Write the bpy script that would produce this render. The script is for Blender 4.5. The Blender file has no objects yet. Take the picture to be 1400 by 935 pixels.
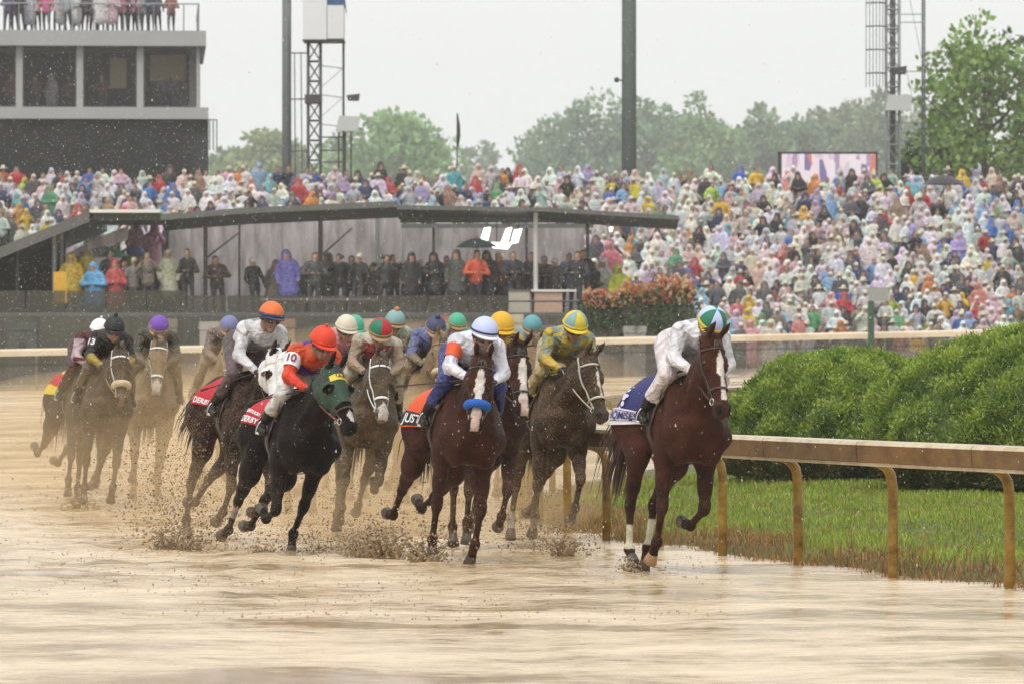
import bpy, bmesh, math, random
import numpy as np
from mathutils import Vector, Matrix, noise as mnoise
from mathutils.bvhtree import BVHTree

SC = bpy.context.scene
COL = SC.collection
R = math.radians

# ------------------------------------------------------------------ camera
CAMZ = 1.7            # eye height in metres
F = 7800.0            # focal length in photo pixels (1400 wide), about 200 mm
HORIZON = 500.0
cam_data = bpy.data.cameras.new('camera')
cam_data.sensor_width = 36.0
cam_data.lens = 36.0 * F / 1400.0
cam_data.shift_y = (HORIZON - 467.5) / 1400.0
cam_data.dof.use_dof = True               # long lens, focused on the leaders
cam_data.dof.focus_distance = 50.5
cam_data.dof.aperture_fstop = 8.0
cam_data.clip_start = 0.5
cam_data.clip_end = 6000.0
cam = bpy.data.objects.new('camera', cam_data)
cam.location = (0, 0, CAMZ)
cam.rotation_euler = (math.pi / 2, 0, 0)
COL.objects.link(cam)
SC.camera = cam

# ------------------------------------------------------------------ sky and sun: rain cloud, soft light
world = bpy.data.worlds.new('World')
SC.world = world
world.use_nodes = True
wt = world.node_tree
wt.nodes.clear()
sky = wt.nodes.new('ShaderNodeTexSky')
sky.sky_type = 'NISHITA'
sky.sun_disc = False
SUN_EL, SUN_AZ = R(58), R(205)
sky.sun_elevation = SUN_EL
sky.sun_rotation = SUN_AZ
sky.air_density = 1.5
sky.dust_density = 4.0
hs = wt.nodes.new('ShaderNodeHueSaturation')
hs.inputs['Saturation'].default_value = 0.12
cloud = wt.nodes.new('ShaderNodeMix'); cloud.data_type = 'RGBA'
cloud.inputs['Factor'].default_value = 0.86          # closed cloud cover over the clear sky
cloud.inputs['B'].default_value = (7.0, 7.05, 7.0, 1)
bg = wt.nodes.new('ShaderNodeBackground')
bg.inputs['Strength'].default_value = 0.10
wo = wt.nodes.new('ShaderNodeOutputWorld')
wt.links.new(sky.outputs['Color'], hs.inputs['Color'])
wt.links.new(hs.outputs['Color'], cloud.inputs['A'])
wt.links.new(cloud.outputs['Result'], bg.inputs['Color'])
wt.links.new(bg.outputs['Background'], wo.inputs['Surface'])
sun_data = bpy.data.lights.new('sun', 'SUN')
sun_data.energy = 1.5
sun_data.angle = R(25)
sun_data.color = (1.0, 0.965, 0.91)
sun = bpy.data.objects.new('sun', sun_data)
sun.rotation_euler = (R(90) - SUN_EL, 0, R(-25))
COL.objects.link(sun)
SC.view_settings.view_transform = 'Standard'
SC.view_settings.look = 'None'
SC.view_settings.exposure = 0.60
SC.view_settings.gamma = 1.0
SC.view_settings.use_curve_mapping = False
SC.render.engine = 'CYCLES'
SC.cycles.max_bounces = 6
SC.cycles.diffuse_bounces = 2
SC.cycles.glossy_bounces = 2
SC.cycles.transmission_bounces = 3
SC.cycles.volume_bounces = 1
SC.cycles.transparent_max_bounces = 6
SC.cycles.use_denoising = True

# ------------------------------------------------------------------ helpers
rng = random.Random(7)
nrg = np.random.default_rng(7)

def at(px, py, d):
    """world point seen at photo pixel (px, py) when it stands d metres down range"""
    return Vector(((px - 700.0) / F * d, d, CAMZ - (py - HORIZON) / F * d))

def sstep(a, b, x):
    t = np.clip((np.asarray(x, float) - a) / (b - a), 0, 1)
    return t * t * (3 - 2 * t)

def ground_z(x, y):
    """the track is banked: level along the inner rail, rising to the outer rail"""
    x = np.asarray(x, float); y = np.asarray(y, float)
    t = np.clip((y - 58.0) / (150.0 - 58.0), 0, 1.6)
    return t ** 1.25 * (1.18 + 0.012 * np.clip(x, -20, 25))

def gz(x, y):
    return float(ground_z(x, y))

def srgb(r, g, b):
    f = lambda c: (c / 255 / 12.92) if c / 255 <= 0.04045 else ((c / 255 + 0.055) / 1.055) ** 2.4
    return (f(r), f(g), f(b))

MATS = {}
def new_mat(name):
    m = bpy.data.materials.new(name)
    m.use_nodes = True
    return m, m.node_tree, m.node_tree.nodes['Principled BSDF']

def nn(nt, kind, **kw):
    n = nt.nodes.new(kind)
    for k, v in kw.items():
        if k in n.inputs: n.inputs[k].default_value = v
        else: setattr(n, k, v)
    return n

def mat(name, color, rough=0.6, metal=0.0, var=0.12, scale=8.0, bump=0.0, spec=0.5, emit=None):
    """plain painted / cloth / metal surface with a little mottling"""
    key = name
    if key in MATS: return MATS[key]
    m, nt, b = new_mat(name)
    tc = nn(nt, 'ShaderNodeTexCoord')
    nz = nn(nt, 'ShaderNodeTexNoise', Scale=scale, Detail=5.0, Roughness=0.6)
    nt.links.new(tc.outputs['Object'], nz.inputs['Vector'])
    mx = nn(nt, 'ShaderNodeMix', data_type='RGBA')
    mx.inputs['A'].default_value = (*[c * (1 - var) for c in color], 1)
    mx.inputs['B'].default_value = (*[min(1, c * (1 + var)) for c in color], 1)
    nt.links.new(nz.outputs['Fac'], mx.inputs['Factor'])
    nt.links.new(mx.outputs['Result'], b.inputs['Base Color'])
    b.inputs['Roughness'].default_value = rough
    b.inputs['Metallic'].default_value = metal
    b.inputs['Specular IOR Level'].default_value = spec
    if bump:
        bp = nn(nt, 'ShaderNodeBump', Strength=bump, Distance=0.02)
        nt.links.new(nz.outputs['Fac'], bp.inputs['Height'])
        nt.links.new(bp.outputs['Normal'], b.inputs['Normal'])
    if emit:
        b.inputs['Emission Color'].default_value = (*color, 1)
        b.inputs['Emission Strength'].default_value = emit
    MATS[key] = m
    return m

def obj(name, me, parent=None, m=None):
    o = bpy.data.objects.new(name, me)
    COL.objects.link(o)
    if parent is not None: o.parent = parent
    if m is not None and me is not None and not me.materials: me.materials.append(m)
    return o

def tag(o, label=None, cat=None, group=None, kind=None):
    if label: o['label'] = label
    if cat: o['category'] = cat
    if group: o['group'] = group
    if kind: o['kind'] = kind
    return o

def empty(name, loc=(0, 0, 0), rz=0.0, parent=None):
    o = bpy.data.objects.new(name, None)
    COL.objects.link(o)
    o.location = loc; o.rotation_euler = (0, 0, rz)
    if parent is not None: o.parent = parent
    return o

class MB:
    """collects simple shapes into one mesh"""
    def __init__(self):
        self.v, self.f, self.mi = [], [], []
    def add(self, vs, fs, mi=0):
        n = len(self.v)
        self.v.extend([tuple(p) for p in vs])
        self.f.extend([tuple(i + n for i in f) for f in fs])
        self.mi.extend([mi] * len(fs))
        return self
    def box(self, x0, x1, y0, y1, z0, z1, mi=0, M=None):
        vs = [Vector((x, y, z)) for z in (z0, z1) for y in (y0, y1) for x in (x0, x1)]
        if M is not None: vs = [M @ v for v in vs]
        return self.add(vs, [(0, 2, 3, 1), (4, 5, 7, 6), (0, 1, 5, 4), (2, 6, 7, 3), (0, 4, 6, 2), (1, 3, 7, 5)], mi)
    def tube(self, pts, rad, n=8, mi=0, caps=True, flat=1.0):
        pts = [Vector(p) for p in pts]
        if not hasattr(rad, '__len__'): rad = [rad] * len(pts)
        rings = []; up = None
        for i, p in enumerate(pts):
            t = (pts[min(i + 1, len(pts) - 1)] - pts[max(i - 1, 0)]).normalized()
            if up is None:
                up = Vector((0, 0, 1)) if abs(t.z) < 0.9 else Vector((1, 0, 0))
            s = t.cross(up).normalized(); up = s.cross(t).normalized()
            rings.append([p + s * (rad[i] * math.cos(2 * math.pi * k / n)) + up * (rad[i] * flat * math.sin(2 * math.pi * k / n)) for k in range(n)])
        vs = [v for r in rings for v in r]; fs = []
        for i in range(len(pts) - 1):
            for k in range(n):
                a, b = i * n + k, i * n + (k + 1) % n
                fs.append((a, b, b + n, a + n))
        if caps:
            fs.append(tuple(range(n - 1, -1, -1))); fs.append(tuple(range((len(pts) - 1) * n, len(pts) * n)))
        return self.add(vs, fs, mi)
    def strip(self, pts, side, w, th, mi=0):
        """flat strap along pts; side: lateral vectors"""
        vs = []; fs = []
        for i, p in enumerate(pts):
            p = Vector(p); t = (Vector(pts[min(i + 1, len(pts) - 1)]) - Vector(pts[max(i - 1, 0)])).normalized()
            s = Vector(side[i]).normalized(); n = t.cross(s).normalized()
            vs += [p - s * w / 2 - n * th / 2, p + s * w / 2 - n * th / 2, p + s * w / 2 + n * th / 2, p - s * w / 2 + n * th / 2]
        for i in range(len(pts) - 1):
            a = 4 * i
            for k in range(4):
                fs.append((a + k, a + (k + 1) % 4, a + 4 + (k + 1) % 4, a + 4 + k))
        e = 4 * (len(pts) - 1)
        fs += [(3, 2, 1, 0), (e, e + 1, e + 2, e + 3)]
        return self.add(vs, fs, mi)
    def sphere(self, c, r, nu=10, nv=6, mi=0, sc=(1, 1, 1), v0=0.0, v1=1.0):
        vs, fs = [], []
        for j in range(nv + 1):
            a = math.pi * (v0 + (v1 - v0) * j / nv)
            for i in range(nu):
                b = 2 * math.pi * i / nu
                vs.append((c[0] + r * sc[0] * math.sin(a) * math.cos(b), c[1] + r * sc[1] * math.sin(a) * math.sin(b), c[2] + r * sc[2] * math.cos(a)))
        for j in range(nv):
            for i in range(nu):
                a, b = j * nu + i, j * nu + (i + 1) % nu
                fs.append((a, a + nu, b + nu, b))
        return self.add(vs, fs, mi)
    def mesh(self, name, mats=(), smooth=False):
        me = bpy.data.meshes.new(name)
        me.from_pydata(self.v, [], self.f)
        for m in mats: me.materials.append(m)
        if any(self.mi): me.polygons.foreach_set('material_index', self.mi)
        if smooth: me.polygons.foreach_set('use_smooth', [True] * len(me.polygons))
        me.update()
        return me
    def build(self, name, mats, parent=None, smooth=False):
        if not isinstance(mats, (list, tuple)): mats = [mats]
        return obj(name, self.mesh(name, mats, smooth), parent)

def np_mesh(name, V, Fq, smooth=True, cols=None, mats=()):
    """mesh from numpy arrays (faces all of one size), optional point colours"""
    V = np.asarray(V, np.float32); Fq = np.asarray(Fq, np.int32)
    me = bpy.data.meshes.new(name)
    k = Fq.shape[1]
    me.vertices.add(len(V)); me.vertices.foreach_set('co', V.ravel())
    me.loops.add(Fq.size); me.loops.foreach_set('vertex_index', Fq.ravel())
    me.polygons.add(len(Fq)); me.polygons.foreach_set('loop_start', np.arange(0, Fq.size, k, dtype=np.int32))
    me.polygons.foreach_set('loop_total', np.full(len(Fq), k, np.int32))
    if smooth: me.polygons.foreach_set('use_smooth', np.ones(len(Fq), bool))
    me.update(calc_edges=True)
    if cols is not None:
        a = me.color_attributes.new('Col', 'FLOAT_COLOR', 'POINT')
        c = np.ones((len(V), 4), np.float32); c[:, :3] = cols
        a.data.foreach_set('color', c.ravel())
    for m in mats: me.materials.append(m)
    return me

def text_mesh(s, size=1.0, extrude=0.0, bold=0.0):
    cu = bpy.data.curves.new('lettering', 'FONT')
    cu.body = s; cu.size = size; cu.extrude = extrude; cu.offset = bold
    cu.align_x = 'CENTER'; cu.align_y = 'CENTER'
    o = bpy.data.objects.new('lettering', cu); COL.objects.link(o)
    me = bpy.data.meshes.new_from_object(o.evaluated_get(bpy.context.evaluated_depsgraph_get()))
    bpy.data.objects.remove(o)
    return me

# ------------------------------------------------------------------ organic bodies: blended tapered limbs meshed as one continuous skin
class Field:
    def __init__(self, lo, hi, h):
        self.h = h
        self.lo = np.array(lo, np.float32)
        n = np.ceil((np.array(hi) - self.lo) / h).astype(int) + 1
        self.x, self.y, self.z = [self.lo[i] + h * np.arange(n[i], dtype=np.float32) for i in range(3)]
        self.f = np.full(n, 0.5, np.float32)
        self.prims = []
    @staticmethod
    def dist(px, py, pz, a, b, ra, rb, w):
        bx, by, bz = b[0] - a[0], b[1] - a[1], b[2] - a[2]
        l2 = bx * bx + by * by / (w * w) + bz * bz + 1e-9
        dx, dy, dz = px - a[0], (py - a[1]) / w, pz - a[2]
        t = np.clip((dx * bx + dy * by / w + dz * bz) / l2, 0, 1)
        q = (dx - t * bx) ** 2 + (dy - t * by / w) ** 2 + (dz - t * bz) ** 2
        return (np.sqrt(q) - (ra + (rb - ra) * t)) * min(1.0, w)
    def cone(self, a, b, ra, rb, k=0.05, w=1.0, tagid=0, sub=False):
        a = [float(v) for v in a]; b = [float(v) for v in b]
        m = max(ra, rb) + k + 2.5 * self.h
        mw = max(ra, rb) * w + k + 2.5 * self.h
        s = []
        for ax, arr in ((0, self.x), (1, self.y), (2, self.z)):
            mm = mw if ax == 1 else m
            i0 = np.searchsorted(arr, min(a[ax], b[ax]) - mm); i1 = np.searchsorted(arr, max(a[ax], b[ax]) + mm)
            s.append(slice(max(i0, 0), i1))
        d = self.dist(self.x[s[0]][:, None, None], self.y[s[1]][None, :, None], self.z[s[2]][None, None, :], a, b, ra, rb, w)
        g = self.f[s[0], s[1], s[2]]
        if sub:
            hh = np.maximum(k - np.abs(g + d), 0) / k
            self.f[s[0], s[1], s[2]] = np.maximum(g, -d) + hh * hh * k * 0.25
        else:
            hh = np.maximum(k - np.abs(g - d), 0) / k
            self.f[s[0], s[1], s[2]] = np.minimum(g, d) - hh * hh * k * 0.25
            self.prims.append((a, b, ra, rb, w, tagid))
    def pair(self, a, b, ra, rb, **kw):
        self.cone(a, b, ra, rb, **kw)
        self.cone((a[0], -a[1], a[2]), (b[0], -b[1], b[2]), ra, rb, **kw)
    def surface(self, smooth=1):
        f = self.f; s = f < 0
        n = np.array(f.shape)
        c = [s[i:n[0] - 1 + i, j:n[1] - 1 + j, k:n[2] - 1 + k] for i in (0, 1) for j in (0, 1) for k in (0, 1)]
        cnt = sum(a.astype(np.int8) for a in c)
        act = (cnt > 0) & (cnt < 8)
        I = np.argwhere(act)
        vid = np.full(act.shape, -1, np.int64); vid[act] = np.arange(len(I))
        val = np.stack([f[I[:, 0] + i, I[:, 1] + j, I[:, 2] + k] for i in (0, 1) for j in (0, 1) for k in (0, 1)], 1)
        cr = np.array([(i, j, k) for i in (0, 1) for j in (0, 1) for k in (0, 1)], np.float32)
        acc = np.zeros((len(I), 3), np.float32); wsum = np.zeros(len(I), np.float32)
        for a in range(8):
            for b in range(a + 1, 8):
                if np.abs(cr[a] - cr[b]).sum() != 1: continue
                va, vb = val[:, a], val[:, b]
                m = (va < 0) != (vb < 0)
                t = np.where(m, va / np.where(m, va - vb, 1), 0)[:, None]
                acc += np.where(m[:, None], cr[a] + (cr[b] - cr[a]) * t, 0); wsum += m
        V = self.lo + self.h * (I + acc / wsum[:, None])
        faces = []
        for ax in range(3):
            sl0 = [slice(1, n[i] - 1) for i in range(3)]; sl1 = list(sl0)
            sl0[ax] = slice(0, n[ax] - 1); sl1[ax] = slice(1, n[ax])
            a, b = s[tuple(sl0)], s[tuple(sl1)]
            ch = a != b
            P = np.argwhere(ch)
            off = np.array([1, 1, 1]); off[ax] = 0
            P = P + off
            u, v = [(1, 2), (2, 0), (0, 1)][ax]
            def q(du, dv):
                Q = P.copy(); Q[:, u] += du; Q[:, v] += dv
                return vid[Q[:, 0], Q[:, 1], Q[:, 2]]
            q4 = np.stack([q(-1, -1), q(0, -1), q(0, 0), q(-1, 0)], 1)
            flip = ~a[ch]
            q4[flip] = q4[flip][:, ::-1]
            faces.append(q4)
        Fq = np.concatenate(faces)
        Fq = Fq[(Fq >= 0).all(1)]
        for _ in range(smooth):
            A = np.zeros_like(V); W = np.zeros(len(V), np.float32)
            for i in range(4):
                p, q_ = Fq[:, i], Fq[:, (i + 1) % 4]
                np.add.at(A, p, V[q_]); np.add.at(W, p, 1); np.add.at(A, q_, V[p]); np.add.at(W, q_, 1)
            V = V * 0.5 + 0.5 * A / np.maximum(W, 1)[:, None]
        return V, Fq
    def tags(self, V):
        best = np.full(len(V), 9.0); t = np.zeros(len(V), int)
        for a, b, ra, rb, w, tg in self.prims:
            d = self.dist(V[:, 0], V[:, 1], V[:, 2], a, b, ra, rb, w)
            m = d < best
            best[m] = d[m]; t[m] = tg
        return t

# ------------------------------------------------------------------ horse and jockey materials
def coat_material():
    m, nt, b = new_mat('wet_horse_coat')
    at_ = nn(nt, 'ShaderNodeAttribute', attribute_name='Col')
    tc = nn(nt, 'ShaderNodeTexCoord')
    n1 = nn(nt, 'ShaderNodeTexNoise', Scale=7.0, Detail=6.0, Roughness=0.65)
    n2 = nn(nt, 'ShaderNodeTexNoise', Scale=75.0, Detail=3.0, Roughness=0.7)
    nt.links.new(tc.outputs['Object'], n1.inputs['Vector']); nt.links.new(tc.outputs['Object'], n2.inputs['Vector'])
    var = nn(nt, 'ShaderNodeMapRange'); var.inputs['From Min'].default_value = 0.3; var.inputs['From Max'].default_value = 0.7
    var.inputs['To Min'].default_value = 0.55; var.inputs['To Max'].default_value = 1.35
    nt.links.new(n1.outputs['Fac'], var.inputs['Value'])
    mul = nn(nt, 'ShaderNodeVectorMath', operation='SCALE')
    nt.links.new(at_.outputs['Color'], mul.inputs[0]); nt.links.new(var.outputs['Result'], mul.inputs['Scale'])
    # thrown mud: dabs and specks
    ma = nn(nt, 'ShaderNodeAttribute', attribute_name='mud')
    sp = nn(nt, 'ShaderNodeMath', operation='ADD'); nt.links.new(n2.outputs['Fac'], sp.inputs[0])
    n1s = nn(nt, 'ShaderNodeMath', operation='MULTIPLY'); n1s.inputs[1].default_value = 0.45
    nt.links.new(n1.outputs['Fac'], n1s.inputs[0]); nt.links.new(n1s.outputs[0], sp.inputs[1])
    add = nn(nt, 'ShaderNodeMath', operation='ADD'); nt.links.new(sp.outputs[0], add.inputs[0]); nt.links.new(ma.outputs['Fac'], add.inputs[1])
    mk = nn(nt, 'ShaderNodeMapRange'); mk.inputs['From Min'].default_value = 0.90; mk.inputs['From Max'].default_value = 1.16
    mk.inputs['To Max'].default_value = 0.85
    nt.links.new(add.outputs[0], mk.inputs['Value'])
    mx = nn(nt, 'ShaderNodeMix', data_type='RGBA')
    nt.links.new(mk.outputs['Result'], mx.inputs['Factor']); nt.links.new(mul.outputs['Vector'], mx.inputs['A'])
    mx.inputs['B'].default_value = (0.30, 0.215, 0.13, 1)
    nt.links.new(mx.outputs['Result'], b.inputs['Base Color'])
    rr = nn(nt, 'ShaderNodeMapRange'); rr.inputs['From Min'].default_value = 0.35; rr.inputs['From Max'].default_value = 0.65; rr.inputs['To Min'].default_value = 0.34; rr.inputs['To Max'].default_value = 0.62
    nt.links.new(n1.outputs['Fac'], rr.inputs['Value']); nt.links.new(rr.outputs['Result'], b.inputs['Roughness'])
    b.inputs['Specular IOR Level'].default_value = 0.09
    # muscle and wet hair relief
    n4 = nn(nt, 'ShaderNodeTexNoise', Scale=11.0, Detail=4.0, Roughness=0.6, Distortion=0.6); nt.links.new(tc.outputs['Object'], n4.inputs['Vector'])
    hh = nn(nt, 'ShaderNodeMath', operation='MULTIPLY_ADD'); hh.inputs[1].default_value = 2.2; nt.links.new(n4.outputs['Fac'], hh.inputs[0]); nt.links.new(sp.outputs[0], hh.inputs[2])
    bp = nn(nt, 'ShaderNodeBump', Strength=0.75, Distance=0.022)
    nt.links.new(hh.outputs[0], bp.inputs['Height']); nt.links.new(bp.outputs['Normal'], b.inputs['Normal'])
    return m
M_COAT = coat_material()

def cloth_material():
    """racing silks, breeches, boots and skin: point colours, cloth folds, mud specks"""
    m, nt, b = new_mat('racing_silks')
    at_ = nn(nt, 'ShaderNodeAttribute', attribute_name='Col')
    ma = nn(nt, 'ShaderNodeAttribute', attribute_name='mud')
    tc = nn(nt, 'ShaderNodeTexCoord')
    n1 = nn(nt, 'ShaderNodeTexNoise', Scale=8.0, Detail=2.5, Distortion=1.0)
    n2 = nn(nt, 'ShaderNodeTexNoise', Scale=110.0, Detail=2.0)
    nt.links.new(tc.outputs['Object'], n1.inputs['Vector']); nt.links.new(tc.outputs['Object'], n2.inputs['Vector'])
    add = nn(nt, 'ShaderNodeMath', operation='ADD'); nt.links.new(n2.outputs['Fac'], add.inputs[0]); nt.links.new(ma.outputs['Fac'], add.inputs[1])
    mk = nn(nt, 'ShaderNodeMapRange'); mk.inputs['From Min'].default_value = 0.72; mk.inputs['From Max'].default_value = 0.9; mk.inputs['To Max'].default_value = 0.8
    nt.links.new(add.outputs[0], mk.inputs['Value'])
    mx = nn(nt, 'ShaderNodeMix', data_type='RGBA')
    nt.links.new(mk.outputs['Result'], mx.inputs['Factor'])
    wet = nn(nt, 'ShaderNodeMapRange'); wet.inputs['From Min'].default_value = 0.32; wet.inputs['From Max'].default_value = 0.62; wet.inputs['To Min'].default_value = 0.68; wet.inputs['To Max'].default_value = 1.04
    nt.links.new(n1.outputs['Fac'], wet.inputs['Value'])
    wsc = nn(nt, 'ShaderNodeVectorMath', operation='SCALE'); nt.links.new(at_.outputs['Color'], wsc.inputs[0]); nt.links.new(wet.outputs['Result'], wsc.inputs['Scale'])
    nt.links.new(wsc.outputs['Vector'], mx.inputs['A'])
    mx.inputs['B'].default_value = (0.30, 0.215, 0.13, 1)
    nt.links.new(mx.outputs['Result'], b.inputs['Base Color'])
    b.inputs['Roughness'].default_value = 0.5
    b.inputs['Specular IOR Level'].default_value = 0.3
    bp = nn(nt, 'ShaderNodeBump', Strength=1.0, Distance=0.065)
    nt.links.new(n1.outputs['Fac'], bp.inputs['Height']); nt.links.new(bp.outputs['Normal'], b.inputs['Normal'])
    return m
M_SILK = cloth_material()
M_HOOF = mat('hoof_horn', (0.07, 0.055, 0.045), 0.45, var=0.4, scale=30)
M_EYE = mat('horse_eye', (0.012, 0.008, 0.006), 0.08)
M_LEATHER = mat('dark_leather', (0.035, 0.02, 0.014), 0.45, var=0.3)
M_WHITESTRAP = mat('white_strap', (0.62, 0.58, 0.52), 0.6, var=0.3, scale=20)
M_STEEL = mat('stirrup_steel', (0.55, 0.55, 0.55), 0.3, metal=0.9)
M_HAIRDK = mat('dark_horse_hair', (0.025, 0.016, 0.012), 0.5, var=0.4, scale=15)
M_GLOVE = mat('black_glove', (0.02, 0.02, 0.022), 0.6)
M_WHIP = mat('whip_black', (0.015, 0.015, 0.018), 0.5)
M_LENS = mat('goggle_lens', (0.05, 0.04, 0.035), 0.12)

def dvec(deg):
    return np.array([math.sin(R(deg)), 0, -math.cos(R(deg))])

HS = 1.12      # head size
STAND = dict(F=(-50, 0, 0, 30), H=(30, -40, 2, 35))

class Horse:
    """forward +X, left +Y, up +Z; pose angles in degrees from straight down, positive forwards"""
    def __init__(self, legs, neck=42, nyaw=0, head=55, hyaw=0, hroll=0, pitch=0, air=0.0, h=0.015, stretch=0.0):
        self.h = h
        self.legs = legs
        # ---- joints
        J = self.J = {}
        for key, (a0, a1, a2, a3) in legs.items():
            sy = 1 if key[0] == 'L' else -1
            if key[1] == 'F':
                S = np.array([0.56, sy * 0.13, 1.14])
                E = S + 0.27 * dvec(a0); E[1] = sy * 0.18
                K = E + 0.44 * dvec(a1); K[1] = sy * 0.165
                Fk = K + 0.30 * dvec(a2); Fk[1] = sy * 0.155
                P = Fk + 0.125 * dvec(a3)
                J[key] = [S, E, K, Fk, P]
            else:
                S = np.array([-0.50, sy * 0.13, 1.24])
                E = S + 0.38 * dvec(a0); E[1] = sy * 0.185
                K = E + 0.46 * dvec(a1); K[1] = sy * 0.14
                Fk = K + 0.37 * dvec(a2); Fk[1] = sy * 0.125
                P = Fk + 0.125 * dvec(a3)
                J[key] = [S, E, K, Fk, P]
        # neck and head frames
        na, ny = R(neck), R(nyaw)
        self.nb = np.array([0.50, 0, 1.40])
        nd = np.array([math.cos(na) * math.cos(ny), math.cos(na) * math.sin(ny), math.sin(na)])
        self.poll = self.nb + 0.78 * nd + np.array([0, 0, 0.03])
        ha, hy = R(head), R(nyaw + hyaw)
        e = np.array([math.cos(ha) * math.cos(hy), math.cos(ha) * math.sin(hy), -math.sin(ha)])
        n = np.array([math.sin(ha) * math.cos(hy), math.sin(ha) * math.sin(hy), math.cos(ha)])
        l = np.cross(n, e); l /= np.linalg.norm(l)
        if hroll:
            c, s = math.cos(R(hroll)), math.sin(R(hroll))
            n, l = n * c + l * s, l * c - n * s
        self.e, self.n, self.l = e, n, l
        self.nd = nd
        # pitch the whole skeleton about the trunk centre and drop it so the lowest hoof meets the ground
        self.pitch = pitch
        low = min((self._p(j[4]) [2] for j in J.values())) - 0.075
        self.dz = -low + air
        self.build_field()
    def _p(self, v):
        c, s = math.cos(R(self.pitch)), math.sin(R(self.pitch))
        x, y, z = v
        z0 = z - 1.2
        return np.array([x * c - z0 * s, y, x * s + z0 * c + 1.2])
    def W(self, v):
        """rest-space point to horse space"""
        q = self._p(np.asarray(v, float)); q[2] += self.dz
        return q
    def H(self, t, n=0.0, l=0.0):
        """point in head coordinates: t from poll to muzzle, n out of the forehead, l to the left"""
        return self.W(self.poll + (self.e * t + self.n * n + self.l * l) * HS)
    def build_field(self):
        W = self.W
        J = {k: [W(p) for p in v] for k, v in self.J.items()}
        self.JW = J
        pts = [p for v in J.values() for p in v] + [self.H(0.66), self.H(0, 0.2), self.H(0.1, -0.3), W((-0.95, 0, 1.2)), W((0.5, 0, 1.75))]
        pts = np.array(pts)
        lo = pts.min(0) - [0.14, 0.14, 0.06]; hi = pts.max(0) + [0.14, 0.14, 0.12]
        lo[1] = min(lo[1], -0.38); hi[1] = max(hi[1], 0.38); lo[2] = max(lo[2], -0.03)
        f = self.field = Field(lo, hi, self.h)
        def C(a, b, ra, rb, k=0.06, w=1.0, tg=0): f.cone(W(a), W(b), ra, rb, k=k, w=w, tagid=tg)
        def C2(a, b, ra, rb, k=0.06, w=1.0, tg=0):
            C(a, b, ra, rb, k, w, tg)
            C((a[0], -a[1], a[2]), (b[0], -b[1], b[2]), ra, rb, k, w, tg)
        # trunk
        C((0.42, 0, 1.25), (0.10, 0, 1.225), 0.325, 0.328, w=0.68)
        C((0.12, 0, 1.23), (-0.22, 0, 1.29), 0.318, 0.255, w=0.80)
        C((-0.20, 0, 1.31), (-0.52, 0, 1.34), 0.245, 0.245, w=0.92)
        C((-0.50, 0, 1.36), (-0.74, 0, 1.33), 0.215, 0.12, w=0.9)
        C((0.46, 0, 1.56), (0.10, 0, 1.47), 0.075, 0.07, k=0.10)
        C((0.1, 0, 1.45), (-0.45, 0, 1.51), 0.08, 0.09, k=0.10)
        C((0.55, 0, 1.20), (0.50, 0, 1.08), 0.16, 0.16, w=1.15)
        C2((0.655, 0.105, 1.19), (0.58, 0.125, 0.99), 0.118, 0.10, k=0.022)
        C2((0.36, 0.11, 1.48), (0.58, 0.185, 1.14), 0.11, 0.12, k=0.045)
        C2((0.20, 0.16, 1.18), (0.40, 0.18, 1.08), 0.13, 0.10, k=0.05)
        C2((-0.40, 0.13, 1.34), (-0.50, 0.15, 1.20), 0.17, 0.20)
        C2((-0.67, 0.10, 1.30), (-0.64, 0.12, 1.14), 0.12, 0.10)
        C2((0.26, 0.165, 1.30), (0.41, 0.20, 1.06), 0.095, 0.085, k=0.025)
        C2((-0.30, 0.17, 1.28), (-0.36, 0.19, 1.05), 0.11, 0.10, k=0.03)
        # grooves: breast cleft, shoulder edge, girth groove behind the elbow, flank
        def G(a, b, r, k): f.cone(W(a), W(b), r, r, k=k, sub=True); f.cone(W((a[0], -a[1], a[2])), W((b[0], -b[1], b[2])), r, r, k=k, sub=True)
        G((0.825, 0.0, 1.24), (0.72, 0.0, 0.95), 0.03, 0.07)
        G((0.60, 0.245, 1.46), (0.76, 0.215, 1.22), 0.022, 0.06)
        G((0.30, 0.315, 1.42), (0.42, 0.30, 1.20), 0.02, 0.06)
        G((-0.20, 0.315, 1.38), (-0.24, 0.305, 1.12), 0.03, 0.09)
        # neck
        nb, po, nd = self.nb, self.poll, self.nd
        n0 = nb + np.array([0.02, 0, -0.12]); nm = nb + nd * 0.42 + np.array([0, 0, -0.055]); nt_ = po + self.e * 0.05 - nd * 0.05 + np.array([0, 0, -0.08])
        C(n0, nm, 0.225, 0.165, k=0.08, w=0.60)
        C(nm, nt_, 0.165, 0.105, k=0.08, w=0.66)
        C(nb + np.array([-0.02, 0, 0.10]), nb + nd * 0.40 + np.array([0, 0, 0.06]), 0.06, 0.06, k=0.10)
        C(nb + nd * 0.40 + np.array([0, 0, 0.06]), po + np.array([0, 0, -0.03]), 0.06, 0.05, k=0.08)
        lat = np.array([-nd[1], nd[0], 0.0])
        for s in (-1, 1):
            C(nb + np.array([0.10, s * 0.13, -0.13]), nb + nd * 0.62 + lat * s * 0.062 + np.array([0, 0, -0.10]), 0.058, 0.046, k=0.03)
            C(nb + np.array([0.0, s * 0.11, 0.02]), nb + nd * 0.55 + lat * s * 0.05 + np.array([0, 0, 0.02]), 0.065, 0.045, k=0.04)
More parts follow.
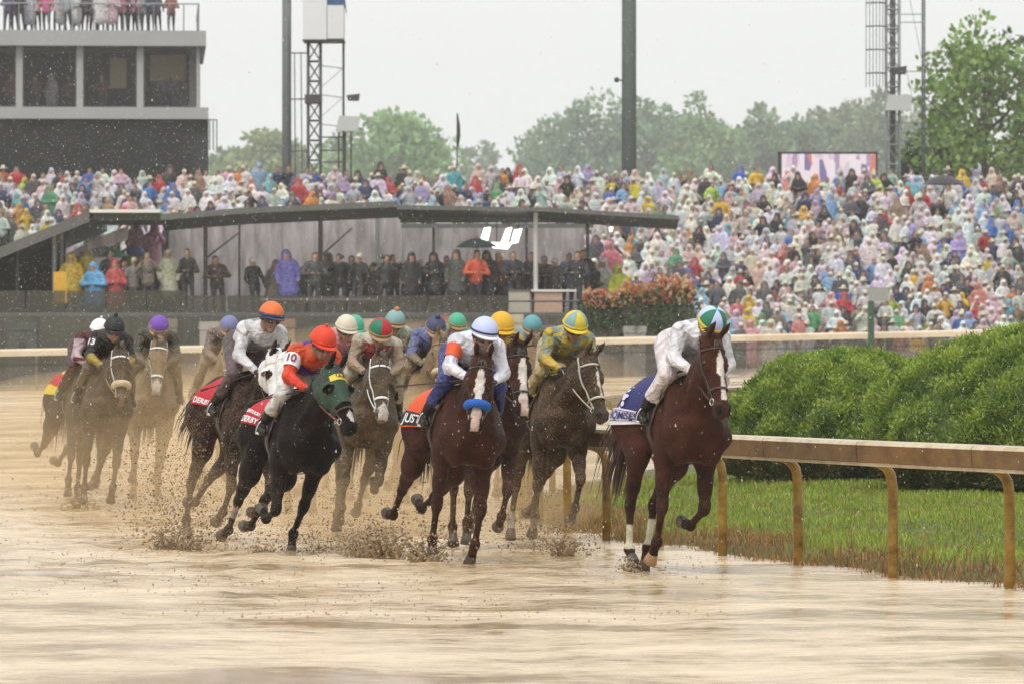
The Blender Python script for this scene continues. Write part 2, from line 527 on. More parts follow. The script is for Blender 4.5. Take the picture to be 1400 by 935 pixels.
        # legs
        for key, (S, E, K, Fk, P) in J.items():
            hind = key[1] == 'H'
            tg = {'LF': 1, 'RF': 2, 'LH': 3, 'RH': 4}[key]
            c = lambda a, b, ra, rb, k=0.04, w=1.0: f.cone(a, b, ra, rb, k=k, w=w, tagid=tg)
            if hind:
                c(S, E, 0.205, 0.125, 0.08, 0.72)
                c(E, E * 0.35 + K * 0.65, 0.115, 0.062, 0.05, 0.8)
                c(E * 0.4 + K * 0.6, K, 0.064, 0.048, 0.04, 0.85)
                back = (E - K) / np.linalg.norm(E - K)
                hk = K + back * 0.03 - 0.045 * np.array([math.cos(0), 0, 0]) * 0.6
                c(hk, K - back * 0.03, 0.042, 0.048, 0.03, 0.8)
                c(K, Fk, 0.040, 0.033, 0.03, 0.8)
            else:
                c(S, E, 0.13, 0.11, 0.06, 0.8)
                c(E, E * 0.4 + K * 0.6, 0.098, 0.062, 0.05, 0.85)
                c(E * 0.5 + K * 0.5, K, 0.064, 0.046, 0.04, 0.9)
                fwd_ = np.array([0.03, 0, 0]); c(E * 0.9 + K * 0.1 + fwd_, E * 0.6 + K * 0.4 + fwd_, 0.075, 0.055, 0.025, 0.9)
                c(K * 0.93 + E * 0.07, K * 0.93 + Fk * 0.07, 0.052, 0.048, 0.02)
                c(K, Fk, 0.037, 0.031, 0.03, 0.85)
            c(Fk, Fk, 0.044, 0.044, 0.03)
            c(Fk, P, 0.037, 0.040, 0.03)
        # head
        H = self.H
        def hc(a, b, ra, rb, k=0.03, w=1.0, tg=5):
            f.cone(H(*a), H(*b), ra * HS, rb * HS, k=k, w=w, tagid=tg)
        hc((0.00, -0.075), (0.17, -0.085), 0.088, 0.098, w=0.86, k=0.05)
        hc((0.14, -0.07), (0.36, -0.075), 0.090, 0.066, w=0.82)
        hc((0.34, -0.07), (0.52, -0.085), 0.064, 0.058, w=0.86)
        for s in (-1, 1):
            hc((0.13, -0.155, s * 0.045), (0.21, -0.16, s * 0.042), 0.070, 0.066, w=0.5, k=0.03)
            hc((0.155, -0.045, s * 0.072), (0.225, -0.05, s * 0.066), 0.032, 0.028, k=0.02)
            hc((0.24, -0.085, s * 0.066), (0.36, -0.09, s * 0.046), 0.014, 0.012, k=0.03)
            hc((0.535, -0.065, s * 0.034), (0.57, -0.085, s * 0.034), 0.030, 0.030, k=0.02)
            ear = H(-0.015, 0.005, s * 0.052); et = H(-0.045, 0.155, s * 0.062); em = (ear * 0.5 + et * 0.5)
            f.cone(ear, em, 0.026, 0.030, k=0.02, tagid=6, w=0.75); f.cone(em, et, 0.030, 0.008, k=0.015, tagid=6, w=0.75)
        hc((0.20, -0.165), (0.50, -0.145), 0.052, 0.034, w=0.8)
        hc((0.55, -0.095), (0.575, -0.12), 0.050, 0.036, w=1.05)
        hc((0.52, -0.16), (0.54, -0.165), 0.034, 0.030, k=0.02)
        for s in (-1, 1):
            f.cone(H(0.585, -0.062, s * 0.052), H(0.56, -0.055, s * 0.062), 0.014, 0.012, k=0.012, sub=True)
        V, Fq = f.surface(1)
        self.V, self.Fq = V, Fq
        self.tg = f.tags(V)
        self.bvh = BVHTree.FromPolygons([tuple(v) for v in V], [tuple(q) for q in Fq])
    def headco(self, V):
        c, s = math.cos(R(self.pitch)), math.sin(R(self.pitch))
        Q = V - np.array([0, 0, self.dz])
        x, z = Q[:, 0], Q[:, 2] - 1.2
        Q = np.stack([x * c + z * s, Q[:, 1], -x * s + z * c + 1.2], 1) - self.poll
        return Q @ self.e / HS, Q @ self.n / HS, Q @ self.l / HS
    def legco(self, key, V):
        """parameter down the cannon: 0 at knee/hock, 1 at fetlock; and distance to that line"""
        K, Fk = self.JW[key][2], self.JW[key][3]
        d = Fk - K; L = np.linalg.norm(d); d = d / L
        Q = V - K
        t = Q @ d
        return t / L, np.linalg.norm(Q - t[:, None] * d, axis=1)

def lerp3(a, b, t):
    return a + (np.asarray(b) - a) * np.asarray(t)[:, None]

def hround(H, t, ang, n0, out=0.006, tilt=0.0):
    """point on the skin of the head around its axis"""
    c = Vector(H.H(t + tilt * math.cos(ang), n0))
    d = Vector(H.W(H.n * math.cos(ang) + H.l * math.sin(ang)) - H.W((0, 0, 0)))
    d.normalize()
    hit = H.bvh.ray_cast(c + d * 0.3, -d, 0.3)
    if hit[0] is None: return c + d * 0.05
    return hit[0] + d * out

def skin_strap(H, pts, side, w, th, mats, name, parent, mi=None):
    b = MB().strip(pts, side, w, th)
    return b.build(name, mats, parent, True)

def make_horse(nm, spec):
    H = Horse(**spec['pose'])
    V = H.V
    t, n, l = H.headco(V)
    base = np.array(spec['coat'])
    col = np.tile(base, (len(V), 1))
    z = V[:, 2]
    # darker legs, paler belly line
    for key in ('LF', 'RF', 'LH', 'RH'):
        m = (H.tg == {'LF': 1, 'RF': 2, 'LH': 3, 'RH': 4}[key])
        u, r = H.legco(key, V)
        k = sstep(-0.9, 0.0, u) * m
        col = lerp3(col, spec.get('points', base * 0.35), k * 0.9)
        for leg, (u0, u1, c) in spec.get('wraps', {}).items():
            if leg == key:
                wm = m & (u > u0) & (u < u1)
                col[wm] = c
        for leg, u0 in spec.get('socks', {}).items():
            if leg == key: col[m & (u > u0)] = (0.5, 0.46, 0.4)
    # muzzle, blaze, ears
    hd = (H.tg == 5) | (H.tg == 6)
    col = lerp3(col, spec.get('muzzle', base * 0.4), sstep(0.46, 0.56, t) * hd * 0.85)
    noz = hd & (t > 0.545) & (np.abs(l) > 0.03) & (np.abs(n + 0.06) < 0.022)
    col[noz] = (0.012, 0.009, 0.008)
    bl = spec.get('blaze')
    if bl:
        t0, t1, w0, w1 = bl[:4]
        wob = 0.006 * np.sin(t * 31) + 0.004 * np.sin(t * 67 + 1)
        hw = (w0 + (w1 - w0) * np.clip((t - t0) / (t1 - t0), 0, 1)) + wob
        hw = hw * sstep(t0 - 0.01, t0 + 0.06, t)
        m = (H.tg == 5) & (t > t0) & (t < t1) & (n > -0.10) & (np.abs(l + (bl[4] if len(bl) > 4 else 0)) < hw)
        col[m] = (0.66, 0.60, 0.55)
        if len(bl) > 5 and bl[5]:
            pk = m & (t > 0.47); col[pk] = (0.55, 0.40, 0.36)
    col = np.clip(col, 0.006, 0.9)
    me = np_mesh('horse_body', V, H.Fq, True, col, [M_COAT])
    mud = np.full(len(V), spec.get('mud', 0.0))
    mud = mud + 0.10 * sstep(1.15, 0.35, z) - 0.03
    a = me.attributes.new('mud', 'FLOAT', 'POINT'); a.data.foreach_set('value', mud.astype(np.float32))
    root = empty('horse')
    body = obj('body', me, root)
    # hooves
    for key in ('LF', 'RF', 'LH', 'RH'):
        Fk, P = H.JW[key][3], H.JW[key][4]
        d = Vector(P - Fk).normalized()
        # toe direction: perpendicular to pastern, forwards
        s = Vector((0, 1, 0)); fw = s.cross(d); fw = -fw if fw.dot(Vector((d.z * -1, 0, d.x))) < 0 else fw
        fw = Vector((-d.z, 0, d.x)).normalized()
        b = MB(); N = 12; rings = []
        ax = (d * 0.9 - fw * 0.35).normalized()
        for (k, r, o) in ((-0.02, 0.041, 0.0), (0.035, 0.050, 0.012), (0.085, 0.060, 0.030), (0.088, 0.050, 0.030), (0.075, 0.02, 0.03)):
            c = Vector(P) + ax * k + fw * o
            e1 = fw; e2 = s
            rings.append([c + e1 * (r * math.cos(2 * math.pi * i / N) * (1.12 if math.cos(2 * math.pi * i / N) > 0 else 0.85)) + e2 * (r * math.sin(2 * math.pi * i / N)) for i in range(N)])
        vs = [v for r_ in rings for v in r_]; fs = []
        for j in range(len(rings) - 1):
            for i in range(N):
                fs.append((j * N + i, j * N + (i + 1) % N, (j + 1) * N + (i + 1) % N, (j + 1) * N + i))
        fs.append(tuple(range((len(rings) - 1) * N, len(rings) * N)))
        b.add(vs, fs)
        hm = spec.get('hoof', {}).get(key)
        b.build('hoof', mat('pale_hoof', (0.33, 0.2, 0.1), 0.5, var=0.3, scale=25) if hm else M_HOOF, root, True)
    # eyes
    for s in (-1, 1):
        b = MB(); c = H.H(0.192, -0.050, s * 0.090); b.sphere(c, 0.0215, 10, 8)
        b.build('eye', M_EYE, root, True)
    # mane: short pulled locks along the crest
    b = MB(); r_ = random.Random(hash(nm) % 1000 + 3)
    for i in range(46):
        u = i / 45
        p = H.nb + np.array([-0.06, 0, 0.155]) * (1 - u) + (H.poll + np.array([-0.0, 0, 0.01]) - H.nb) * u
        p = Vector(H.W(p)); up = 0.05
        hit = H.bvh.ray_cast(p + Vector((-0.05, 0, 0.25)), Vector((0.1, 0, -1)), 0.5)
        if hit[0] is not None: p = hit[0]
        sd = r_.choice((-1, 1)); L = r_.uniform(0.05, 0.10)
        tip = p + Vector((-0.05 - 0.05 * r_.random(), sd * L * r_.uniform(0.2, 0.9), 0.045 - 0.05 * r_.random()))
        b.tube([p - Vector((0, 0, 0.01)), p * 0.5 + tip * 0.5 + Vector((0, 0, 0.015)), tip], [0.014, 0.012, 0.003], 4, caps=False)
    for i in range(10):     # forelock
        p = Vector(H.H(0.0, 0.02, r_.uniform(-0.03, 0.03))); q = Vector(H.H(0.10 + 0.05 * r_.random(), 0.03, r_.uniform(-0.05, 0.05)))
        b.tube([p, p * 0.5 + q * 0.5 + Vector((0.01, 0, 0.01)), q], [0.01, 0.01, 0.002], 4, caps=False)
    hair = spec.get('hair', M_HAIRDK)
    b.build('mane', hair, root, True)
    # tail
    b = MB(); dock = Vector(H.W((-0.83, 0, 1.37)))
    ts = spec.get('tail', (-0.35, 0.0, -0.85))
    for i in range(150):
        sp = Vector((r_.gauss(0, 0.05), r_.gauss(0, 0.05), r_.gauss(0, 0.05)))
        L = r_.uniform(0.45, 0.85)
        e = dock + Vector(ts) * L + sp * 1.7
        c1 = dock + Vector((-0.12, 0, 0.03)) + sp * 0.5; c2 = dock * 0.5 + e * 0.5 + Vector((-0.10, 0, 0.06)) + sp
        pts = [dock * (1 - u) ** 3 + c1 * 3 * u * (1 - u) ** 2 + c2 * 3 * u * u * (1 - u) + e * u ** 3 for u in (0, 0.15, 0.3, 0.45, 0.6, 0.8, 1)]
        b.tube(pts, [0.014, 0.010, 0.008, 0.007, 0.006, 0.005, 0.0015], 3, caps=False)
    b.build('tail', hair, root, True)
    # ---- bridle
    bm = spec.get('bridle', M_LEATHER); bw = spec.get('bridle_w', 0.016)
    br = empty('bridle', parent=root)
    def ring(t0, n0, tilt, w, name, mt, a0=0, a1=360, out=0.007, th=0.006, N=28):
        pts = []; sides = []
        for i in range(N + 1):
            a = R(a0 + (a1 - a0) * i / N)
            pts.append(hround(H, t0, a, n0, out, tilt)); sides.append(Vector(H.W(H.e) - H.W((0, 0, 0))))
        return MB().strip(pts, sides, w, th).build(name, mt, br, True)
    ring(0.39, -0.10, 0.02, spec.get('nose_w', bw * 1.2), 'noseband', spec.get('noseband', bm))
    if spec.get('fluffy'):
        pts = [hround(H, 0.385, R(a), -0.10, 0.022, 0.02) for a in range(-130, 131, 10)]
        b = MB().tube(pts, [0.028 + 0.012 * abs(math.cos(R(a * 0.7))) for a in range(-130, 131, 10)], 8)
        b.build('sheepskin_noseband', spec['fluffy'], br, True)
    ring(0.075, -0.09, 0.035, bw, 'browband', bm, -100, 100)
    for s in (-1, 1):
        pts = []; sd = []
        for t0 in np.linspace(-0.02, 0.47, 14):
            pts.append(hround(H, t0, R(s * (78 + 22 * min(1, t0 / 0.3))), -0.10, 0.008)); sd.append(Vector(H.n))
        MB().strip(pts, sd, bw, 0.006).build('cheek_strap', bm, br, True)
        # bit ring
        c = hround(H, 0.47, R(s * 112), -0.10, 0.012)
        pr = [c + Vector(H.e) * 0.028 * math.cos(a) + Vector(H.n) * 0.028 * math.sin(a) for a in np.linspace(0, 2 * math.pi, 13)]
        MB().tube(pr, 0.005, 6, caps=False).build('bit_ring', M_STEEL, br, True)
    # hood with eye cups
    if 'hood' in spec:
        hm = spec['hood']
        nv = len(V)
        sel = (H.tg == 5) & (t < hm['t1']) & (t > -0.06) | ((H.tg == 0) & (t > -0.10) & (t < 0.22) & (n > -0.30))
        sel &= ~((np.hypot(t - 0.195, n + 0.05) < 0.038) & (np.abs(l) > 0.05))
        N_ = np.zeros_like(V)
        fn = np.cross(V[H.Fq[:, 2]] - V[H.Fq[:, 0]], V[H.Fq[:, 3]] - V[H.Fq[:, 1]])
        for i in range(4): np.add.at(N_, H.Fq[:, i], fn)
        N_ /= np.linalg.norm(N_, axis=1)[:, None] + 1e-9
        fm = sel[H.Fq].all(1)
        used = np.unique(H.Fq[fm]); mp = np.full(nv, -1); mp[used] = np.arange(len(used))
        me = np_mesh('hood', V[used] + N_[used] * 0.007, mp[H.Fq[fm]], True, None, [hm['mat']])
        hood = obj('hood', me, root)
        for s in (-1, 1):
            b = MB(); c = Vector(H.H(0.185, -0.05, s * 0.098)); e_ = Vector(H.W(H.e) - H.W((0, 0, 0))); n_ = Vector(H.W(H.n) - H.W((0, 0, 0))); l_ = Vector(H.W(H.l) - H.W((0, 0, 0))) * s
            vs = []; fs = []
            for j in range(6):
                a = math.pi / 2 * j / 5
                for i in range(13):
                    p = math.pi * (i / 12) + math.pi / 2
                    vs.append(c + (e_ * math.cos(p) + n_ * math.sin(p)) * 0.062 * math.cos(a) + l_ * 0.055 * math.sin(a) * (1 if i not in (0, 12) else 1))
            for j in range(5):
                for i in range(12):
                    fs.append((j * 13 + i, j * 13 + i + 1, (j + 1) * 13 + i + 1, (j + 1) * 13 + i))
            b.add(vs, fs); b.build('eye_cup', hm['mat'], hood, True)
        if hm.get('patch'):
            pm = text_mesh(hm['patch'], 0.042, bold=0.001)
            vs = []
            pc = bpy.data.meshes.new('x')
            for v in pm.vertices:
                q = hround(H, 0.12 - v.co.y, R(math.degrees(v.co.x / 0.085)), -0.09, 0.016); vs.append(q)
            pm.vertices.foreach_set('co', [c for v in vs for c in v]); pm.materials.append(hm['patch_mat'])
            obj('hood_lettering', pm, hood)
            if hm.get('panel'):
                vs = []; fs = []
                for j in range(5):
                    for i in range(9):
                        vs.append(hround(H, 0.09 + 0.06 * j / 4, R(-48 + 96 * i / 8), -0.09, 0.0125))
                for j in range(4):
                    for i in range(8): fs.append((j * 9 + i, j * 9 + i + 1, j * 9 + i + 10, j * 9 + i + 9))
                MB().add(vs, fs).build('hood_panel', hm['panel'], hood, True)
    # ---- saddle cloth, girth, saddle
    def around(x, th, out=0.008, x_shift=0.0):
        """skin point on the trunk at station x, angle th from the top (positive left)"""
        c = Vector(H.W((x, 0, 1.24)))
        d = Vector((0, math.sin(th), math.cos(th)))
        hit = H.bvh.ray_cast(c, d, 0.45)
        p = hit[0] if hit[0] is not None else c + d * 0.33
        return p + d * out
    cl = spec['cloth']
    x0, x1 = cl.get('x', (-0.30, 0.30)); amax = cl.get('a', 78)
    def cloth_grid(xa, xb, a0, a1, out, nx=14, na=24, shear=0.0):
        vs = []; fs = []
        for j in range(na + 1):
            th = R(a0 + (a1 - a0) * j / na)
            for i in range(nx + 1):
                x = xa + (xb - xa) * i / nx - shear * abs(math.degrees(th)) / 90
                wob = 0.006 * math.sin(i * 1.7 + j * 0.6) * min(1, abs(math.degrees(th)) / 50)
                vs.append(around(x, th, out + wob))
        for j in range(na):
            for i in range(nx):
                fs.append((j * (nx + 1) + i, j * (nx + 1) + i + 1, (j + 1) * (nx + 1) + i + 1, (j + 1) * (nx + 1) + i))
        return vs, fs
    sh = cl.get('shear', 0.10)
    b = MB(); b.add(*cloth_grid(x0, x1, -amax, amax, 0.012, shear=sh))
    cloth = b.build('saddle_cloth', cl['mat'], root, True)
    for s in (-1, 1):
        if 'band' in cl:
            a0, a1 = cl.get('band_a', (amax - 17, amax + 1))
            b = MB(); b.add(*cloth_grid(x0 - 0.004, x1 + 0.004, s * a0, s * a1, 0.019, 14, 6, sh)); b.build('name_band', cl['band'], cloth, True)
        if 'trim' in cl:
            for (a0, a1) in cl.get('trim_a', ((amax + 1, amax + 5),)):
                b = MB(); b.add(*cloth_grid(x0 - 0.004, x1 + 0.004, s * a0, s * a1, 0.021, 14, 3, sh)); b.build('trim', cl['trim'], cloth, True)
        for (txt, tx, ta, size, tm) in cl.get('text', ()):
            pm = text_mesh(txt, size, bold=0.002)
            vs = []
            for v in pm.vertices:
                # reading direction: the wearer's right side reads tail to head
                th = s * (ta - math.degrees(v.co.y / 0.33))
                x = tx + (v.co.x if s < 0 else -v.co.x) - sh * abs(th) / 90
                vs.append(around(x, R(th), 0.030))
            pm.vertices.foreach_set('co', [c for v in vs for c in v]); pm.materials.append(tm); pm.update()
            obj('lettering', pm, cloth)
        for (ex, ea, esz, em) in cl.get('emblem', ()):
            b = MB(); N = 5
            for (ox, oy, rr) in ((0, 0.0, 1), (0.0, 1.0, 0.6), (0.1, -0.9, 0.75), (-0.5, 0.3, 0.5), (0.55, 0.2, 0.5), (0.15, 1.7, 0.3), (-0.3, -1.5, 0.45)):
                vs = []
                for i in range(8):
                    q = 2 * math.pi * i / 8
                    u, v = (ox + rr * 0.55 * math.cos(q)) * esz, (oy + rr * 0.5 * math.sin(q)) * esz
                    vs.append(around(ex + u - sh * ea / 90, R(s * (ea - math.degrees(v / 0.33))), 0.024))
                b.add(vs, [tuple(range(8))])
            b.build('emblem', em, cloth)
    b = MB(); pts = [around(0.24, R(a), 0.014) for a in range(-178, 183, 8)]
    b.strip(pts, [Vector((1, 0, 0))] * len(pts), 0.09, 0.006); b.build('girth', spec.get('girth', M_LEATHER), root, True)
    # light racing saddle
    b = MB(); vs = []; fs = []
    for j in range(9):
        x = 0.34 - 0.44 * j / 8
        for i in range(13):
            a = R(-58 + 116 * i / 12)
            r = 0.020 + 0.028 * (abs(j - 4) / 4) ** 2 * math.cos(a)
            vs.append(around(x + 0.05 * abs(math.sin(a)), a, r + 0.012))
    for j in range(8):
        for i in range(12): fs.append((j * 13 + i, (j + 1) * 13 + i, (j + 1) * 13 + i + 1, j * 13 + i + 1))
    b.add(vs, fs); b.build('saddle', spec.get('saddle', M_LEATHER), root, True)
    # rolled pommel pad in front of the knee
    if spec.get('pad'):
        b = MB(); pts = [around(0.36 - 0.10 * abs(a) / 60, R(a), 0.03) for a in range(-64, 65, 8)]
        b.tube(pts, 0.02, 7); b.build('pommel_pad', spec['pad'], root, True)
    H.around = around
    return root, H

# ------------------------------------------------------------------ jockey
def make_jockey(nm, H, spec):
    """crouched over the withers; same frame as the horse"""
    base = Vector(H.W((0.15, 0, 1.56)))
    lift = spec.get('lift', 0.0); lean = spec.get('lean', 0.0); fwd = spec.get('fwd', 0.0)
    def B(x, y, z): return np.array([base.x + x, y, base.z + z])
    turn = spec.get('turn', 0.0)
    pel = B(-0.25 + fwd * 0.5, lean * 0.3, 0.325 + lift * 0.7)
    wai = B(-0.06 + fwd * 0.7, lean * 0.6, 0.365 + lift * 0.85)
    che = B(0.17 + fwd, lean * 0.9, 0.385 + lift)
    nek = B(0.30 + fwd, lean, 0.425 + lift)
    hed = B(0.40 + fwd, lean, 0.485 + lift + spec.get('headup', 0.0))
    hp = R(spec.get('headpitch', 20))
    lo = np.minimum(pel, B(-0.3, -0.5, -0.5)) - 0.15; hi = np.maximum(hed, B(0.75, 0.5, 0.3)) + 0.2
    lo[1], hi[1] = -0.52, 0.52
    f = Field(lo, hi, spec.get('h', 0.0125))
    SK, TOR, BRE, SLU, SLL, COLR = 9, 0, 1, 2, 3, 4
    f.cone(pel, wai, 0.145, 0.118, k=0.06, w=1.12, tagid=BRE)
    f.cone(wai + (0.0, 0, 0.0), che, 0.125, 0.148, k=0.06, w=1.2, tagid=TOR)
    f.cone(che, che + (0.06, 0, 0.02), 0.142, 0.12, k=0.05, w=1.22, tagid=TOR)
    f.cone(nek - (0.03, 0, 0), hed, 0.062, 0.058, k=0.03, tagid=SK)
    # head: skull, face, nose, chin, ears
    hx = np.array([math.cos(hp), 0, -math.sin(hp)]); hz = np.array([math.sin(hp), 0, math.cos(hp)])
    ty = R(turn); hx = np.array([hx[0] * math.cos(ty), hx[0] * math.sin(ty), hx[2]]); hy = np.cross(hz, hx); hy /= np.linalg.norm(hy); hz = np.cross(hx, hy)
    def HD(x, y, z): return hed + hx * x + hy * y + hz * z
    f.cone(HD(0.0, 0, 0.055), HD(0.03, 0, 0.05), 0.090, 0.085, k=0.03, w=0.9, tagid=SK)
    f.cone(HD(0.045, 0, 0.03), HD(0.055, 0, -0.05), 0.066, 0.048, k=0.03, w=0.9, tagid=SK)
    f.cone(HD(0.115, 0, 0.025), HD(0.128, 0, -0.012), 0.010, 0.014, k=0.02, tagid=SK)
    f.cone(HD(0.088, -0.018, -0.048), HD(0.088, 0.018, -0.048), 0.012, 0.012, k=0.012, tagid=8)
    f.cone(HD(0.08, 0, -0.082), HD(0.075, 0, -0.086), 0.024, 0.024, k=0.02, tagid=SK)
    for s in (-1, 1):
        f.cone(HD(0.0, s * 0.084, 0.02), HD(0.0, s * 0.088, -0.02), 0.014, 0.010, k=0.01, tagid=SK)
        f.cone(HD(0.075, s * 0.034, 0.005), HD(0.07, s * 0.036, 0.0), 0.02, 0.02, k=0.02, tagid=SK)
    hands = []
    for s in (-1, 1):
        sp = spec.get('arm', {}).get('L' if s > 0 else 'R', (0.0, 0.0, 0.0))
        sh = che + (0.05, s * 0.175, 0.025)
        hand = B(0.50 + fwd * 0.5 + sp[0], s * (0.105 + sp[1]), 0.08 + sp[2])
        elb = (sh * 0.5 + hand * 0.5) + (-0.05, s * 0.105, -0.06)
        f.cone(sh - (0.05, s * 0.05, 0), sh, 0.085, 0.078, k=0.05, tagid=TOR)
        f.cone(sh, elb, 0.072, 0.056, k=0.04, tagid=SLU)
        wr = elb * 0.14 + hand * 0.86
        f.cone(elb, wr, 0.056, 0.038, k=0.03, tagid=SLL)
        f.cone(wr, hand * 0.8 + wr * 0.2, 0.030, 0.028, k=0.01, tagid=7)
        hands.append((wr, hand, s))
        hip = pel + (0.0, s * 0.085, -0.02)
        kne = B(0.23, s * 0.235, 0.055)
        ank = B(-0.05, s * 0.325, -0.28)
        hit = H.bvh.find_nearest(Vector(kne))
        f.cone(hip, kne, 0.118, 0.072, k=0.05, tagid=BRE)
        f.cone(kne, kne * 0.45 + ank * 0.55, 0.070, 0.062, k=0.03, tagid=BRE)
        mid = kne * 0.52 + ank * 0.48
        f.cone(mid, ank, 0.060, 0.042, k=0.015, tagid=5)
        toe = ank + (0.17, s * 0.02, -0.055)
        f.cone(ank + (-0.035, 0, -0.035), ank + (0.05, s * 0.005, -0.045), 0.036, 0.038, k=0.03, tagid=5)
        f.cone(ank + (0.05, s * 0.005, -0.045), toe, 0.038, 0.028, k=0.03, tagid=5)
    V, Fq = f.surface(1)
    tg = f.tags(V)
    c_ = spec['colors']
    col = np.tile(np.array(c_['torso']), (len(V), 1)).astype(float)
    for k, key in ((BRE, 'breeches'), (SLU, 'sleeve'), (SLL, 'sleeve2'), (5, 'boots'), (7, 'gloves'), (SK, 'skin'), (8, 'lips')):
        d = {'breeches': (0.62, 0.60, 0.57), 'sleeve': c_['torso'], 'sleeve2': c_.get('sleeve', c_['torso']), 'boots': (0.015, 0.014, 0.014), 'gloves': (0.02, 0.02, 0.02), 'skin': (0.36, 0.20, 0.14), 'lips': (0.30, 0.13, 0.10)}
        col[tg == k] = c_.get(key, d[key])
    Q = V - che
    if 'back' in c_:          # panel across the shoulders and breast
        m = (tg == TOR) & (np.abs(Q[:, 1] - 0.0) < 0.12) & (Q[:, 0] > -0.16) & (Q[:, 0] < 0.10)
        col[m] = c_['back']
    if 'side' in c_:
        m = (tg == TOR) & (Q[:, 2] < 0.02)
        col[m] = c_['side']
    if 'checks' in c_:
        m = (tg == TOR) | (tg == SLU)
        ck = (np.floor(V[:, 0] / 0.09) + np.floor(V[:, 1] / 0.09) + np.floor(V[:, 2] / 0.09)) % 2 == 0
        col[m & ck] = c_['checks']
    if 'hoops' in c_:
        m = (tg == SLU) | (tg == SLL)
        ck = np.floor((V[:, 2]) / 0.05) % 2 == 0
        col[m & ck] = c_['hoops']
    # belt line at the waist: breeches begin behind the jacket
    me = np_mesh('jockey_body', V, Fq, True, col, [M_SILK])
    mud = np.full(len(V), spec.get('mud', 0.0)) + 0.07 * sstep(base.z + 0.35, base.z - 0.2, V[:, 2])
    a = me.attributes.new('mud', 'FLOAT', 'POINT'); a.data.foreach_set('value', mud.astype(np.float32))
    root = empty('jockey')
    body = obj('body', me, root)
    # helmet: silk-covered cap, band and peak
    hc = spec['cap']
    he = empty('helmet', parent=root)
    Mx = Matrix([[hx[0], hy[0], hz[0], 0], [hx[1], hy[1], hz[1], 0], [hx[2], hy[2], hz[2], 0], [0, 0, 0, 1]])
    org = Vector(HD(0.005, 0, 0.065))
    P = lambda x, y, z: org + Mx.to_3x3() @ Vector((x, y, z))
    b = MB(); NU, NV = 24, 9; vs = []; fs = []; mi = []
    for j in range(NV + 1):
        a_ = math.pi / 2 * 1.06 * j / NV
        for i in range(NU):
            q = 2 * math.pi * i / NU
            vs.append(P(0.136 * math.sin(a_) * math.cos(q) - 0.004, 0.119 * math.sin(a_) * math.sin(q), 0.130 * math.cos(a_)))
    b.v = [tuple(v) for v in vs]
    for j in range(NV):
        for i in range(NU):
            b.f.append((j * NU + i, (j + 1) * NU + i, (j + 1) * NU + (i + 1) % NU, j * NU + (i + 1) % NU))
            if hc.get('quarters'): b.mi.append(((i + hc.get('phase', 0)) // (NU // hc['quarters'])) % 2)
            else: b.mi.append(0)
    b.build('cap_shell', [hc['mat'], hc.get('mat2', hc['mat'])], he, True)
    bandm = hc.get('band', hc['mat'])
    b = MB(); pts = []; sd = []
    for i in range(NU + 1):
        q = 2 * math.pi * i / NU
        pts.append(P(0.138 * math.cos(q) - 0.004, 0.121 * math.sin(q), hc.get('band_z', 0.004))); sd.append(hz)
    b.strip(pts, sd, hc.get('band_w', 0.024), 0.007); b.build('hat_band', bandm, he, True)
    b = MB(); vs = []; fs = []
    for j in range(4):
        for i in range(13):
            q = R(-72 + 144 * i / 12); k = j / 3 * (0.055 * math.cos(q * 1.15))
            vs.append(P((0.136 + k) * math.cos(q) - 0.004, (0.119 + k * 0.6) * math.sin(q), -0.012 - 0.20 * k))
    for j in range(3):
        for i in range(12): fs.append((j * 13 + i, j * 13 + i + 1, (j + 1) * 13 + i + 1, (j + 1) * 13 + i))
    b.add(vs, fs); n0 = len(vs); b.add([Vector(v) - Vector(hz) * 0.007 for v in vs], [f_[::-1] for f_ in fs])
    b.build('peak', hc.get('peak', bandm), he, True)
    if hc.get('pom'):
        b = MB(); c = P(-0.005, 0, 0.146)
        b.sphere(c, hc.get('pom_r', 0.026), 10, 7); b.build('pompom', hc['pom'], he, True)
    # goggles: lens, strap
    g = empty('goggles', parent=root)
    b = MB(); vs = []; fs = []
    for j in range(4):
        for i in range(15):
            q = R(-62 + 124 * i / 14); z = -0.018 + 0.046 * j / 3
            bul = 0.008 * math.sin(math.pi * j / 3) + 0.003
            vs.append(HD((0.108 + bul) * math.cos(q) + 0.004, (0.083 + bul) * math.sin(q), 0.005 + z))
    for j in range(3):
        for i in range(14): fs.append((j * 15 + i, j * 15 + i + 1, (j + 1) * 15 + i + 1, (j + 1) * 15 + i))
    b.add(vs, fs); b.build('lens', spec.get('lens', M_LENS), g, True)
    b = MB(); pts = []; sd = []
    for i in range(25):
        q = R(60 + 240 * i / 24); pts.append(HD(0.112 * math.cos(q) + 0.0, 0.10 * math.sin(q), 0.015)); sd.append(hz)
    b.strip(pts, sd, 0.018, 0.004); b.build('strap', M_GLOVE, g, True)
    # gloved hands closed on the reins: palm, four fingers, thumb
    for (wr, hand, s) in hands:
        d = Vector(hand - wr).normalized(); sidev = Vector((0, s, 0)); up = d.cross(sidev).normalized()
        if up.z < 0: up = -up
        b = MB(); c = Vector(hand)
        b.tube([Vector(wr), c - d * 0.02, c + d * 0.045], [0.033, 0.036, 0.034], 10, flat=0.75)
        for k in range(4):
            o = (k - 1.5) * 0.019
            L = (0.9, 1.0, 0.95, 0.78)[k]
            p0 = c + d * 0.04 + up * o
            b.tube([p0 + sidev * 0.012, p0 + d * 0.028 * L + sidev * 0.010, p0 + d * 0.034 * L - sidev * 0.022 * L, p0 + d * 0.006 - sidev * 0.034 * L], [0.0105, 0.0105, 0.0095, 0.008], 6)
        b.tube([c + up * 0.030 - sidev * 0.005, c + up * 0.042 + d * 0.022 - sidev * 0.016, c + up * 0.030 + d * 0.045 - sidev * 0.026], [0.0125, 0.0115, 0.009], 6)
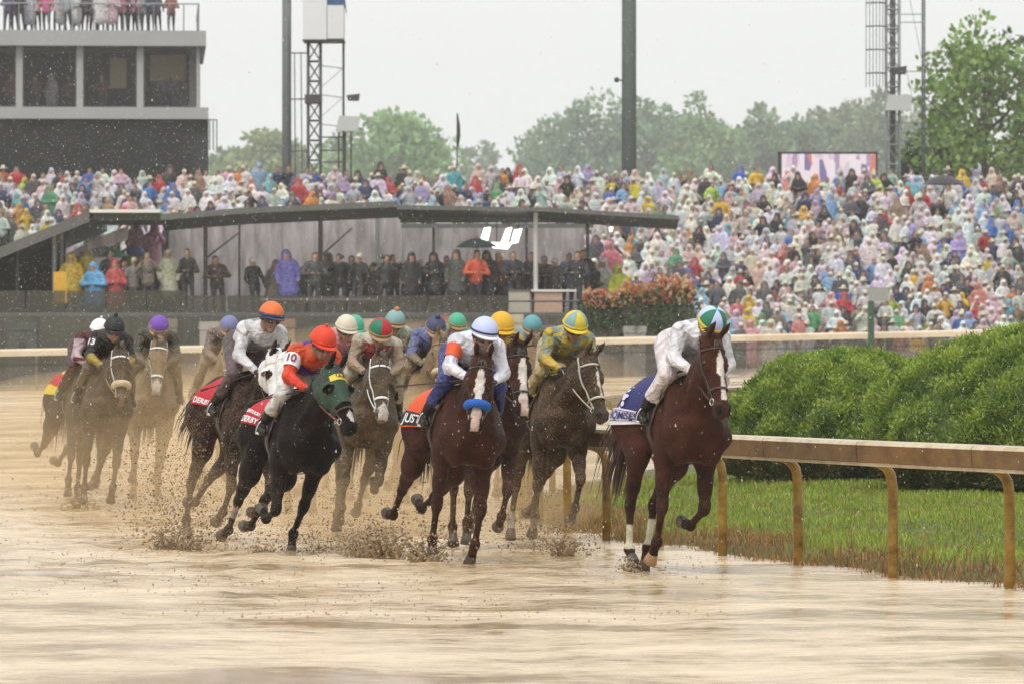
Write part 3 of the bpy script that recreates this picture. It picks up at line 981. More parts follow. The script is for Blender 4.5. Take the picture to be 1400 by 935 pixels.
        b.build('glove', spec.get('glove', M_GLOVE), root, True)
    # stirrups hang from the saddle
    for s in (-1, 1):
        ank = B(-0.05, s * 0.325, -0.28); sole = Vector(ank + (0.06, s * 0.005, -0.075))
        b = MB(); b.tube([sole + Vector((0, -0.055, 0)), sole + Vector((0, 0.055, 0))], 0.012, 6)
        b.tube([sole + Vector((0, 0.055 * math.cos(q), 0.12 * math.sin(q))) for q in np.linspace(0, math.pi, 11)], 0.006, 6)
        st = b.build('stirrup', M_STEEL, root, True)
        top = Vector(H.around(0.22, R(s * 45), 0.04))
        b = MB(); b.strip([sole + Vector((0, 0, 0.12)), top], [Vector((1, 0, 0))] * 2, 0.02, 0.005); b.build('stirrup_leather', spec.get('leather', M_LEATHER), st, True)
    # numbered armband
    ab = spec.get('armband')
    if ab:
        txt, m1, m2, side = ab
        s = side
        sh = Vector(che + (0.05, s * 0.175, 0.025)); sp = spec.get('arm', {}).get('L' if s > 0 else 'R', (0, 0, 0))
        hand = B(0.50 + fwd * 0.5 + sp[0], s * (0.105 + sp[1]), 0.08 + sp[2])
        elb = Vector((np.array(sh) * 0.5 + hand * 0.5) + (-0.05, s * 0.105, -0.06))
        ax = (elb - sh).normalized(); e1 = Vector((0, s, 0)); e1 = (e1 - ax * e1.dot(ax)).normalized(); e2 = ax.cross(e1)
        b = MB(); pts = []
        vs = []; fs = []
        for j in range(5):
            c = sh + (elb - sh) * (0.16 + 0.50 * j / 4); r = 0.079 - 0.008 * j / 4
            for i in range(16):
                q = 2 * math.pi * i / 16; vs.append(c + (e1 * math.cos(q) + e2 * math.sin(q)) * r)
        for j in range(4):
            for i in range(16): fs.append((j * 16 + i, j * 16 + (i + 1) % 16, (j + 1) * 16 + (i + 1) % 16, (j + 1) * 16 + i))
        band = b.add(vs, fs).build('armband', m1, root, True)
        if txt:
            pm = text_mesh(txt, 0.105, bold=0.003)
            out = e2 if e2.x > 0 else -e2          # towards the front of the rider
            co = []
            for v in pm.vertices:
                q = v.co.x / 0.08 * (-1 if s < 0 else -1)
                cc = sh + (elb - sh) * 0.41 - ax * v.co.y
                dirv = (e1 * 0.55 + out * 0.83).normalized(); tan = ax.cross(dirv).normalized()
                if tan.dot(Vector((0, 1, 0))) < 0: tan = -tan
                co.append(cc + (dirv * math.cos(q) - tan * math.sin(q) * -1 * (1)) .normalized() * 0.084 if False else cc + (dirv * math.cos(v.co.x / 0.08) + tan * math.sin(v.co.x / 0.08)) * 0.083)
            pm.vertices.foreach_set('co', [c for v in co for c in v]); pm.materials.append(m2); pm.update()
            obj('number', pm, band)
    return root, dict(hands=hands, B=B)

def make_reins(H, info, root_horse, m):
    for (wr, hand, s) in info['hands']:
        c = hround(H, 0.47, R(s * 112), -0.10, 0.014)
        h = Vector(hand) + Vector((0.04, 0, 0))
        b = MB(); mid = (c * 0.5 + h * 0.5) + Vector((0, s * 0.05, -0.03))
        pts = [c + (mid - c) * (2 * u) * (1 - u) + (h - c) * u * u if False else (c * (1 - u) ** 2 + mid * 2 * u * (1 - u) + h * u * u) for u in np.linspace(0, 1, 9)]
        b.strip(pts, [Vector((0, 0, 1))] * 9, 0.016, 0.005); b.build('rein', m, root_horse, True)
    # loop hanging between the hands
    a, b_ = Vector(info['hands'][0][1]), Vector(info['hands'][1][1])
    lo = (a + b_) / 2 + Vector((0.06, 0, -0.06))

def place(root, px, d, yaw, dz=0.0, scale=1.0, roll=0.0):
    x = (px - 700.0) / F * d
    root.location = (x, d, gz(x, d) + dz)
    root.rotation_euler = (R(-roll), 0, R(yaw - 90))
    root.scale = (scale,) * 3

# ------------------------------------------------------------------ the ground and the sloppy track
def track_material():
    m, nt, b = new_mat('wet_track')
    tc = nn(nt, 'ShaderNodeTexCoord')
    mp = nn(nt, 'ShaderNodeMapping'); mp.inputs['Scale'].default_value = (0.75, 1.05, 1.0)
    nt.links.new(tc.outputs['Object'], mp.inputs['Vector'])
    n1 = nn(nt, 'ShaderNodeTexNoise', Scale=0.6, Detail=6.0, Roughness=0.58)
    n2 = nn(nt, 'ShaderNodeTexNoise', Scale=5.0, Detail=5.0, Roughness=0.65)
    n3 = nn(nt, 'ShaderNodeTexNoise', Scale=22.0, Detail=4.0, Roughness=0.7)
    for n in (n1, n2, n3): nt.links.new(mp.outputs['Vector'], n.inputs['Vector'])
    cr = nn(nt, 'ShaderNodeValToRGB')
    cr.color_ramp.elements[0].position = 0.34; cr.color_ramp.elements[0].color = (0.37, 0.245, 0.12, 1)
    cr.color_ramp.elements[1].position = 0.62; cr.color_ramp.elements[1].color = (0.68, 0.545, 0.365, 1)
    e = cr.color_ramp.elements.new(0.47); e.color = (0.54, 0.40, 0.235, 1)
    mxf = nn(nt, 'ShaderNodeMix', data_type='FLOAT'); mxf.inputs['Factor'].default_value = 0.38
    nt.links.new(n1.outputs['Fac'], mxf.inputs['A']); nt.links.new(n2.outputs['Fac'], mxf.inputs['B'])
    nt.links.new(mxf.outputs['Result'], cr.inputs['Fac'])
    nt.links.new(cr.outputs['Color'], b.inputs['Base Color'])
    # standing water: smooth film in the low spots
    pr = nn(nt, 'ShaderNodeMapRange'); pr.inputs['From Min'].default_value = 0.44; pr.inputs['From Max'].default_value = 0.66
    pr.inputs['To Min'].default_value = 0.10; pr.inputs['To Max'].default_value = 0.42
    nt.links.new(mxf.outputs['Result'], pr.inputs['Value'])
    nt.links.new(pr.outputs['Result'], b.inputs['Roughness'])
    b.inputs['Specular IOR Level'].default_value = 0.5
    hgt = nn(nt, 'ShaderNodeMath', operation='ADD'); nt.links.new(n2.outputs['Fac'], hgt.inputs[0])
    h3 = nn(nt, 'ShaderNodeMath', operation='MULTIPLY'); h3.inputs[1].default_value = 0.35; nt.links.new(n3.outputs['Fac'], h3.inputs[0]); nt.links.new(h3.outputs[0], hgt.inputs[1])
    dm = nn(nt, 'ShaderNodeMath', operation='MULTIPLY'); nt.links.new(hgt.outputs[0], dm.inputs[0])
    pm = nn(nt, 'ShaderNodeMapRange'); pm.inputs['From Min'].default_value = 0.46; pm.inputs['From Max'].default_value = 0.66; pm.inputs['To Min'].default_value = 0.14
    nt.links.new(mxf.outputs['Result'], pm.inputs['Value']); nt.links.new(pm.outputs['Result'], dm.inputs[1])
    bp = nn(nt, 'ShaderNodeBump', Strength=0.6, Distance=0.05)
    nt.links.new(dm.outputs[0], bp.inputs['Height']); nt.links.new(bp.outputs['Normal'], b.inputs['Normal'])
    return m

def sheet(name, xs, ys, zf, m, smooth=True):
    X, Y = np.meshgrid(np.array(xs, float), np.array(ys, float))
    Z = zf(X, Y)
    V = np.stack([X, Y, Z], -1).reshape(-1, 3)
    nx, ny = len(xs), len(ys)
    i = np.arange(nx - 1)[None, :] + nx * np.arange(ny - 1)[:, None]
    q = np.stack([i, i + 1, i + nx + 1, i + nx], -1).reshape(-1, 4)
    return obj(name, np_mesh(name, V, q, smooth, None, [m]))

M_DIRT = mat('damp_earth', (0.10, 0.085, 0.06), 0.9, var=0.3, scale=0.3)
g = sheet('ground', [-2500, -400, -100, -50, -25, 0, 25, 50, 100, 400, 2500], [-60, 0, 30, 60, 80, 100, 120, 140, 160, 180, 205, 400, 1500, 5000],
          lambda X, Y: ground_z(X, Y) - 0.12, M_DIRT)
tag(g, kind='structure')

def track_z(X, Y):
    # shallow ruts and hoof-churned relief on the banked track
    z = ground_z(X, Y)
    r = 0.6 * (0.016 * np.sin(X * 1.3 + 0.35 * Y + 2 * np.sin(Y * 0.11)) + 0.010 * np.sin(X * 3.1 - 0.8 * Y + 1.3 * np.sin(X * 0.9)) + 0.007 * np.sin(2.3 * Y + X * 1.7))
    # hoof-churned band where the field has run, smoother and wetter beside the rail and in front
    q = np.random.default_rng(17); ch = np.zeros_like(X)
    for k in range(30):
        a = q.uniform(0, 2 * np.pi); f_ = q.uniform(5, 17); ch += np.sin(X * f_ * np.cos(a) + Y * f_ * np.sin(a) * 0.7 + q.uniform(0, 6.28) + 1.3 * np.sin(0.9 * X + 0.5 * Y + k))
    ch = np.clip(ch / 4.0, -1.5, 2.0)
    band = sstep(39, 48, Y) * sstep(75, 62, Y) * sstep(2.4, 0.2, X + 0.12 * (Y - 47)) + 0.25
    return z + r * np.clip((170 - Y) / 60, 0, 1) + 0.007 * ch * band * (Y < 80)
tr = sheet('racetrack', np.concatenate([[-60, -40], np.arange(-24, -8.1, 0.5), np.arange(-8, 6, 0.085), np.arange(6, 28.1, 0.5), [40, 60]]), np.concatenate([np.arange(22, 34, 0.25), np.arange(34, 66, 0.10), np.arange(66, 80, 0.25), np.arange(80, 172, 1.0)]), track_z, track_material())
tag(tr, kind='structure')

# ------------------------------------------------------------------ inner rail: line of the posts, then the bend behind the shrubs
RAIL = [(6.2, 34.6), (5.4, 37.6), (4.55, 40.6), (3.72, 43.6), (3.00, 46.2), (2.36, 48.8), (1.80, 51.1), (1.29, 53.3), (0.83, 55.5), (0.47, 57.8), (0.20, 60.2), (0.02, 62.8), (-0.02, 65.5),
        (0.12, 68.5), (0.42, 72.0), (0.85, 76.0), (1.45, 80.0), (2.25, 83.5), (3.25, 86.2), (4.6, 88.3), (6.4, 89.8), (8.6, 90.7), (11.0, 91.0)]
RAIL = [Vector((x, y, 0)) for x, y in RAIL]

def muddy_white(name, base, mud, lo, hi, rough=0.5, scale=3.0):
    m, nt, b = new_mat(name)
    tc = nn(nt, 'ShaderNodeTexCoord')
    n1 = nn(nt, 'ShaderNodeTexNoise', Scale=scale, Detail=7.0, Roughness=0.7)
    mp = nn(nt, 'ShaderNodeMapping'); mp.inputs['Scale'].default_value = (1, 1, 1.6)
    nt.links.new(tc.outputs['Object'], mp.inputs['Vector']); nt.links.new(mp.outputs['Vector'], n1.inputs['Vector'])
    cr = nn(nt, 'ShaderNodeValToRGB')
    cr.color_ramp.elements[0].position = lo; cr.color_ramp.elements[0].color = (*mud, 1)
    cr.color_ramp.elements[1].position = hi; cr.color_ramp.elements[1].color = (*base, 1)
    nt.links.new(n1.outputs['Fac'], cr.inputs['Fac']); nt.links.new(cr.outputs['Color'], b.inputs['Base Color'])
    b.inputs['Roughness'].default_value = rough
    b.inputs['Specular IOR Level'].default_value = 0.2
    bp = nn(nt, 'ShaderNodeBump', Strength=0.3, Distance=0.01)
    nt.links.new(n1.outputs['Fac'], bp.inputs['Height']); nt.links.new(bp.outputs['Normal'], b.inputs['Normal'])
    return m
M_RAIL = muddy_white('mud_stained_rail', (0.23, 0.13, 0.04), (0.08, 0.042, 0.014), 0.33, 0.70, 0.35)
M_RAILTOP = muddy_white('wet_rail_cap', (0.58, 0.48, 0.33), (0.36, 0.25, 0.12), 0.3, 0.6, 0.25)
M_POST = muddy_white('mud_stained_post', (0.44, 0.28, 0.06), (0.17, 0.09, 0.02), 0.35, 0.7, 0.32, 5.0)

rail = empty('inner_rail', RAIL[3])
tag(rail, 'mud stained inner running rail on curved gooseneck posts beside the grass', 'rail')
def rail_normal(i):
    a, b = RAIL[max(i - 1, 0)], RAIL[min(i + 1, len(RAIL) - 1)]
    t = (b - a).normalized()
    return t, Vector((t.y, -t.x, 0))     # normal points to the infield side
o3 = RAIL[3]
def sweep_rail(i, prof):
    """one rail section between two posts, curved a little by four stations"""
    st = []
    n = len(RAIL)
    p0, p1, p2, p3 = RAIL[max(i - 1, 0)], RAIL[i], RAIL[i + 1], RAIL[min(i + 2, n - 1)]
    for u in (0.004, 0.25, 0.5, 0.75, 0.996):
        q = 0.5 * ((2 * p1) + (p2 - p0) * u + (2 * p0 - 5 * p1 + 4 * p2 - p3) * u * u + (3 * p1 - p0 - 3 * p2 + p3) * u ** 3)
        st.append(q)
    vs = []; fs = []; k = len(prof)
    for j, q in enumerate(st):
        t = (st[min(j + 1, 4)] - st[max(j - 1, 0)]).normalized(); nrm = Vector((t.y, -t.x, 0))
        zb = gz(q.x, q.y)
        for (o, z) in prof: vs.append(q - o3 + nrm * o + Vector((0, 0, zb + z)))
    for j in range(4):
        for a in range(k): fs.append((j * k + a, j * k + (a + 1) % k, (j + 1) * k + (a + 1) % k, (j + 1) * k + a))
    fs.append(tuple(range(k - 1, -1, -1))); fs.append(tuple(range(4 * k, 5 * k)))
    return vs, fs
PROF_FACE = [(-0.20, 0.925), (-0.215, 0.93), (-0.225, 1.06), (-0.20, 1.085), (-0.02, 1.088), (0.0, 1.06), (0.0, 1.02), (-0.17, 0.945)]
PROF_CAP = [(-0.228, 1.064), (-0.205, 1.092), (-0.02, 1.096), (-0.018, 1.0885), (-0.20, 1.0855), (-0.2255, 1.06)]
PROF_LIP = [(-0.20, 0.895), (-0.185, 0.895), (-0.17, 0.918), (-0.20, 0.922)]
for i in range(len(RAIL) - 1):
    b = MB(); b.add(*sweep_rail(i, PROF_FACE)); sec = b.build('rail_board', M_RAIL, rail, False)
    b = MB(); b.add(*sweep_rail(i, PROF_CAP)); b.build('rail_cap', M_RAILTOP, sec, False)
    b = MB(); b.add(*sweep_rail(i, PROF_LIP)); b.build('rail_lip', M_RAILTOP, sec, False)
for i, p in enumerate(RAIL):
    t, nrm = rail_normal(i)
    zb = gz(p.x, p.y)
    q = p - o3
    pts = []
    for (o, z) in ((0.09, -0.2), (0.09, 0.4), (0.088, 0.72), (0.07, 0.82), (0.03, 0.88), (-0.03, 0.915), (-0.10, 0.93)):
        pts.append(q + nrm * o + Vector((0, 0, zb + z)))
    b = MB(); b.tube(pts, 0.041, 12); post = b.build('post', M_POST, rail, True)
    b = MB(); c = q + nrm * -0.09
    b.box(-0.07, 0.07, -0.05, 0.05, zb + 0.93, zb + 0.985, M=Matrix.Translation((c.x, c.y, 0)) @ Matrix.Rotation(math.atan2(t.y, t.x), 4, 'Z'))
    b.build('bracket', M_POST, post)

# ------------------------------------------------------------------ infield lawn behind the rail
def catmull(P, per=6):
    out = []
    for i in range(len(P) - 1):
        p0, p1, p2, p3 = P[max(i - 1, 0)], P[i], P[i + 1], P[min(i + 2, len(P) - 1)]
        for k in range(per):
            u = k / per
            out.append(0.5 * ((2 * p1) + (p2 - p0) * u + (2 * p0 - 5 * p1 + 4 * p2 - p3) * u * u + (3 * p1 - p0 - 3 * p2 + p3) * u ** 3))
    out.append(P[-1])
    return out
RC = catmull(RAIL, 5)
RCx = np.array([p.x for p in RC]); RCy = np.array([p.y for p in RC])
def lawn_inside(x, y):
    """signed distance-like: positive inside the infield (right of the rail line)"""
    x = np.atleast_1d(np.asarray(x, float)); y = np.atleast_1d(np.asarray(y, float))
    d2 = (x[:, None] - RCx[None]) ** 2 + (y[:, None] - RCy[None]) ** 2
    j = d2.argmin(1); j0 = np.clip(j - 1, 0, len(RCx) - 3); j1 = j0 + 2
    tx, ty = RCx[j1] - RCx[j0], RCy[j1] - RCy[j0]
    side = (x - RCx[j]) * ty - (y - RCy[j]) * tx
    return np.sqrt(d2[np.arange(len(x)), j]) * np.sign(side)
def lawn_h(dist):
    return -0.05 + 0.16 * sstep(0.10, 0.9, dist) + 0.16 * sstep(0.8, 4.0, dist)
ys = np.arange(33, 92, 0.4); nu = 26
V = []; 
for y in ys:
    # left border: the rail at this depth (first crossing from the right)
    seg = [(RCx[k] + (RCx[k + 1] - RCx[k]) * (y - RCy[k]) / (RCy[k + 1] - RCy[k])) for k in range(len(RCx) - 1) if min(RCy[k], RCy[k + 1]) <= y <= max(RCy[k], RCy[k + 1]) and RCy[k] != RCy[k + 1]]
    xl = min(seg) if seg else 12.0
    for u in np.linspace(0, 1, nu): V.append((xl + (26 - xl) * u ** 2.2, y))
V = np.array(V)
dist = lawn_inside(V[:, 0], V[:, 1])
edge_n = np.array([mnoise.noise((a * 1.2, b_ * 0.5, 3.0)) for a, b_ in V])
Z = ground_z(V[:, 0], V[:, 1]) + lawn_h(dist + 0.25 * edge_n) + 0.02 * edge_n
i = np.arange(nu - 1)[None, :] + nu * np.arange(len(ys) - 1)[:, None]
q = np.stack([i, i + 1, i + nu + 1, i + nu], -1).reshape(-1, 4)
M_LAWN = mat('lawn_soil', (0.10, 0.115, 0.035), 0.95, var=0.5, scale=2.0, bump=0.4)
lw = obj('lawn', np_mesh('lawn', np.column_stack([V, Z]), q, True, None, [M_LAWN]))
tag(lw, kind='structure')

def blade_material(name, rough=0.5):
    m, nt, b = new_mat(name)
    a_ = nn(nt, 'ShaderNodeAttribute', attribute_name='Col')
    nt.links.new(a_.outputs['Color'], b.inputs['Base Color'])
    b.inputs['Roughness'].default_value = rough
    b.inputs['Specular IOR Level'].default_value = 0.25
    tl = nn(nt, 'ShaderNodeBsdfTranslucent'); nt.links.new(a_.outputs['Color'], tl.inputs['Color'])
    mx = nn(nt, 'ShaderNodeMixShader'); mx.inputs[0].default_value = 0.3
    out = nt.nodes['Material Output']
    nt.links.new(b.outputs[0], mx.inputs[1]); nt.links.new(tl.outputs[0], mx.inputs[2]); nt.links.new(mx.outputs[0], out.inputs['Surface'])
    return m
M_BLADE = blade_material('grass_blade')
M_LEAF = blade_material('leaf', 0.45)

def blades(name, x, y, z, hgt, wid, cols, lean=0.35, label=None):
    n = len(x)
    a = nrg.uniform(0, 2 * np.pi, n); dx, dy = np.cos(a) * wid, np.sin(a) * wid
    la = nrg.uniform(0, 2 * np.pi, n); lx, ly = np.cos(la) * hgt * lean * nrg.random(n), np.sin(la) * hgt * lean * nrg.random(n)
    P0 = np.stack([x - dx, y - dy, z - 0.01], 1); P1 = np.stack([x + dx, y + dy, z - 0.01], 1)
    P2 = np.stack([x + lx * 0.4 + dx * .7, y + ly * 0.4 + dy * .7, z + hgt * 0.6], 1); P3 = np.stack([x + lx * 0.4 - dx * .7, y + ly * 0.4 - dy * .7, z + hgt * 0.6], 1)
    P4 = np.stack([x + lx, y + ly, z + hgt], 1)
    V = np.stack([P0, P1, P2, P3, P4], 1).reshape(-1, 3)
    b = 5 * np.arange(n)[:, None]
    T = np.concatenate([b + [0, 1, 2], b + [0, 2, 3], b + [3, 2, 4]], 0)
    C = np.repeat(cols, 5, axis=0)
    return obj(name, np_mesh(name, V, T, False, C, [M_BLADE]))
n = 170000
x = nrg.uniform(-0.2, 9.5, n); y = nrg.uniform(40, 74, n)
keep = nrg.random(n) < np.clip((58 / y) ** 1.5, 0, 1)
x, y = x[keep], y[keep]
keep = np.abs(x / y * F) < 760; x, y = x[keep], y[keep]
d = lawn_inside(x, y)
k = d > 0.16 + 0.1 * nrg.random(len(d)); x, y, d = x[k], y[k], d[k]
en = np.array([mnoise.noise((a * 1.2, b_ * 0.5, 3.0)) for a, b_ in zip(x, y)])
pn = np.array([mnoise.noise((a * 0.8, b_ * 0.35, 9.0)) for a, b_ in zip(x, y)])
z = ground_z(x, y) + lawn_h(d + 0.25 * en) + 0.02 * en
dry = np.clip(sstep(1.5, 0.5, d + 0.9 * pn), 0.04, 1)
green = np.array([0.23, 0.32, 0.05]) * (1 + 0.35 * pn[:, None]) * nrg.uniform(0.7, 1.35, (len(x), 1))
yel = np.array([0.36, 0.37, 0.06]) * nrg.uniform(0.7, 1.2, (len(x), 1))
green = np.where(nrg.random((len(x), 1)) < 0.22, yel, green)
brown = np.array([0.36, 0.215, 0.085]) * nrg.uniform(0.5, 1.3, (len(x), 1))
isdry = nrg.random(len(x)) < dry
cols = np.where(isdry[:, None], brown, green)
hg = np.where(isdry, nrg.uniform(0.02, 0.10, len(x)) * (1 + 0.8 * pn), nrg.uniform(0.02, 0.065, len(x)) * (1 + 0.7 * pn))
gr = blades('grass', x, y, z, hg, nrg.uniform(0.004, 0.009, len(x)), cols, 0.9)
tag(gr, 'bright green grass with a dry brown fringe behind the inner rail', 'grass', kind='stuff')

# ------------------------------------------------------------------ clipped juniper mounds
def leaf_cloud(name, P, N, size, cols, m, parent=None, aspect=2.2, spread=0.7):
    """small pointed leaves on points P leaning along N"""
    n = len(P)
    d = N + nrg.normal(0, spread, (n, 3)); d /= np.linalg.norm(d, axis=1)[:, None]
    r = nrg.normal(0, 1, (n, 3)); s = np.cross(d, r); s /= np.linalg.norm(s, axis=1)[:, None] + 1e-9
    L = size * nrg.uniform(0.6, 1.4, n)[:, None]
    A = P; B = P + d * L * 0.5 + s * L / aspect / 2; C = P + d * L; D = P + d * L * 0.5 - s * L / aspect / 2
    V = np.stack([A, B, C, D], 1).reshape(-1, 3)
    q = 4 * np.arange(n)[:, None] + [0, 1, 2, 3]
    return obj(name, np_mesh(name, V, q, False, np.repeat(cols, 4, axis=0), [m]), parent)

def hedge(cx, cy, rx, ry, h, seed, label, nleaf):
    r = np.random.default_rng(seed)
    zb = gz(cx, cy) + 0.14
    root = empty('juniper_shrub', (cx, cy, zb)); tag(root, label, 'shrub', 'clipped shrubs on the infield lawn')
    NU, NV = 72, 26
    th = np.linspace(0, 2 * np.pi, NU, endpoint=False); ph = np.linspace(0, 1, NV)
    T, Pp = np.meshgrid(th, ph)
    def surf(T, Pp):
        # overhanging skirt, then a long domed top
        rr = np.where(Pp < 0.18, 0.90 + 0.10 * (Pp / 0.18), np.cos((Pp - 0.18) / 0.82 * np.pi / 2) ** 0.80)
        zz = np.where(Pp < 0.18, 0.10 + 0.20 * (Pp / 0.18), 0.30 + 0.70 * np.sin((Pp - 0.18) / 0.82 * np.pi / 2) ** 1.0)
        lump = 0.030 * np.sin(5 * T + seed) * np.sin(7 * Pp + 1) + 0.022 * np.sin(11 * T + 3 * Pp * 4 + seed) + 0.03 * np.sin(17 * T - 13 * Pp)
        k = 1 + lump
        return np.stack([rx * rr * np.cos(T) * k, ry * rr * np.sin(T) * k, h * zz * (1 + 0.5 * lump)], -1)
    S = surf(T, Pp)
    V = (S * 0.955).reshape(-1, 3)
    i = np.arange(NU)[None, :] + NU * np.arange(NV - 1)[:, None]; j = (np.arange(NU)[None, :] + 1) % NU + NU * np.arange(NV - 1)[:, None]
    q = np.stack([i, j, j + NU, i + NU], -1).reshape(-1, 4)
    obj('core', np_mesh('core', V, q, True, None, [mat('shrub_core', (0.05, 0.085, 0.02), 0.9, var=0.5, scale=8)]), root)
    # sprays of foliage: tufts fanning up and outwards
    nt_ = nleaf // 14
    t = r.uniform(0, 2 * np.pi, nt_); p = r.random(nt_) ** 0.9
    base = surf(t, p)
    e = 1e-3
    Nn = np.cross(surf(t + e, p) - base, surf(t, np.clip(p + e, 0, 1)) - base); Nn /= np.linalg.norm(Nn, axis=1)[:, None] + 1e-12
    Nn = np.where((np.sum(Nn * base, 1) < 0)[:, None], -Nn, Nn)
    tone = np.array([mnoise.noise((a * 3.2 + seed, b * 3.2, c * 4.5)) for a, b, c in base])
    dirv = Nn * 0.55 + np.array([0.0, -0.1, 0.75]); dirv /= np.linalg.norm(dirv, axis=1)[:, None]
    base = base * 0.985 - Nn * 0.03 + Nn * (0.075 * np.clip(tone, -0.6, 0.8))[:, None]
    P = np.repeat(base, 14, 0) + r.normal(0, 0.030, (nt_ * 14, 3)); D = np.repeat(dirv, 14, 0)
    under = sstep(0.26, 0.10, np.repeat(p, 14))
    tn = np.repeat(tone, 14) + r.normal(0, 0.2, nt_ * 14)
    lighter = np.array([0.40, 0.50, 0.085]); deep_shade = np.array([0.10, 0.18, 0.035])  # lit tufts lighter, recessed tufts darker: light and shade put into foliage colour
    c = lerp3(np.tile(deep_shade, (len(P), 1)), lighter, np.clip(0.42 + 0.75 * tn, 0, 1))
    skirt_shade = np.array([0.13, 0.10, 0.05])      # browner, darker skirt: shade of the underside put into the colour
    c = lerp3(c, skirt_shade, under * 0.8)
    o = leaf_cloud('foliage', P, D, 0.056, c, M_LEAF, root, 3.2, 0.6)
    b = MB(); rr = random.Random(seed)
    for _ in range(9):
        a = rr.uniform(0, 6.28); b.tube([(0.1 * math.cos(a), 0.1 * math.sin(a), -0.15), (rx * 0.35 * math.cos(a), ry * 0.35 * math.sin(a), h * 0.25), (rx * 0.7 * math.cos(a), ry * 0.7 * math.sin(a), h * 0.4)], [0.05, 0.035, 0.015], 6)
    b.build('stem', mat('bark', (0.09, 0.065, 0.045), 0.9, var=0.3), root)
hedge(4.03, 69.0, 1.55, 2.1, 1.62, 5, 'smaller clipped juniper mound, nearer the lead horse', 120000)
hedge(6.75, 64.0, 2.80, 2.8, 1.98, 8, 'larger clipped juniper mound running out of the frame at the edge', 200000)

# ------------------------------------------------------------------ outer rail with mesh skirt
M_ORAIL = muddy_white('cream_outer_rail', (0.72, 0.62, 0.47), (0.55, 0.43, 0.29), 0.3, 0.55, 0.4, 0.8)
def mesh_cloth(name, color, alpha, scale=60):
    m, nt, b = new_mat(name)
    tc = nn(nt, 'ShaderNodeTexCoord'); nz = nn(nt, 'ShaderNodeTexNoise', Scale=1.1, Detail=6.0, Roughness=0.7)
    nt.links.new(tc.outputs['Object'], nz.inputs['Vector'])
    mx = nn(nt, 'ShaderNodeMix', data_type='RGBA'); mx.inputs['A'].default_value = (*[c * 0.6 for c in color], 1); mx.inputs['B'].default_value = (*[c * 1.4 for c in color], 1)
    nt.links.new(nz.outputs['Fac'], mx.inputs['Factor']); nt.links.new(mx.outputs['Result'], b.inputs['Base Color'])
    b.inputs['Roughness'].default_value = 0.8
    b.inputs['Alpha'].default_value = alpha
    return m
M_SKIRT = mesh_cloth('fence_mesh', (0.13, 0.12, 0.105), 0.62)
orail = empty('outer_rail', (0, 155, gz(0, 155)))
tag(orail, 'pale outer rail with grey mesh below along the foot of the crowd', 'rail')
def orail_pt(px):
    u = px / 1400.0
    d = 150.0 + 16.0 * u
    x = (px - 700) / F * d
    return Vector((x, d, gz(x, d) - 0.0))
oo = Vector((0, 155, gz(0, 155)))
st = [orail_pt(p) for p in range(-240, 1700, 58)]
ORAIL_PTS = st
for i in range(len(st) - 1):
    a, b_ = st[i] - oo, st[i + 1] - oo
    ang = math.atan2((b_ - a).y, (b_ - a).x)
    mb = MB()
    for (o0, o1, z0, z1) in ((0.0, 0.12, 0.93, 1.12),):
        vs = []
        for p in (a, b_ - (b_ - a) * 0.004):
            nrm = Vector((math.sin(ang), -math.cos(ang), 0))
            vs += [p + nrm * o1 + Vector((0, 0, z0)), p + nrm * o1 + Vector((0, 0, z1 - 0.05)), p + nrm * (o1 - 0.05) + Vector((0, 0, z1)), p + nrm * o0 + Vector((0, 0, z1)), p + nrm * o0 + Vector((0, 0, z0))]
        fs = [(k, (k + 1) % 5, 5 + (k + 1) % 5, 5 + k) for k in range(5)] + [(4, 3, 2, 1, 0), (5, 6, 7, 8, 9)]
        mb.add(vs, fs)
    mb.build('rail_board', M_ORAIL, orail)
    mb = MB(); mb.add([a + Vector((0, 0.0, 0.02)), b_ + Vector((0, 0.0, 0.02)), b_ + Vector((0, 0.0, 0.92)), a + Vector((0, 0.0, 0.92))], [(0, 1, 2, 3)])
    mb.build('mesh_panel', M_SKIRT, orail)
    mb = MB(); mb.tube([a + Vector((0, 0.06, -0.1)), a + Vector((0, 0.06, 0.93))], 0.035, 8); mb.build('post', M_ORAIL, orail, True)
    if i % 2 == 0:
        pass
# low top wire on the near side
mb = MB(); mb.tube([p - oo + Vector((0, -0.03, 0.70)) for p in st], 0.012, 5); mb.build('wire', mat('green_wire', (0.03, 0.06, 0.05), 0.5), orail)

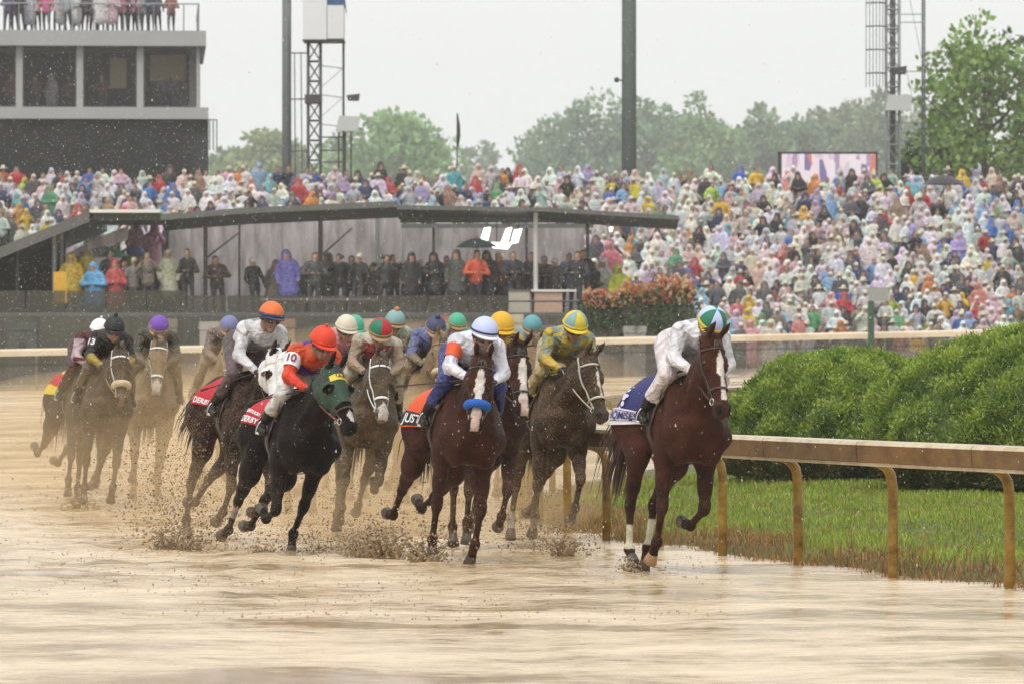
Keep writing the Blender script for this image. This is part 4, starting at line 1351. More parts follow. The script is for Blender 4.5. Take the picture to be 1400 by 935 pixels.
# ------------------------------------------------------------------ trees
def tree(cx, cy, h, rx, seed, label, group, tint, nleaf=3500, leaf=0.55, airy=0.0, trunk_h=0.22, zb=None):
    r = np.random.default_rng(seed); rr = random.Random(seed)
    zb = gz(cx, cy) if zb is None else zb
    root = empty('tree', (cx, cy, zb)); tag(root, label, 'tree', group)
    b = MB(); cl = []
    zc, rz_ = h * (0.5 + trunk_h * 0.5), h * (0.5 - trunk_h * 0.5)
    b.tube([(0, 0, -0.3), (0.1, 0, h * trunk_h), (0.05, 0.1, h * 0.55), (0, 0, h * 0.9)], [h * 0.022, h * 0.017, h * 0.010, h * 0.003], 8)
    ncl = 110
    for k in range(ncl):
        # clumps spread through a rounded crown, thinner at the skirt
        zt = 1 - 2 * (k + 0.5) / ncl; a = k * 2.399963 + rr.uniform(-0.3, 0.3); rho = math.sqrt(max(0, 1 - zt * zt)); q = rr.uniform(0.50, 0.86) + 0.07 * math.sin(a * 2 + seed)
        c = np.array([math.cos(a) * rho * rx * q, math.sin(a) * rho * rx * q, zc + rz_ * zt * (q + 0.06)])
        if c[2] < h * trunk_h: continue
        cl.append((c, rx * rr.uniform(0.17, 0.29)))
        if k % 3 == 0:
            base = Vector((0.05, 0.05, max(h * trunk_h, c[2] - rx * 0.6))); tip = Vector(c); mid = base * 0.5 + tip * 0.5 + Vector((0, 0, -0.05 * rx))
            b.tube([base, mid, tip], [h * 0.007, h * 0.005, h * 0.0015], 5)
    b.build('trunk', mat('tree_bark', (0.085, 0.07, 0.055), 0.9, var=0.3, scale=2), root)
    P = []; N = []; C = []
    per = nleaf // len(cl)
    lo_, hi_ = np.array(tint) * 0.6, np.array(tint) * 1.5
    for c, s in cl:
        v = r.normal(0, 1, (per, 3)); v /= np.linalg.norm(v, axis=1)[:, None]
        rad = r.random((per, 1)) ** (0.33 if airy < 0.5 else 0.45)
        p = c + v * rad * s * np.array([1, 1, 0.85])
        P.append(p); N.append(v * 0.6 + [0, 0, 0.3])
        t = np.clip(r.normal(0.5, 0.25) + r.normal(0, 0.16, per), 0, 1)[:, None]
        C.append(lo_ + (hi_ - lo_) * t)
    leaf_cloud('crown', np.concatenate(P), np.concatenate(N), leaf, np.concatenate(C), M_LEAF, root, 1.5, 0.8)

TG = 'trees beyond the stands'
hl = sheet('hill', np.linspace(-500, 500, 21), [560, 640, 720, 800, 900, 1500, 1900], lambda X, Y: 2.0 + 10.0 * sstep(560, 800, Y) + 0.6 * np.sin(X * 0.02), mat('far_grass', (0.07, 0.10, 0.035), 0.9, var=0.3, scale=0.05))
tag(hl, kind='structure')
# (photo x, photo y of top, distance, radius, tint, label)
TREES = [
    (312, 205, 560, 3.2, (0.075, 0.11, 0.05), 'low green tree just past the corner of the grandstand'),
    (365, 172, 520, 4.6, (0.10, 0.12, 0.05), 'olive tree behind the pole and the lattice tower'),
    (475, 178, 540, 4.6, (0.08, 0.12, 0.045), 'broad tree partly behind the grey floodlight board'),
    (550, 145, 500, 5.8, (0.075, 0.125, 0.045), 'rounded bright green tree beside the flagpole'),
    (655, 195, 760, 4.0, (0.07, 0.10, 0.06), 'small distant bluish tree past the flagpole'),
    (735, 186, 640, 3.6, (0.07, 0.10, 0.06), 'low shoulder of foliage at the foot of the tallest far tree'),
    (790, 128, 600, 6.6, (0.065, 0.10, 0.055), 'tall far tree with its crown left of the thick steel pole'),
    (885, 122, 600, 5.6, (0.065, 0.10, 0.055), 'tall far tree with its crown right of the thick steel pole'),
    (965, 128, 590, 5.4, (0.075, 0.115, 0.045), 'far tree with gaps in its crown, two past the steel pole'),
    (1040, 136, 600, 4.6, (0.065, 0.10, 0.05), 'narrow far tree left of the video screen'),
    (1092, 140, 610, 4.4, (0.065, 0.10, 0.055), 'far tree directly above the left end of the video screen'),
    (1145, 124, 620, 5.0, (0.085, 0.105, 0.055), 'brownish far tree above the middle of the video screen'),
    (1215, 122, 600, 5.4, (0.09, 0.11, 0.06), 'pale far tree seen through the right lattice tower'),
    (1285, 150, 600, 5.0, (0.08, 0.10, 0.05), 'far tree between the right lattice tower and the near green tree'),
    (1440, 120, 560, 6.0, (0.07, 0.11, 0.045), 'far tree behind the near green tree at the frame edge'),
]
for k, (px, py, d, rx, tint, lab) in enumerate(TREES):
    d *= 2.0; p = at(px, py, d)
    tree(p.x, d, p.z - 12.0, rx * 2.1, 40 + k, lab, TG, tuple(c * k_ for c, k_ in zip(tint, (2.75, 2.8, 2.8))), 9500, 1.3, 0, 0.12, 12.0)
p = at(1345, 28, 300)
tree(p.x, 300, p.z - gz(p.x, 300), 4.3, 91, 'near fresh green leafy tree standing tallest at the frame edge', TG, (0.17, 0.28, 0.055), 7000, 0.40, 1.0, 0.24)
for px, py, d, lab in ((1248, 205, 300, 'dark little conifer beside the foot of the lattice mast'), (1288, 208, 300, 'dark little conifer below the near green tree')):
    p = at(px, py, d); zb = gz(p.x, d); h = p.z - zb
    root = empty('conifer', (p.x, d, zb)); tag(root, lab, 'tree', 'conifers behind the crowd')
    n = 1800; u = nrg.random(n) ** 0.7; a = nrg.uniform(0, 6.28, n); rad = (1 - u) * 1.5 * nrg.uniform(0.6, 1.05, n) + 0.05
    P = np.stack([np.cos(a) * rad, np.sin(a) * rad, h * (0.35 + 0.65 * u)], 1)
    N = np.stack([np.cos(a), np.sin(a), np.full(n, -0.2)], 1)
    leaf_cloud('crown', P, N, 0.5, np.array([0.03, 0.055, 0.03]) * nrg.uniform(0.6, 1.4, (n, 1)), M_LEAF, root, 3, 0.4)
    MB().tube([(0, 0, 0), (0, 0, h * 0.9)], [0.18, 0.03], 7).build('trunk', mat('tree_bark', (0.085, 0.07, 0.055)), root)

# ------------------------------------------------------------------ grandstand block, upper left
M_CONC = mat('painted_concrete', (0.36, 0.36, 0.355), 0.8, var=0.12, scale=0.8, bump=0.1)
M_CONCD = mat('shaded_concrete', (0.22, 0.22, 0.22), 0.8, var=0.12, scale=0.8)  # darker copy of the painted concrete, shade put into its colour
M_DARKMESH = mesh_cloth('debris_netting', (0.006, 0.009, 0.010), 0.98)
M_STEELDK = mat('dark_steel', (0.055, 0.057, 0.058), 0.5, metal=0.3)
M_STEELGR = mat('galvanised_steel', (0.22, 0.235, 0.24), 0.5, metal=0.4, var=0.2, scale=2)
M_INT = mat('room_interior', (0.03, 0.026, 0.026), 0.9, var=0.5, scale=1.5)
M_CREAM = mat('cream_panel', (0.55, 0.45, 0.25), 0.8)
def glass_material():
    m, nt, b = new_mat('tinted_glass')
    b.inputs['Base Color'].default_value = (0.02, 0.02, 0.022, 1); b.inputs['Roughness'].default_value = 0.05
    b.inputs['Alpha'].default_value = 0.22
    return m
M_GLASS = glass_material()
D0 = 240.0
gb = at(0, 240, D0)
GX1 = at(273, 0, D0).x          # right corner of the block
gs = empty('grandstand', (GX1 - 12, D0, 0), R(3.6))
tag(gs, 'grey grandstand block with glazed boxes, open balcony and dark netting below', 'building')
def gsp(mb, name, m, parent=gs): 
    o = mb.build(name, m, parent); return o
zz = lambda py: CAMZ - (py - HORIZON) / F * D0
sx = F / D0                      # photo pixels per metre here
def gx(px): return (px - 279) / sx + 12
L = -34.0
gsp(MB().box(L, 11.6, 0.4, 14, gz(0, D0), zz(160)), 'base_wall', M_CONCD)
gsp(MB().box(L, 12.35, -0.55, 14.2, zz(163), zz(147)), 'lower_slab', M_CONC)
gsp(MB().box(L, 12.25, -0.5, 14.2, zz(63), zz(42)), 'upper_slab', M_CONC)
gsp(MB().box(L, 12.0, 4.5, 4.8, zz(147), zz(63)), 'back_wall', M_INT)
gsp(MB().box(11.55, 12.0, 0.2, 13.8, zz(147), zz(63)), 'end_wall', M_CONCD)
gsp(MB().box(8.2, 8.9, 1.5, 1.6, zz(118), zz(76)), 'cream_panel', M_CREAM)
gsp(MB().box(9.9, 11.4, 1.5, 1.6, zz(108), zz(72)), 'cream_panel', M_CREAM)
gsp(MB().box(10.6, 11.45, 1.4, 1.48, zz(146), zz(110)), 'white_door', M_CONC)
for k in range(14):
    x = gx(197 - 82.5 * k)
    gsp(MB().box(x - 0.14, x + 0.14, -0.12, 0.25, zz(147), zz(63)), 'mullion_column', M_CONC)
    xa = x + 0.14; xb = (gx(275) if k == 0 else gx(197 - 82.5 * (k - 1)) - 0.14)
    w = empty('window', parent=gs); 
    gsp(MB().box(xa + 0.05, xb - 0.05, 0.05, 0.07, zz(144), zz(66)), 'pane', M_GLASS, w)
    gsp(MB().box(xa, xa + 0.07, 0.02, 0.12, zz(147), zz(63)).box(xb - 0.07, xb, 0.02, 0.12, zz(147), zz(63)).box(xa + 0.07, xb - 0.07, 0.02, 0.12, zz(147), zz(144.5)).box(xa + 0.07, xb - 0.07, 0.02, 0.12, zz(65.5), zz(63)), 'frame', M_STEELDK, w)
gsp(MB().box(gx(274), gx(278), -0.1, 0.2, zz(147), zz(63)), 'corner_column', M_CONC)
# dark netting hung over the lower tier, gathered folds
nx, nz = 120, 8
V = []; Fc = []
for j in range(nz + 1):
    for i in range(nx + 1):
        x = L + (12.35 - L) * i / nx
        V.append((x, -0.35 + 0.09 * math.sin(i * 1.9 + 0.4 * j) + 0.05 * math.sin(i * 0.7), zz(162) + (zz(246) - zz(162)) * j / nz))
for j in range(nz):
    for i in range(nx): Fc.append((j * (nx + 1) + i, j * (nx + 1) + i + 1, (j + 1) * (nx + 1) + i + 1, (j + 1) * (nx + 1) + i))
MB().add(V, Fc).build('netting', M_DARKMESH, gs, True)
# balcony rail
r_ = empty('balcony_rail', parent=gs)
for zt, rad in ((zz(5), 0.035), (zz(44), 0.03)):
    MB().tube([(L, -0.3, zt), (gx(277), -0.3, zt)], rad, 6).build('rail', M_STEELGR, r_)
    MB().tube([(gx(277), -0.3, zt), (gx(277), 12, zt)], rad, 6).build('rail', M_STEELGR, r_)
x = gx(277)
while x > -4:
    MB().tube([(x, -0.3, zz(44)), (x, -0.3, zz(5))], 0.03, 6).build('post', M_STEELGR, r_)
    x -= 0.63
for k in range(6):
    MB().tube([(gx(277), 0.6 + 1.6 * k, zz(44)), (gx(277), 0.6 + 1.6 * k, zz(5))], 0.03, 6).build('post', M_STEELGR, r_)
mb = MB(); mb.box(12.3, 13.2, -0.3, 0.0, zz(200), zz(163)); 
r2 = empty('side_rail', parent=gs)
for xx in (12.4, 12.55, 12.7): MB().tube([(xx, -0.3, zz(205)), (xx, -0.3, zz(163))], 0.03, 5).build('bar', M_STEELGR, r2)
MB().tube([(12.3, -0.3, zz(163.5)), (12.7, -0.3, zz(163.5))], 0.03, 5).build('bar', M_STEELGR, r2)

# ------------------------------------------------------------------ poles, lattice towers, screen
def pole(px, w_px, d, zbase, ztop, label, m, taper=0.92, extra=None):
    x = at(px, 0, d).x; r = w_px / (F / d) / 2
    root = empty('steel_pole', (x, d, zbase)); tag(root, label, 'pole')
    MB().tube([(0, 0, 0), (0, 0, (ztop - zbase) * 0.5), (0, 0, ztop - zbase)], [r, r * (1 + taper) / 2, r * taper], 16, caps=True).build('shaft', m, root, True)
    MB().tube([(0, 0, 0), (0, 0, 0.35)], r * 1.35, 16).build('base_collar', m, root, True)
    return root
pole(392, 13, 226, 2.0, 30, 'slim grey steel pole beside the lattice tower with the white cabin', M_STEELGR)
pr = pole(860, 20.5, 226, 2.0, 34, 'thick grey green steel light pole rising behind the crowd', mat('green_grey_steel', (0.15, 0.18, 0.17), 0.55, metal=0.3, var=0.2, scale=1.5))
q = at(843, 110, 226); b = MB(); b.sphere((q.x - at(860, 0, 226).x, -0.25, q.z - 2.0), 0.11, 10, 6).build('lamp_pod', M_STEELDK, pr, True)
b = MB(); b.tube([(q.x - at(860, 0, 226).x, -0.25, q.z - 2.0), (0, 0, q.z - 2.05)], 0.03, 6).build('bracket', M_STEELDK, pr)
# flagpole with a furled flag
fp = at(625, 155, 228); root = empty('flagpole', (fp.x, 228, 3.0)); tag(root, 'thin flagpole with a furled dark flag above the crowd', 'flagpole')
MB().tube([(0, 0, 0), (0, 0, fp.z - 3.0)], [0.05, 0.025], 8).build('shaft', M_STEELDK, root, True)
b = MB(); zt = fp.z - 3.0
b.tube([(0.03, 0, zt - 0.05), (0.06, 0, zt - 0.5), (0.05, 0, zt - 0.9), (0.03, 0, zt - 1.35)], [0.015, 0.06, 0.085, 0.03], 7).build('flag', mat('furled_flag', (0.03, 0.03, 0.04), 0.8), root, True)

def lattice(root, x0, x1, z0, z1, dep, m, rad=0.035, bays=8, legs=True):
    """four-legged lattice with horizontal and diagonal braces; each bar is its own part"""
    c = [(x0, 0), (x1, 0), (x1, dep), (x0, dep)]
    for (x, y) in c: MB().tube([(x, y, z0), (x, y, z1)], rad, 6).build('leg', m, root, True)
    for k in range(bays):
        za, zb = z0 + (z1 - z0) * k / bays, z0 + (z1 - z0) * (k + 1) / bays
        for j in range(4):
            (xa, ya), (xb, yb) = c[j], c[(j + 1) % 4]
            MB().tube([(xa, ya, zb), (xb, yb, zb)], rad * 0.6, 5).build('brace', m, root)
            a, b_ = ((xa, ya, za), (xb, yb, zb)) if (k + j) % 2 else ((xb, yb, za), (xa, ya, zb))
            MB().tube([a, b_], rad * 0.5, 5).build('brace', m, root)

def cage(root, x0, x1, y, z0, z1, m, nb=6, hoops=4, fx=0):
    g_ = empty('ladder_cage', parent=root)
    for k in range(nb):
        x = x0 + (x1 - x0) * k / (nb - 1); yy = y - 0.3 * math.sin(math.pi * k / (nb - 1))
        MB().tube([(x, yy, z0), (x, yy, z1)], 0.016, 5).build('bar', m, g_)
    for k in range(hoops):
        z = z0 + (z1 - z0) * (k + 0.6) / hoops
        MB().tube([(x0 + (x1 - x0) * i / 8, y - 0.3 * math.sin(math.pi * i / 8), z) for i in range(9)], 0.03, 5).build('hoop', m, g_)

def speaker_horn(root, x, y, z, w, m):
    b = MB(); b.add([(x, y, z), (x + w, y, z + w * 0.12), (x + w * 0.92, y, z - w * 0.42), (x + w * 0.1, y, z - w * 0.40),
                     (x, y + w * 0.6, z), (x + w, y + w * 0.6, z + w * 0.12), (x + w * 0.92, y + w * 0.6, z - w * 0.42), (x + w * 0.1, y + w * 0.6, z - w * 0.40)],
                    [(3, 2, 1, 0), (4, 5, 6, 7), (0, 1, 5, 4), (1, 2, 6, 5), (2, 3, 7, 6), (3, 0, 4, 7)])
    b.build('loudspeaker', m, root)

DT = 225.0; st_ = F / DT
zt_ = lambda py: CAMZ - (py - HORIZON) / F * DT
bx = at(440, 0, DT).x
tw = empty('camera_tower', (bx, DT, 0)); tag(tw, 'dark lattice tower carrying a white boxed camera cabin', 'tower')
tx = lambda px: (px - 440) / st_
lattice(tw, tx(421), tx(438), 2.0, zt_(57), 0.45, M_STEELDK, 0.06, 16)
for px in (469,):
    for y in (0, 1.2): MB().tube([(tx(px), y, 2.0), (tx(px), y, zt_(57))], 0.035, 6).build('leg', M_STEELDK, tw, True)
for py in (90, 130, 170, 200, 230):
    MB().tube([(tx(438), 0, zt_(py)), (tx(469), 0, zt_(py + 4))], 0.02, 5).build('brace', M_STEELGR, tw)
    MB().tube([(tx(438), 0.4, zt_(py + 30)), (tx(469), 1.2, zt_(py))], 0.012, 5).build('brace', M_STEELGR, tw)
# climbing bars between pole and tower
for px in (404, 413): MB().tube([(tx(px), 0, zt_(250)), (tx(px - 1.5), 0, zt_(72))], 0.022, 5).build('bar', M_STEELDK, tw)
for py in (73, 136, 207): MB().tube([(tx(397), 0, zt_(py)), (tx(422), 0, zt_(py))], 0.028, 5).build('bar', M_STEELDK, tw)
MB().box(tx(417), tx(440), -0.3, 0.6, zt_(142), zt_(130)).build('junction_box', M_STEELDK, tw)
M_CABIN = mat('white_cabin_sheet', (0.70, 0.70, 0.71), 0.6, var=0.06, scale=1.0)
cb = empty('cabin', parent=tw)
MB().box(tx(414.5), tx(447), -0.4, 1.6, zt_(55), zt_(-30)).build('cabin_wall', M_CABIN, cb)
MB().box(tx(447.6), tx(470), -0.35, 1.55, zt_(54), zt_(8)).build('cabin_wall', M_CABIN, cb)
MB().box(tx(414), tx(471), -0.45, 1.65, zt_(57), zt_(55.4)).build('floor_frame', M_STEELDK, cb)
b = MB(); b.add([(tx(447.6), -0.36, zt_(8)), (tx(447.6), -0.36, zt_(-30)), (tx(468), -0.36, zt_(-30)), (tx(475), -0.30, zt_(22)), (tx(470), -0.36, zt_(8))], [(0, 4, 3, 2, 1)])
b.add([(tx(447.6), -0.31, zt_(8)), (tx(447.6), -0.31, zt_(-30)), (tx(468), -0.31, zt_(-30)), (tx(475), -0.25, zt_(22)), (tx(470), -0.31, zt_(8))], [(0, 1, 2, 3, 4)])
b.build('tarpaulin', mat('blue_tarpaulin', (0.02, 0.09, 0.22), 0.5), cb)
speaker_horn(tw, tx(474), -0.2, zt_(131), 0.52, M_STEELDK)
M_BOARD = mat('grey_floodlight_board', (0.36, 0.37, 0.36), 0.7, var=0.05)
def floodboard(parent, x0, z0, w, h, skew, y=-0.4):
    b = MB(); f_ = [(x0, y, z0), (x0 + w - skew * 0.2, y, z0), (x0 + w, y + 0.2, z0 + h), (x0 + skew, y + 0.2, z0 + h * 1.05)]
    k = [(x, yy + 0.3, z) for x, yy, z in f_]
    b.add(f_ + k, [(0, 1, 2, 3), (7, 6, 5, 4), (0, 4, 5, 1), (1, 5, 6, 2), (2, 6, 7, 3), (3, 7, 4, 0)]); b.build('floodlight_board', M_BOARD, parent)
floodboard(tw, tx(459), zt_(180), 0.92, 0.58, 0.14)
for px in (463, 472, 480): MB().tube([(tx(px), 0, 2.0), (tx(px), 0, zt_(181))], 0.04, 6).build('leg', M_STEELDK, tw)
for py in (188, 206, 222): MB().tube([(tx(436), 0, zt_(py)), (tx(472), 0, zt_(py))], 0.03, 5).build('brace', M_STEELDK, tw)

DT2 = 232.0; st2 = F / DT2
zt2 = lambda py: CAMZ - (py - HORIZON) / F * DT2
tw2 = empty('lattice_mast', (at(1222, 0, DT2).x, DT2, 0)); tag(tw2, 'tall lattice light mast with caged ladder beside the video screen', 'tower')
tx2 = lambda px: (px - 1222) / st2
lattice(tw2, tx2(1212), tx2(1230), 2.0, zt2(-40), 0.5, M_STEELGR, 0.05, 20)
MB().tube([(tx2(1221), 0.25, 2.0), (tx2(1221), 0.25, zt2(-40))], 0.12, 10).build('core_tube', M_STEELDK, tw2, True)
cage(tw2, tx2(1184), tx2(1211), -0.05, zt2(120), zt2(-40), M_STEELDK, 7, 5)
for y in (0, 1.2): MB().tube([(tx2(1264), y, 2.0), (tx2(1264), y, zt2(-40))], 0.04, 6).build('leg', M_STEELDK, tw2, True)
for k, py in enumerate((20, 31, 98, 134, 168)):
    MB().tube([(tx2(1230), 0, zt2(py)), (tx2(1264), 0, zt2(py))], 0.022, 5).build('brace', M_STEELGR, tw2)
for a, b_ in ((-30, 90), (90, 205)): MB().tube([(tx2(1238), 0, zt2(a)), (tx2(1262), 0, zt2(b_))], 0.012, 5).build('brace', M_STEELGR, tw2)
speaker_horn(tw2, tx2(1218), -0.5, zt2(94), 0.62, M_STEELDK)
floodboard(tw2, tx2(1209), zt2(152), 1.1, 0.62, 0.15)

def screen_material():
    """a lit video wall showing a bright, blurred race-day picture"""
    m, nt, b = new_mat('video_wall')
    tc = nn(nt, 'ShaderNodeTexCoord')
    vo = nn(nt, 'ShaderNodeTexVoronoi', Scale=2.6); vo.feature = 'F1'; vo.distance = 'CHEBYCHEV'
    mp = nn(nt, 'ShaderNodeMapping'); mp.inputs['Scale'].default_value = (1.6, 1, 0.5)
    nt.links.new(tc.outputs['Object'], mp.inputs['Vector']); nt.links.new(mp.outputs['Vector'], vo.inputs['Vector'])
    sep = nn(nt, 'ShaderNodeSeparateColor'); nt.links.new(vo.outputs['Color'], sep.inputs['Color'])
    cr = nn(nt, 'ShaderNodeValToRGB'); cr.color_ramp.interpolation = 'CONSTANT'
    cr.color_ramp.elements[0].color = (0.9, 0.82, 0.84, 1); cr.color_ramp.elements[1].position = 0.3; cr.color_ramp.elements[1].color = (0.75, 0.62, 0.72, 1)
    for pos, c in ((0.45, (0.75, 0.25, 0.18, 1)), (0.52, (0.92, 0.78, 0.82, 1)), (0.72, (0.50, 0.34, 0.50, 1)), (0.82, (0.92, 0.84, 0.86, 1)), (0.95, (0.25, 0.2, 0.42, 1))):
        e = cr.color_ramp.elements.new(pos); e.color = c
    nt.links.new(sep.outputs[0], cr.inputs['Fac'])
    em = nn(nt, 'ShaderNodeEmission', Strength=0.62); nt.links.new(cr.outputs['Color'], em.inputs['Color'])
    nt.links.new(em.outputs[0], nt.nodes['Material Output'].inputs['Surface'])
    return m
DS = 262.0
sa, sb = at(1064, 208, DS), at(1200, 268, DS)
sc_ = empty('video_screen', ((sa.x + sb.x) / 2, DS, sb.z - 4)); tag(sc_, 'large lit video screen in a black frame beside the lattice mast', 'screen')
hw = (sb.x - sa.x) / 2; z0, z1 = 4.0, 4.0 + sa.z - sb.z
MB().box(-hw, hw, 0, 0.6, z0 - 0.2, z1).build('cabinet', mat('black_cabinet', (0.02, 0.02, 0.022), 0.6), sc_)
MB().add([(-hw + 0.16, -0.01, z0), (hw - 0.1, -0.01, z0), (hw - 0.1, -0.01, z1 - 0.1), (-hw + 0.16, -0.01, z1 - 0.1)], [(0, 1, 2, 3)]).build('display', screen_material(), sc_)
for x in (-hw * 0.7, hw * 0.7): MB().box(x - 0.2, x + 0.2, 0.1, 0.5, -6, z0 - 0.2).build('leg', M_STEELDK, sc_)

# ------------------------------------------------------------------ spectators
def crowd_material(single):
    m, nt, b = new_mat('rain_wear' if single else 'crowd_rain_wear')
    if single:
        pa = nn(nt, 'ShaderNodeAttribute', attribute_name='Col')
        ca = nn(nt, 'ShaderNodeAttribute', attribute_name='cloth')      # where the wearer's own colour goes
        oi = nn(nt, 'ShaderNodeObjectInfo')
        mx = nn(nt, 'ShaderNodeMix', data_type='RGBA'); nt.links.new(ca.outputs['Fac'], mx.inputs['Factor'])
        nt.links.new(pa.outputs['Color'], mx.inputs['A']); nt.links.new(oi.outputs['Color'], mx.inputs['B'])
        src = mx.outputs['Result']
    else:
        pa = nn(nt, 'ShaderNodeAttribute', attribute_name='Col'); src = pa.outputs['Color']
    tc = nn(nt, 'ShaderNodeTexCoord'); nz = nn(nt, 'ShaderNodeTexNoise', Scale=11.0, Detail=3.0, Distortion=1.0); nt.links.new(tc.outputs['Object'], nz.inputs['Vector'])
    mr = nn(nt, 'ShaderNodeMapRange'); mr.inputs['From Min'].default_value = 0.3; mr.inputs['From Max'].default_value = 0.7; mr.inputs['To Min'].default_value = 0.48; mr.inputs['To Max'].default_value = 1.18
    nt.links.new(nz.outputs['Fac'], mr.inputs['Value'])
    sc = nn(nt, 'ShaderNodeVectorMath', operation='SCALE'); nt.links.new(src, sc.inputs[0]); nt.links.new(mr.outputs['Result'], sc.inputs['Scale'])
    nt.links.new(sc.outputs['Vector'], b.inputs['Base Color'])
    b.inputs['Roughness'].default_value = 0.38
    b.inputs['Specular IOR Level'].default_value = 0.4
    bp = nn(nt, 'ShaderNodeBump', Strength=0.9, Distance=0.05); nt.links.new(nz.outputs['Fac'], bp.inputs['Height']); nt.links.new(bp.outputs['Normal'], b.inputs['Normal'])
    return m
M_RAINWEAR, M_CROWD = crowd_material(True), crowd_material(False)
CLOTH, SKIN, DARK, HAIR, HATC = (1.0, 0, 0), (0.40, 0.235, 0.165), (0.04, 0.042, 0.05), (0.055, 0.033, 0.02), (0.62, 0.55, 0.42)

def person_proto(kind, h=0.042):
    """forward +X; feet on z = 0; one continuous body"""
    f = Field((-0.50, -0.62, -0.02), (0.62, 0.62, 2.12), h)
    cl, sk, dk, hr, ht = 1, 2, 3, 4, 5
    hooded = kind in ('hood', 'hood_phone', 'hood_arms', 'hood_turn')
    poncho = hooded or kind in ('hat_poncho', 'cap_poncho', 'sit')
    seat = 0.0
    for s in (-1, 1):
        f.cone((0.0, s * 0.10, 0.88), (0.01, s * 0.11, 0.48), 0.095, 0.065, k=0.03, tagid=dk)
        f.cone((0.01, s * 0.11, 0.48), (-0.02, s * 0.11, 0.09), 0.065, 0.048, k=0.03, tagid=dk)
        f.cone((-0.02, s * 0.11, 0.05), (0.14, s * 0.12, 0.04), 0.045, 0.042, k=0.03, tagid=dk)
    if poncho:
        f.cone((0, 0, 1.36), (0, 0, 0.62), 0.165, 0.215, k=0.06, w=1.30, tagid=cl)
        f.cone((0, 0, 0.62), (0, 0, 0.50), 0.215, 0.205, k=0.03, w=1.28, tagid=cl)
    else:
        f.cone((0, 0, 1.36), (0, 0, 0.92), 0.145, 0.14, k=0.06, w=1.3, tagid=cl)
    f.cone((0, -0.15, 1.40), (0, 0.15, 1.40), 0.095, 0.095, k=0.06, tagid=cl)
    up = kind in ('hood_phone', 'phone', 'camera')
    for s in (-1, 1):
        sh = (0.0, s * 0.20, 1.38)
        if up: el, ha = (0.16, s * 0.34, 1.22), (0.30, s * 0.07, 1.52)
        elif kind in ('hood_arms', 'jacket'): el, ha = (0.05, s * 0.33, 1.10), (0.27, s * 0.05, 1.12)
        else: el, ha = (0.02, s * 0.31, 1.10), (0.12, s * 0.27, 0.86)
        f.cone(sh, el, 0.075, 0.062, k=0.05, tagid=cl)
        wr = tuple(el[i] * 0.15 + ha[i] * 0.85 for i in range(3))
        f.cone(el, wr, 0.060, 0.042, k=0.03, tagid=cl)
        f.cone(wr, ha, 0.036, 0.040, k=0.015, tagid=sk)
    turn = 0.35 if kind == 'hood_turn' else 0.0
    cx, sx_ = math.cos(turn), math.sin(turn)
    hd = lambda x, y, z: (0.03 + x * cx - y * sx_, x * sx_ + y * cx, 1.60 + z)
    f.cone((0, 0, 1.42), hd(0, 0, -0.06), 0.060, 0.055, k=0.03, tagid=sk)
    f.cone(hd(0.0, 0, 0.03), hd(0.02, 0, -0.07), 0.100, 0.070, k=0.04, w=0.86, tagid=sk)
    f.cone(hd(0.095, 0, 0.0), hd(0.105, 0, -0.03), 0.018, 0.018, k=0.03, tagid=sk)
    if hooded:
        f.cone(hd(-0.05, 0, 0.055), hd(-0.07, 0, -0.10), 0.128, 0.120, k=0.05, w=0.98, tagid=cl)
        f.cone(hd(-0.02, 0, 0.09), hd(0.02, 0, 0.10), 0.108, 0.088, k=0.04, tagid=cl)
        for s in (-1, 1): f.cone(hd(0.0, s * 0.095, 0.04), hd(-0.02, s * 0.11, -0.13), 0.042, 0.05, k=0.03, tagid=cl)
    elif kind in ('hat', 'hat_poncho'):
        f.cone(hd(-0.01, 0, 0.075), hd(-0.01, 0, 0.12), 0.105, 0.092, k=0.02, tagid=ht)
    elif kind in ('cap', 'cap_poncho', 'camera'):
        f.cone(hd(-0.01, 0, 0.065), hd(-0.01, 0, 0.085), 0.108, 0.10, k=0.02, tagid=ht)
        f.cone(hd(0.06, 0, 0.065), hd(0.17, 0, 0.05), 0.05, 0.03, k=0.03, w=1.6, tagid=ht)
    else:
        f.cone(hd(-0.03, 0, 0.06), hd(-0.05, 0, -0.02), 0.108, 0.10, k=0.02, w=0.9, tagid=hr)
        if kind == 'long': f.cone(hd(-0.05, 0, -0.02), hd(-0.07, 0, -0.22), 0.10, 0.08, k=0.03, tagid=hr)
    V, Fq = f.surface(1)
    tg = f.tags(V)
    pal = {1: CLOTH, 2: SKIN, 3: DARK, 4: HAIR, 5: HATC}
    C = np.array([pal[t] for t in tg])
    if kind in ('hat', 'hat_poncho'):     # brim disc joined to the crown
        N = 18; n0 = len(V); ring = []
        for rr, z in ((0.09, 0.075), (0.20, 0.062), (0.205, 0.052), (0.09, 0.06)):
            for i in range(N):
                a = 2 * math.pi * i / N; ring.append(hd(-0.01 + rr * math.cos(a), rr * math.sin(a), z + 0.012 * math.sin(2 * a)))
        q = [(n0 + j * N + i, n0 + j * N + (i + 1) % N, n0 + (j + 1) * N + (i + 1) % N, n0 + (j + 1) * N + i) for j in range(3) for i in range(N)]
        V = np.concatenate([V, np.array(ring)]); Fq = np.concatenate([Fq, np.array(q)]); C = np.concatenate([C, np.tile(HATC, (len(ring), 1))])
    if kind in ('hood_phone', 'phone'):
        pass
    return V.astype(np.float32), Fq, C

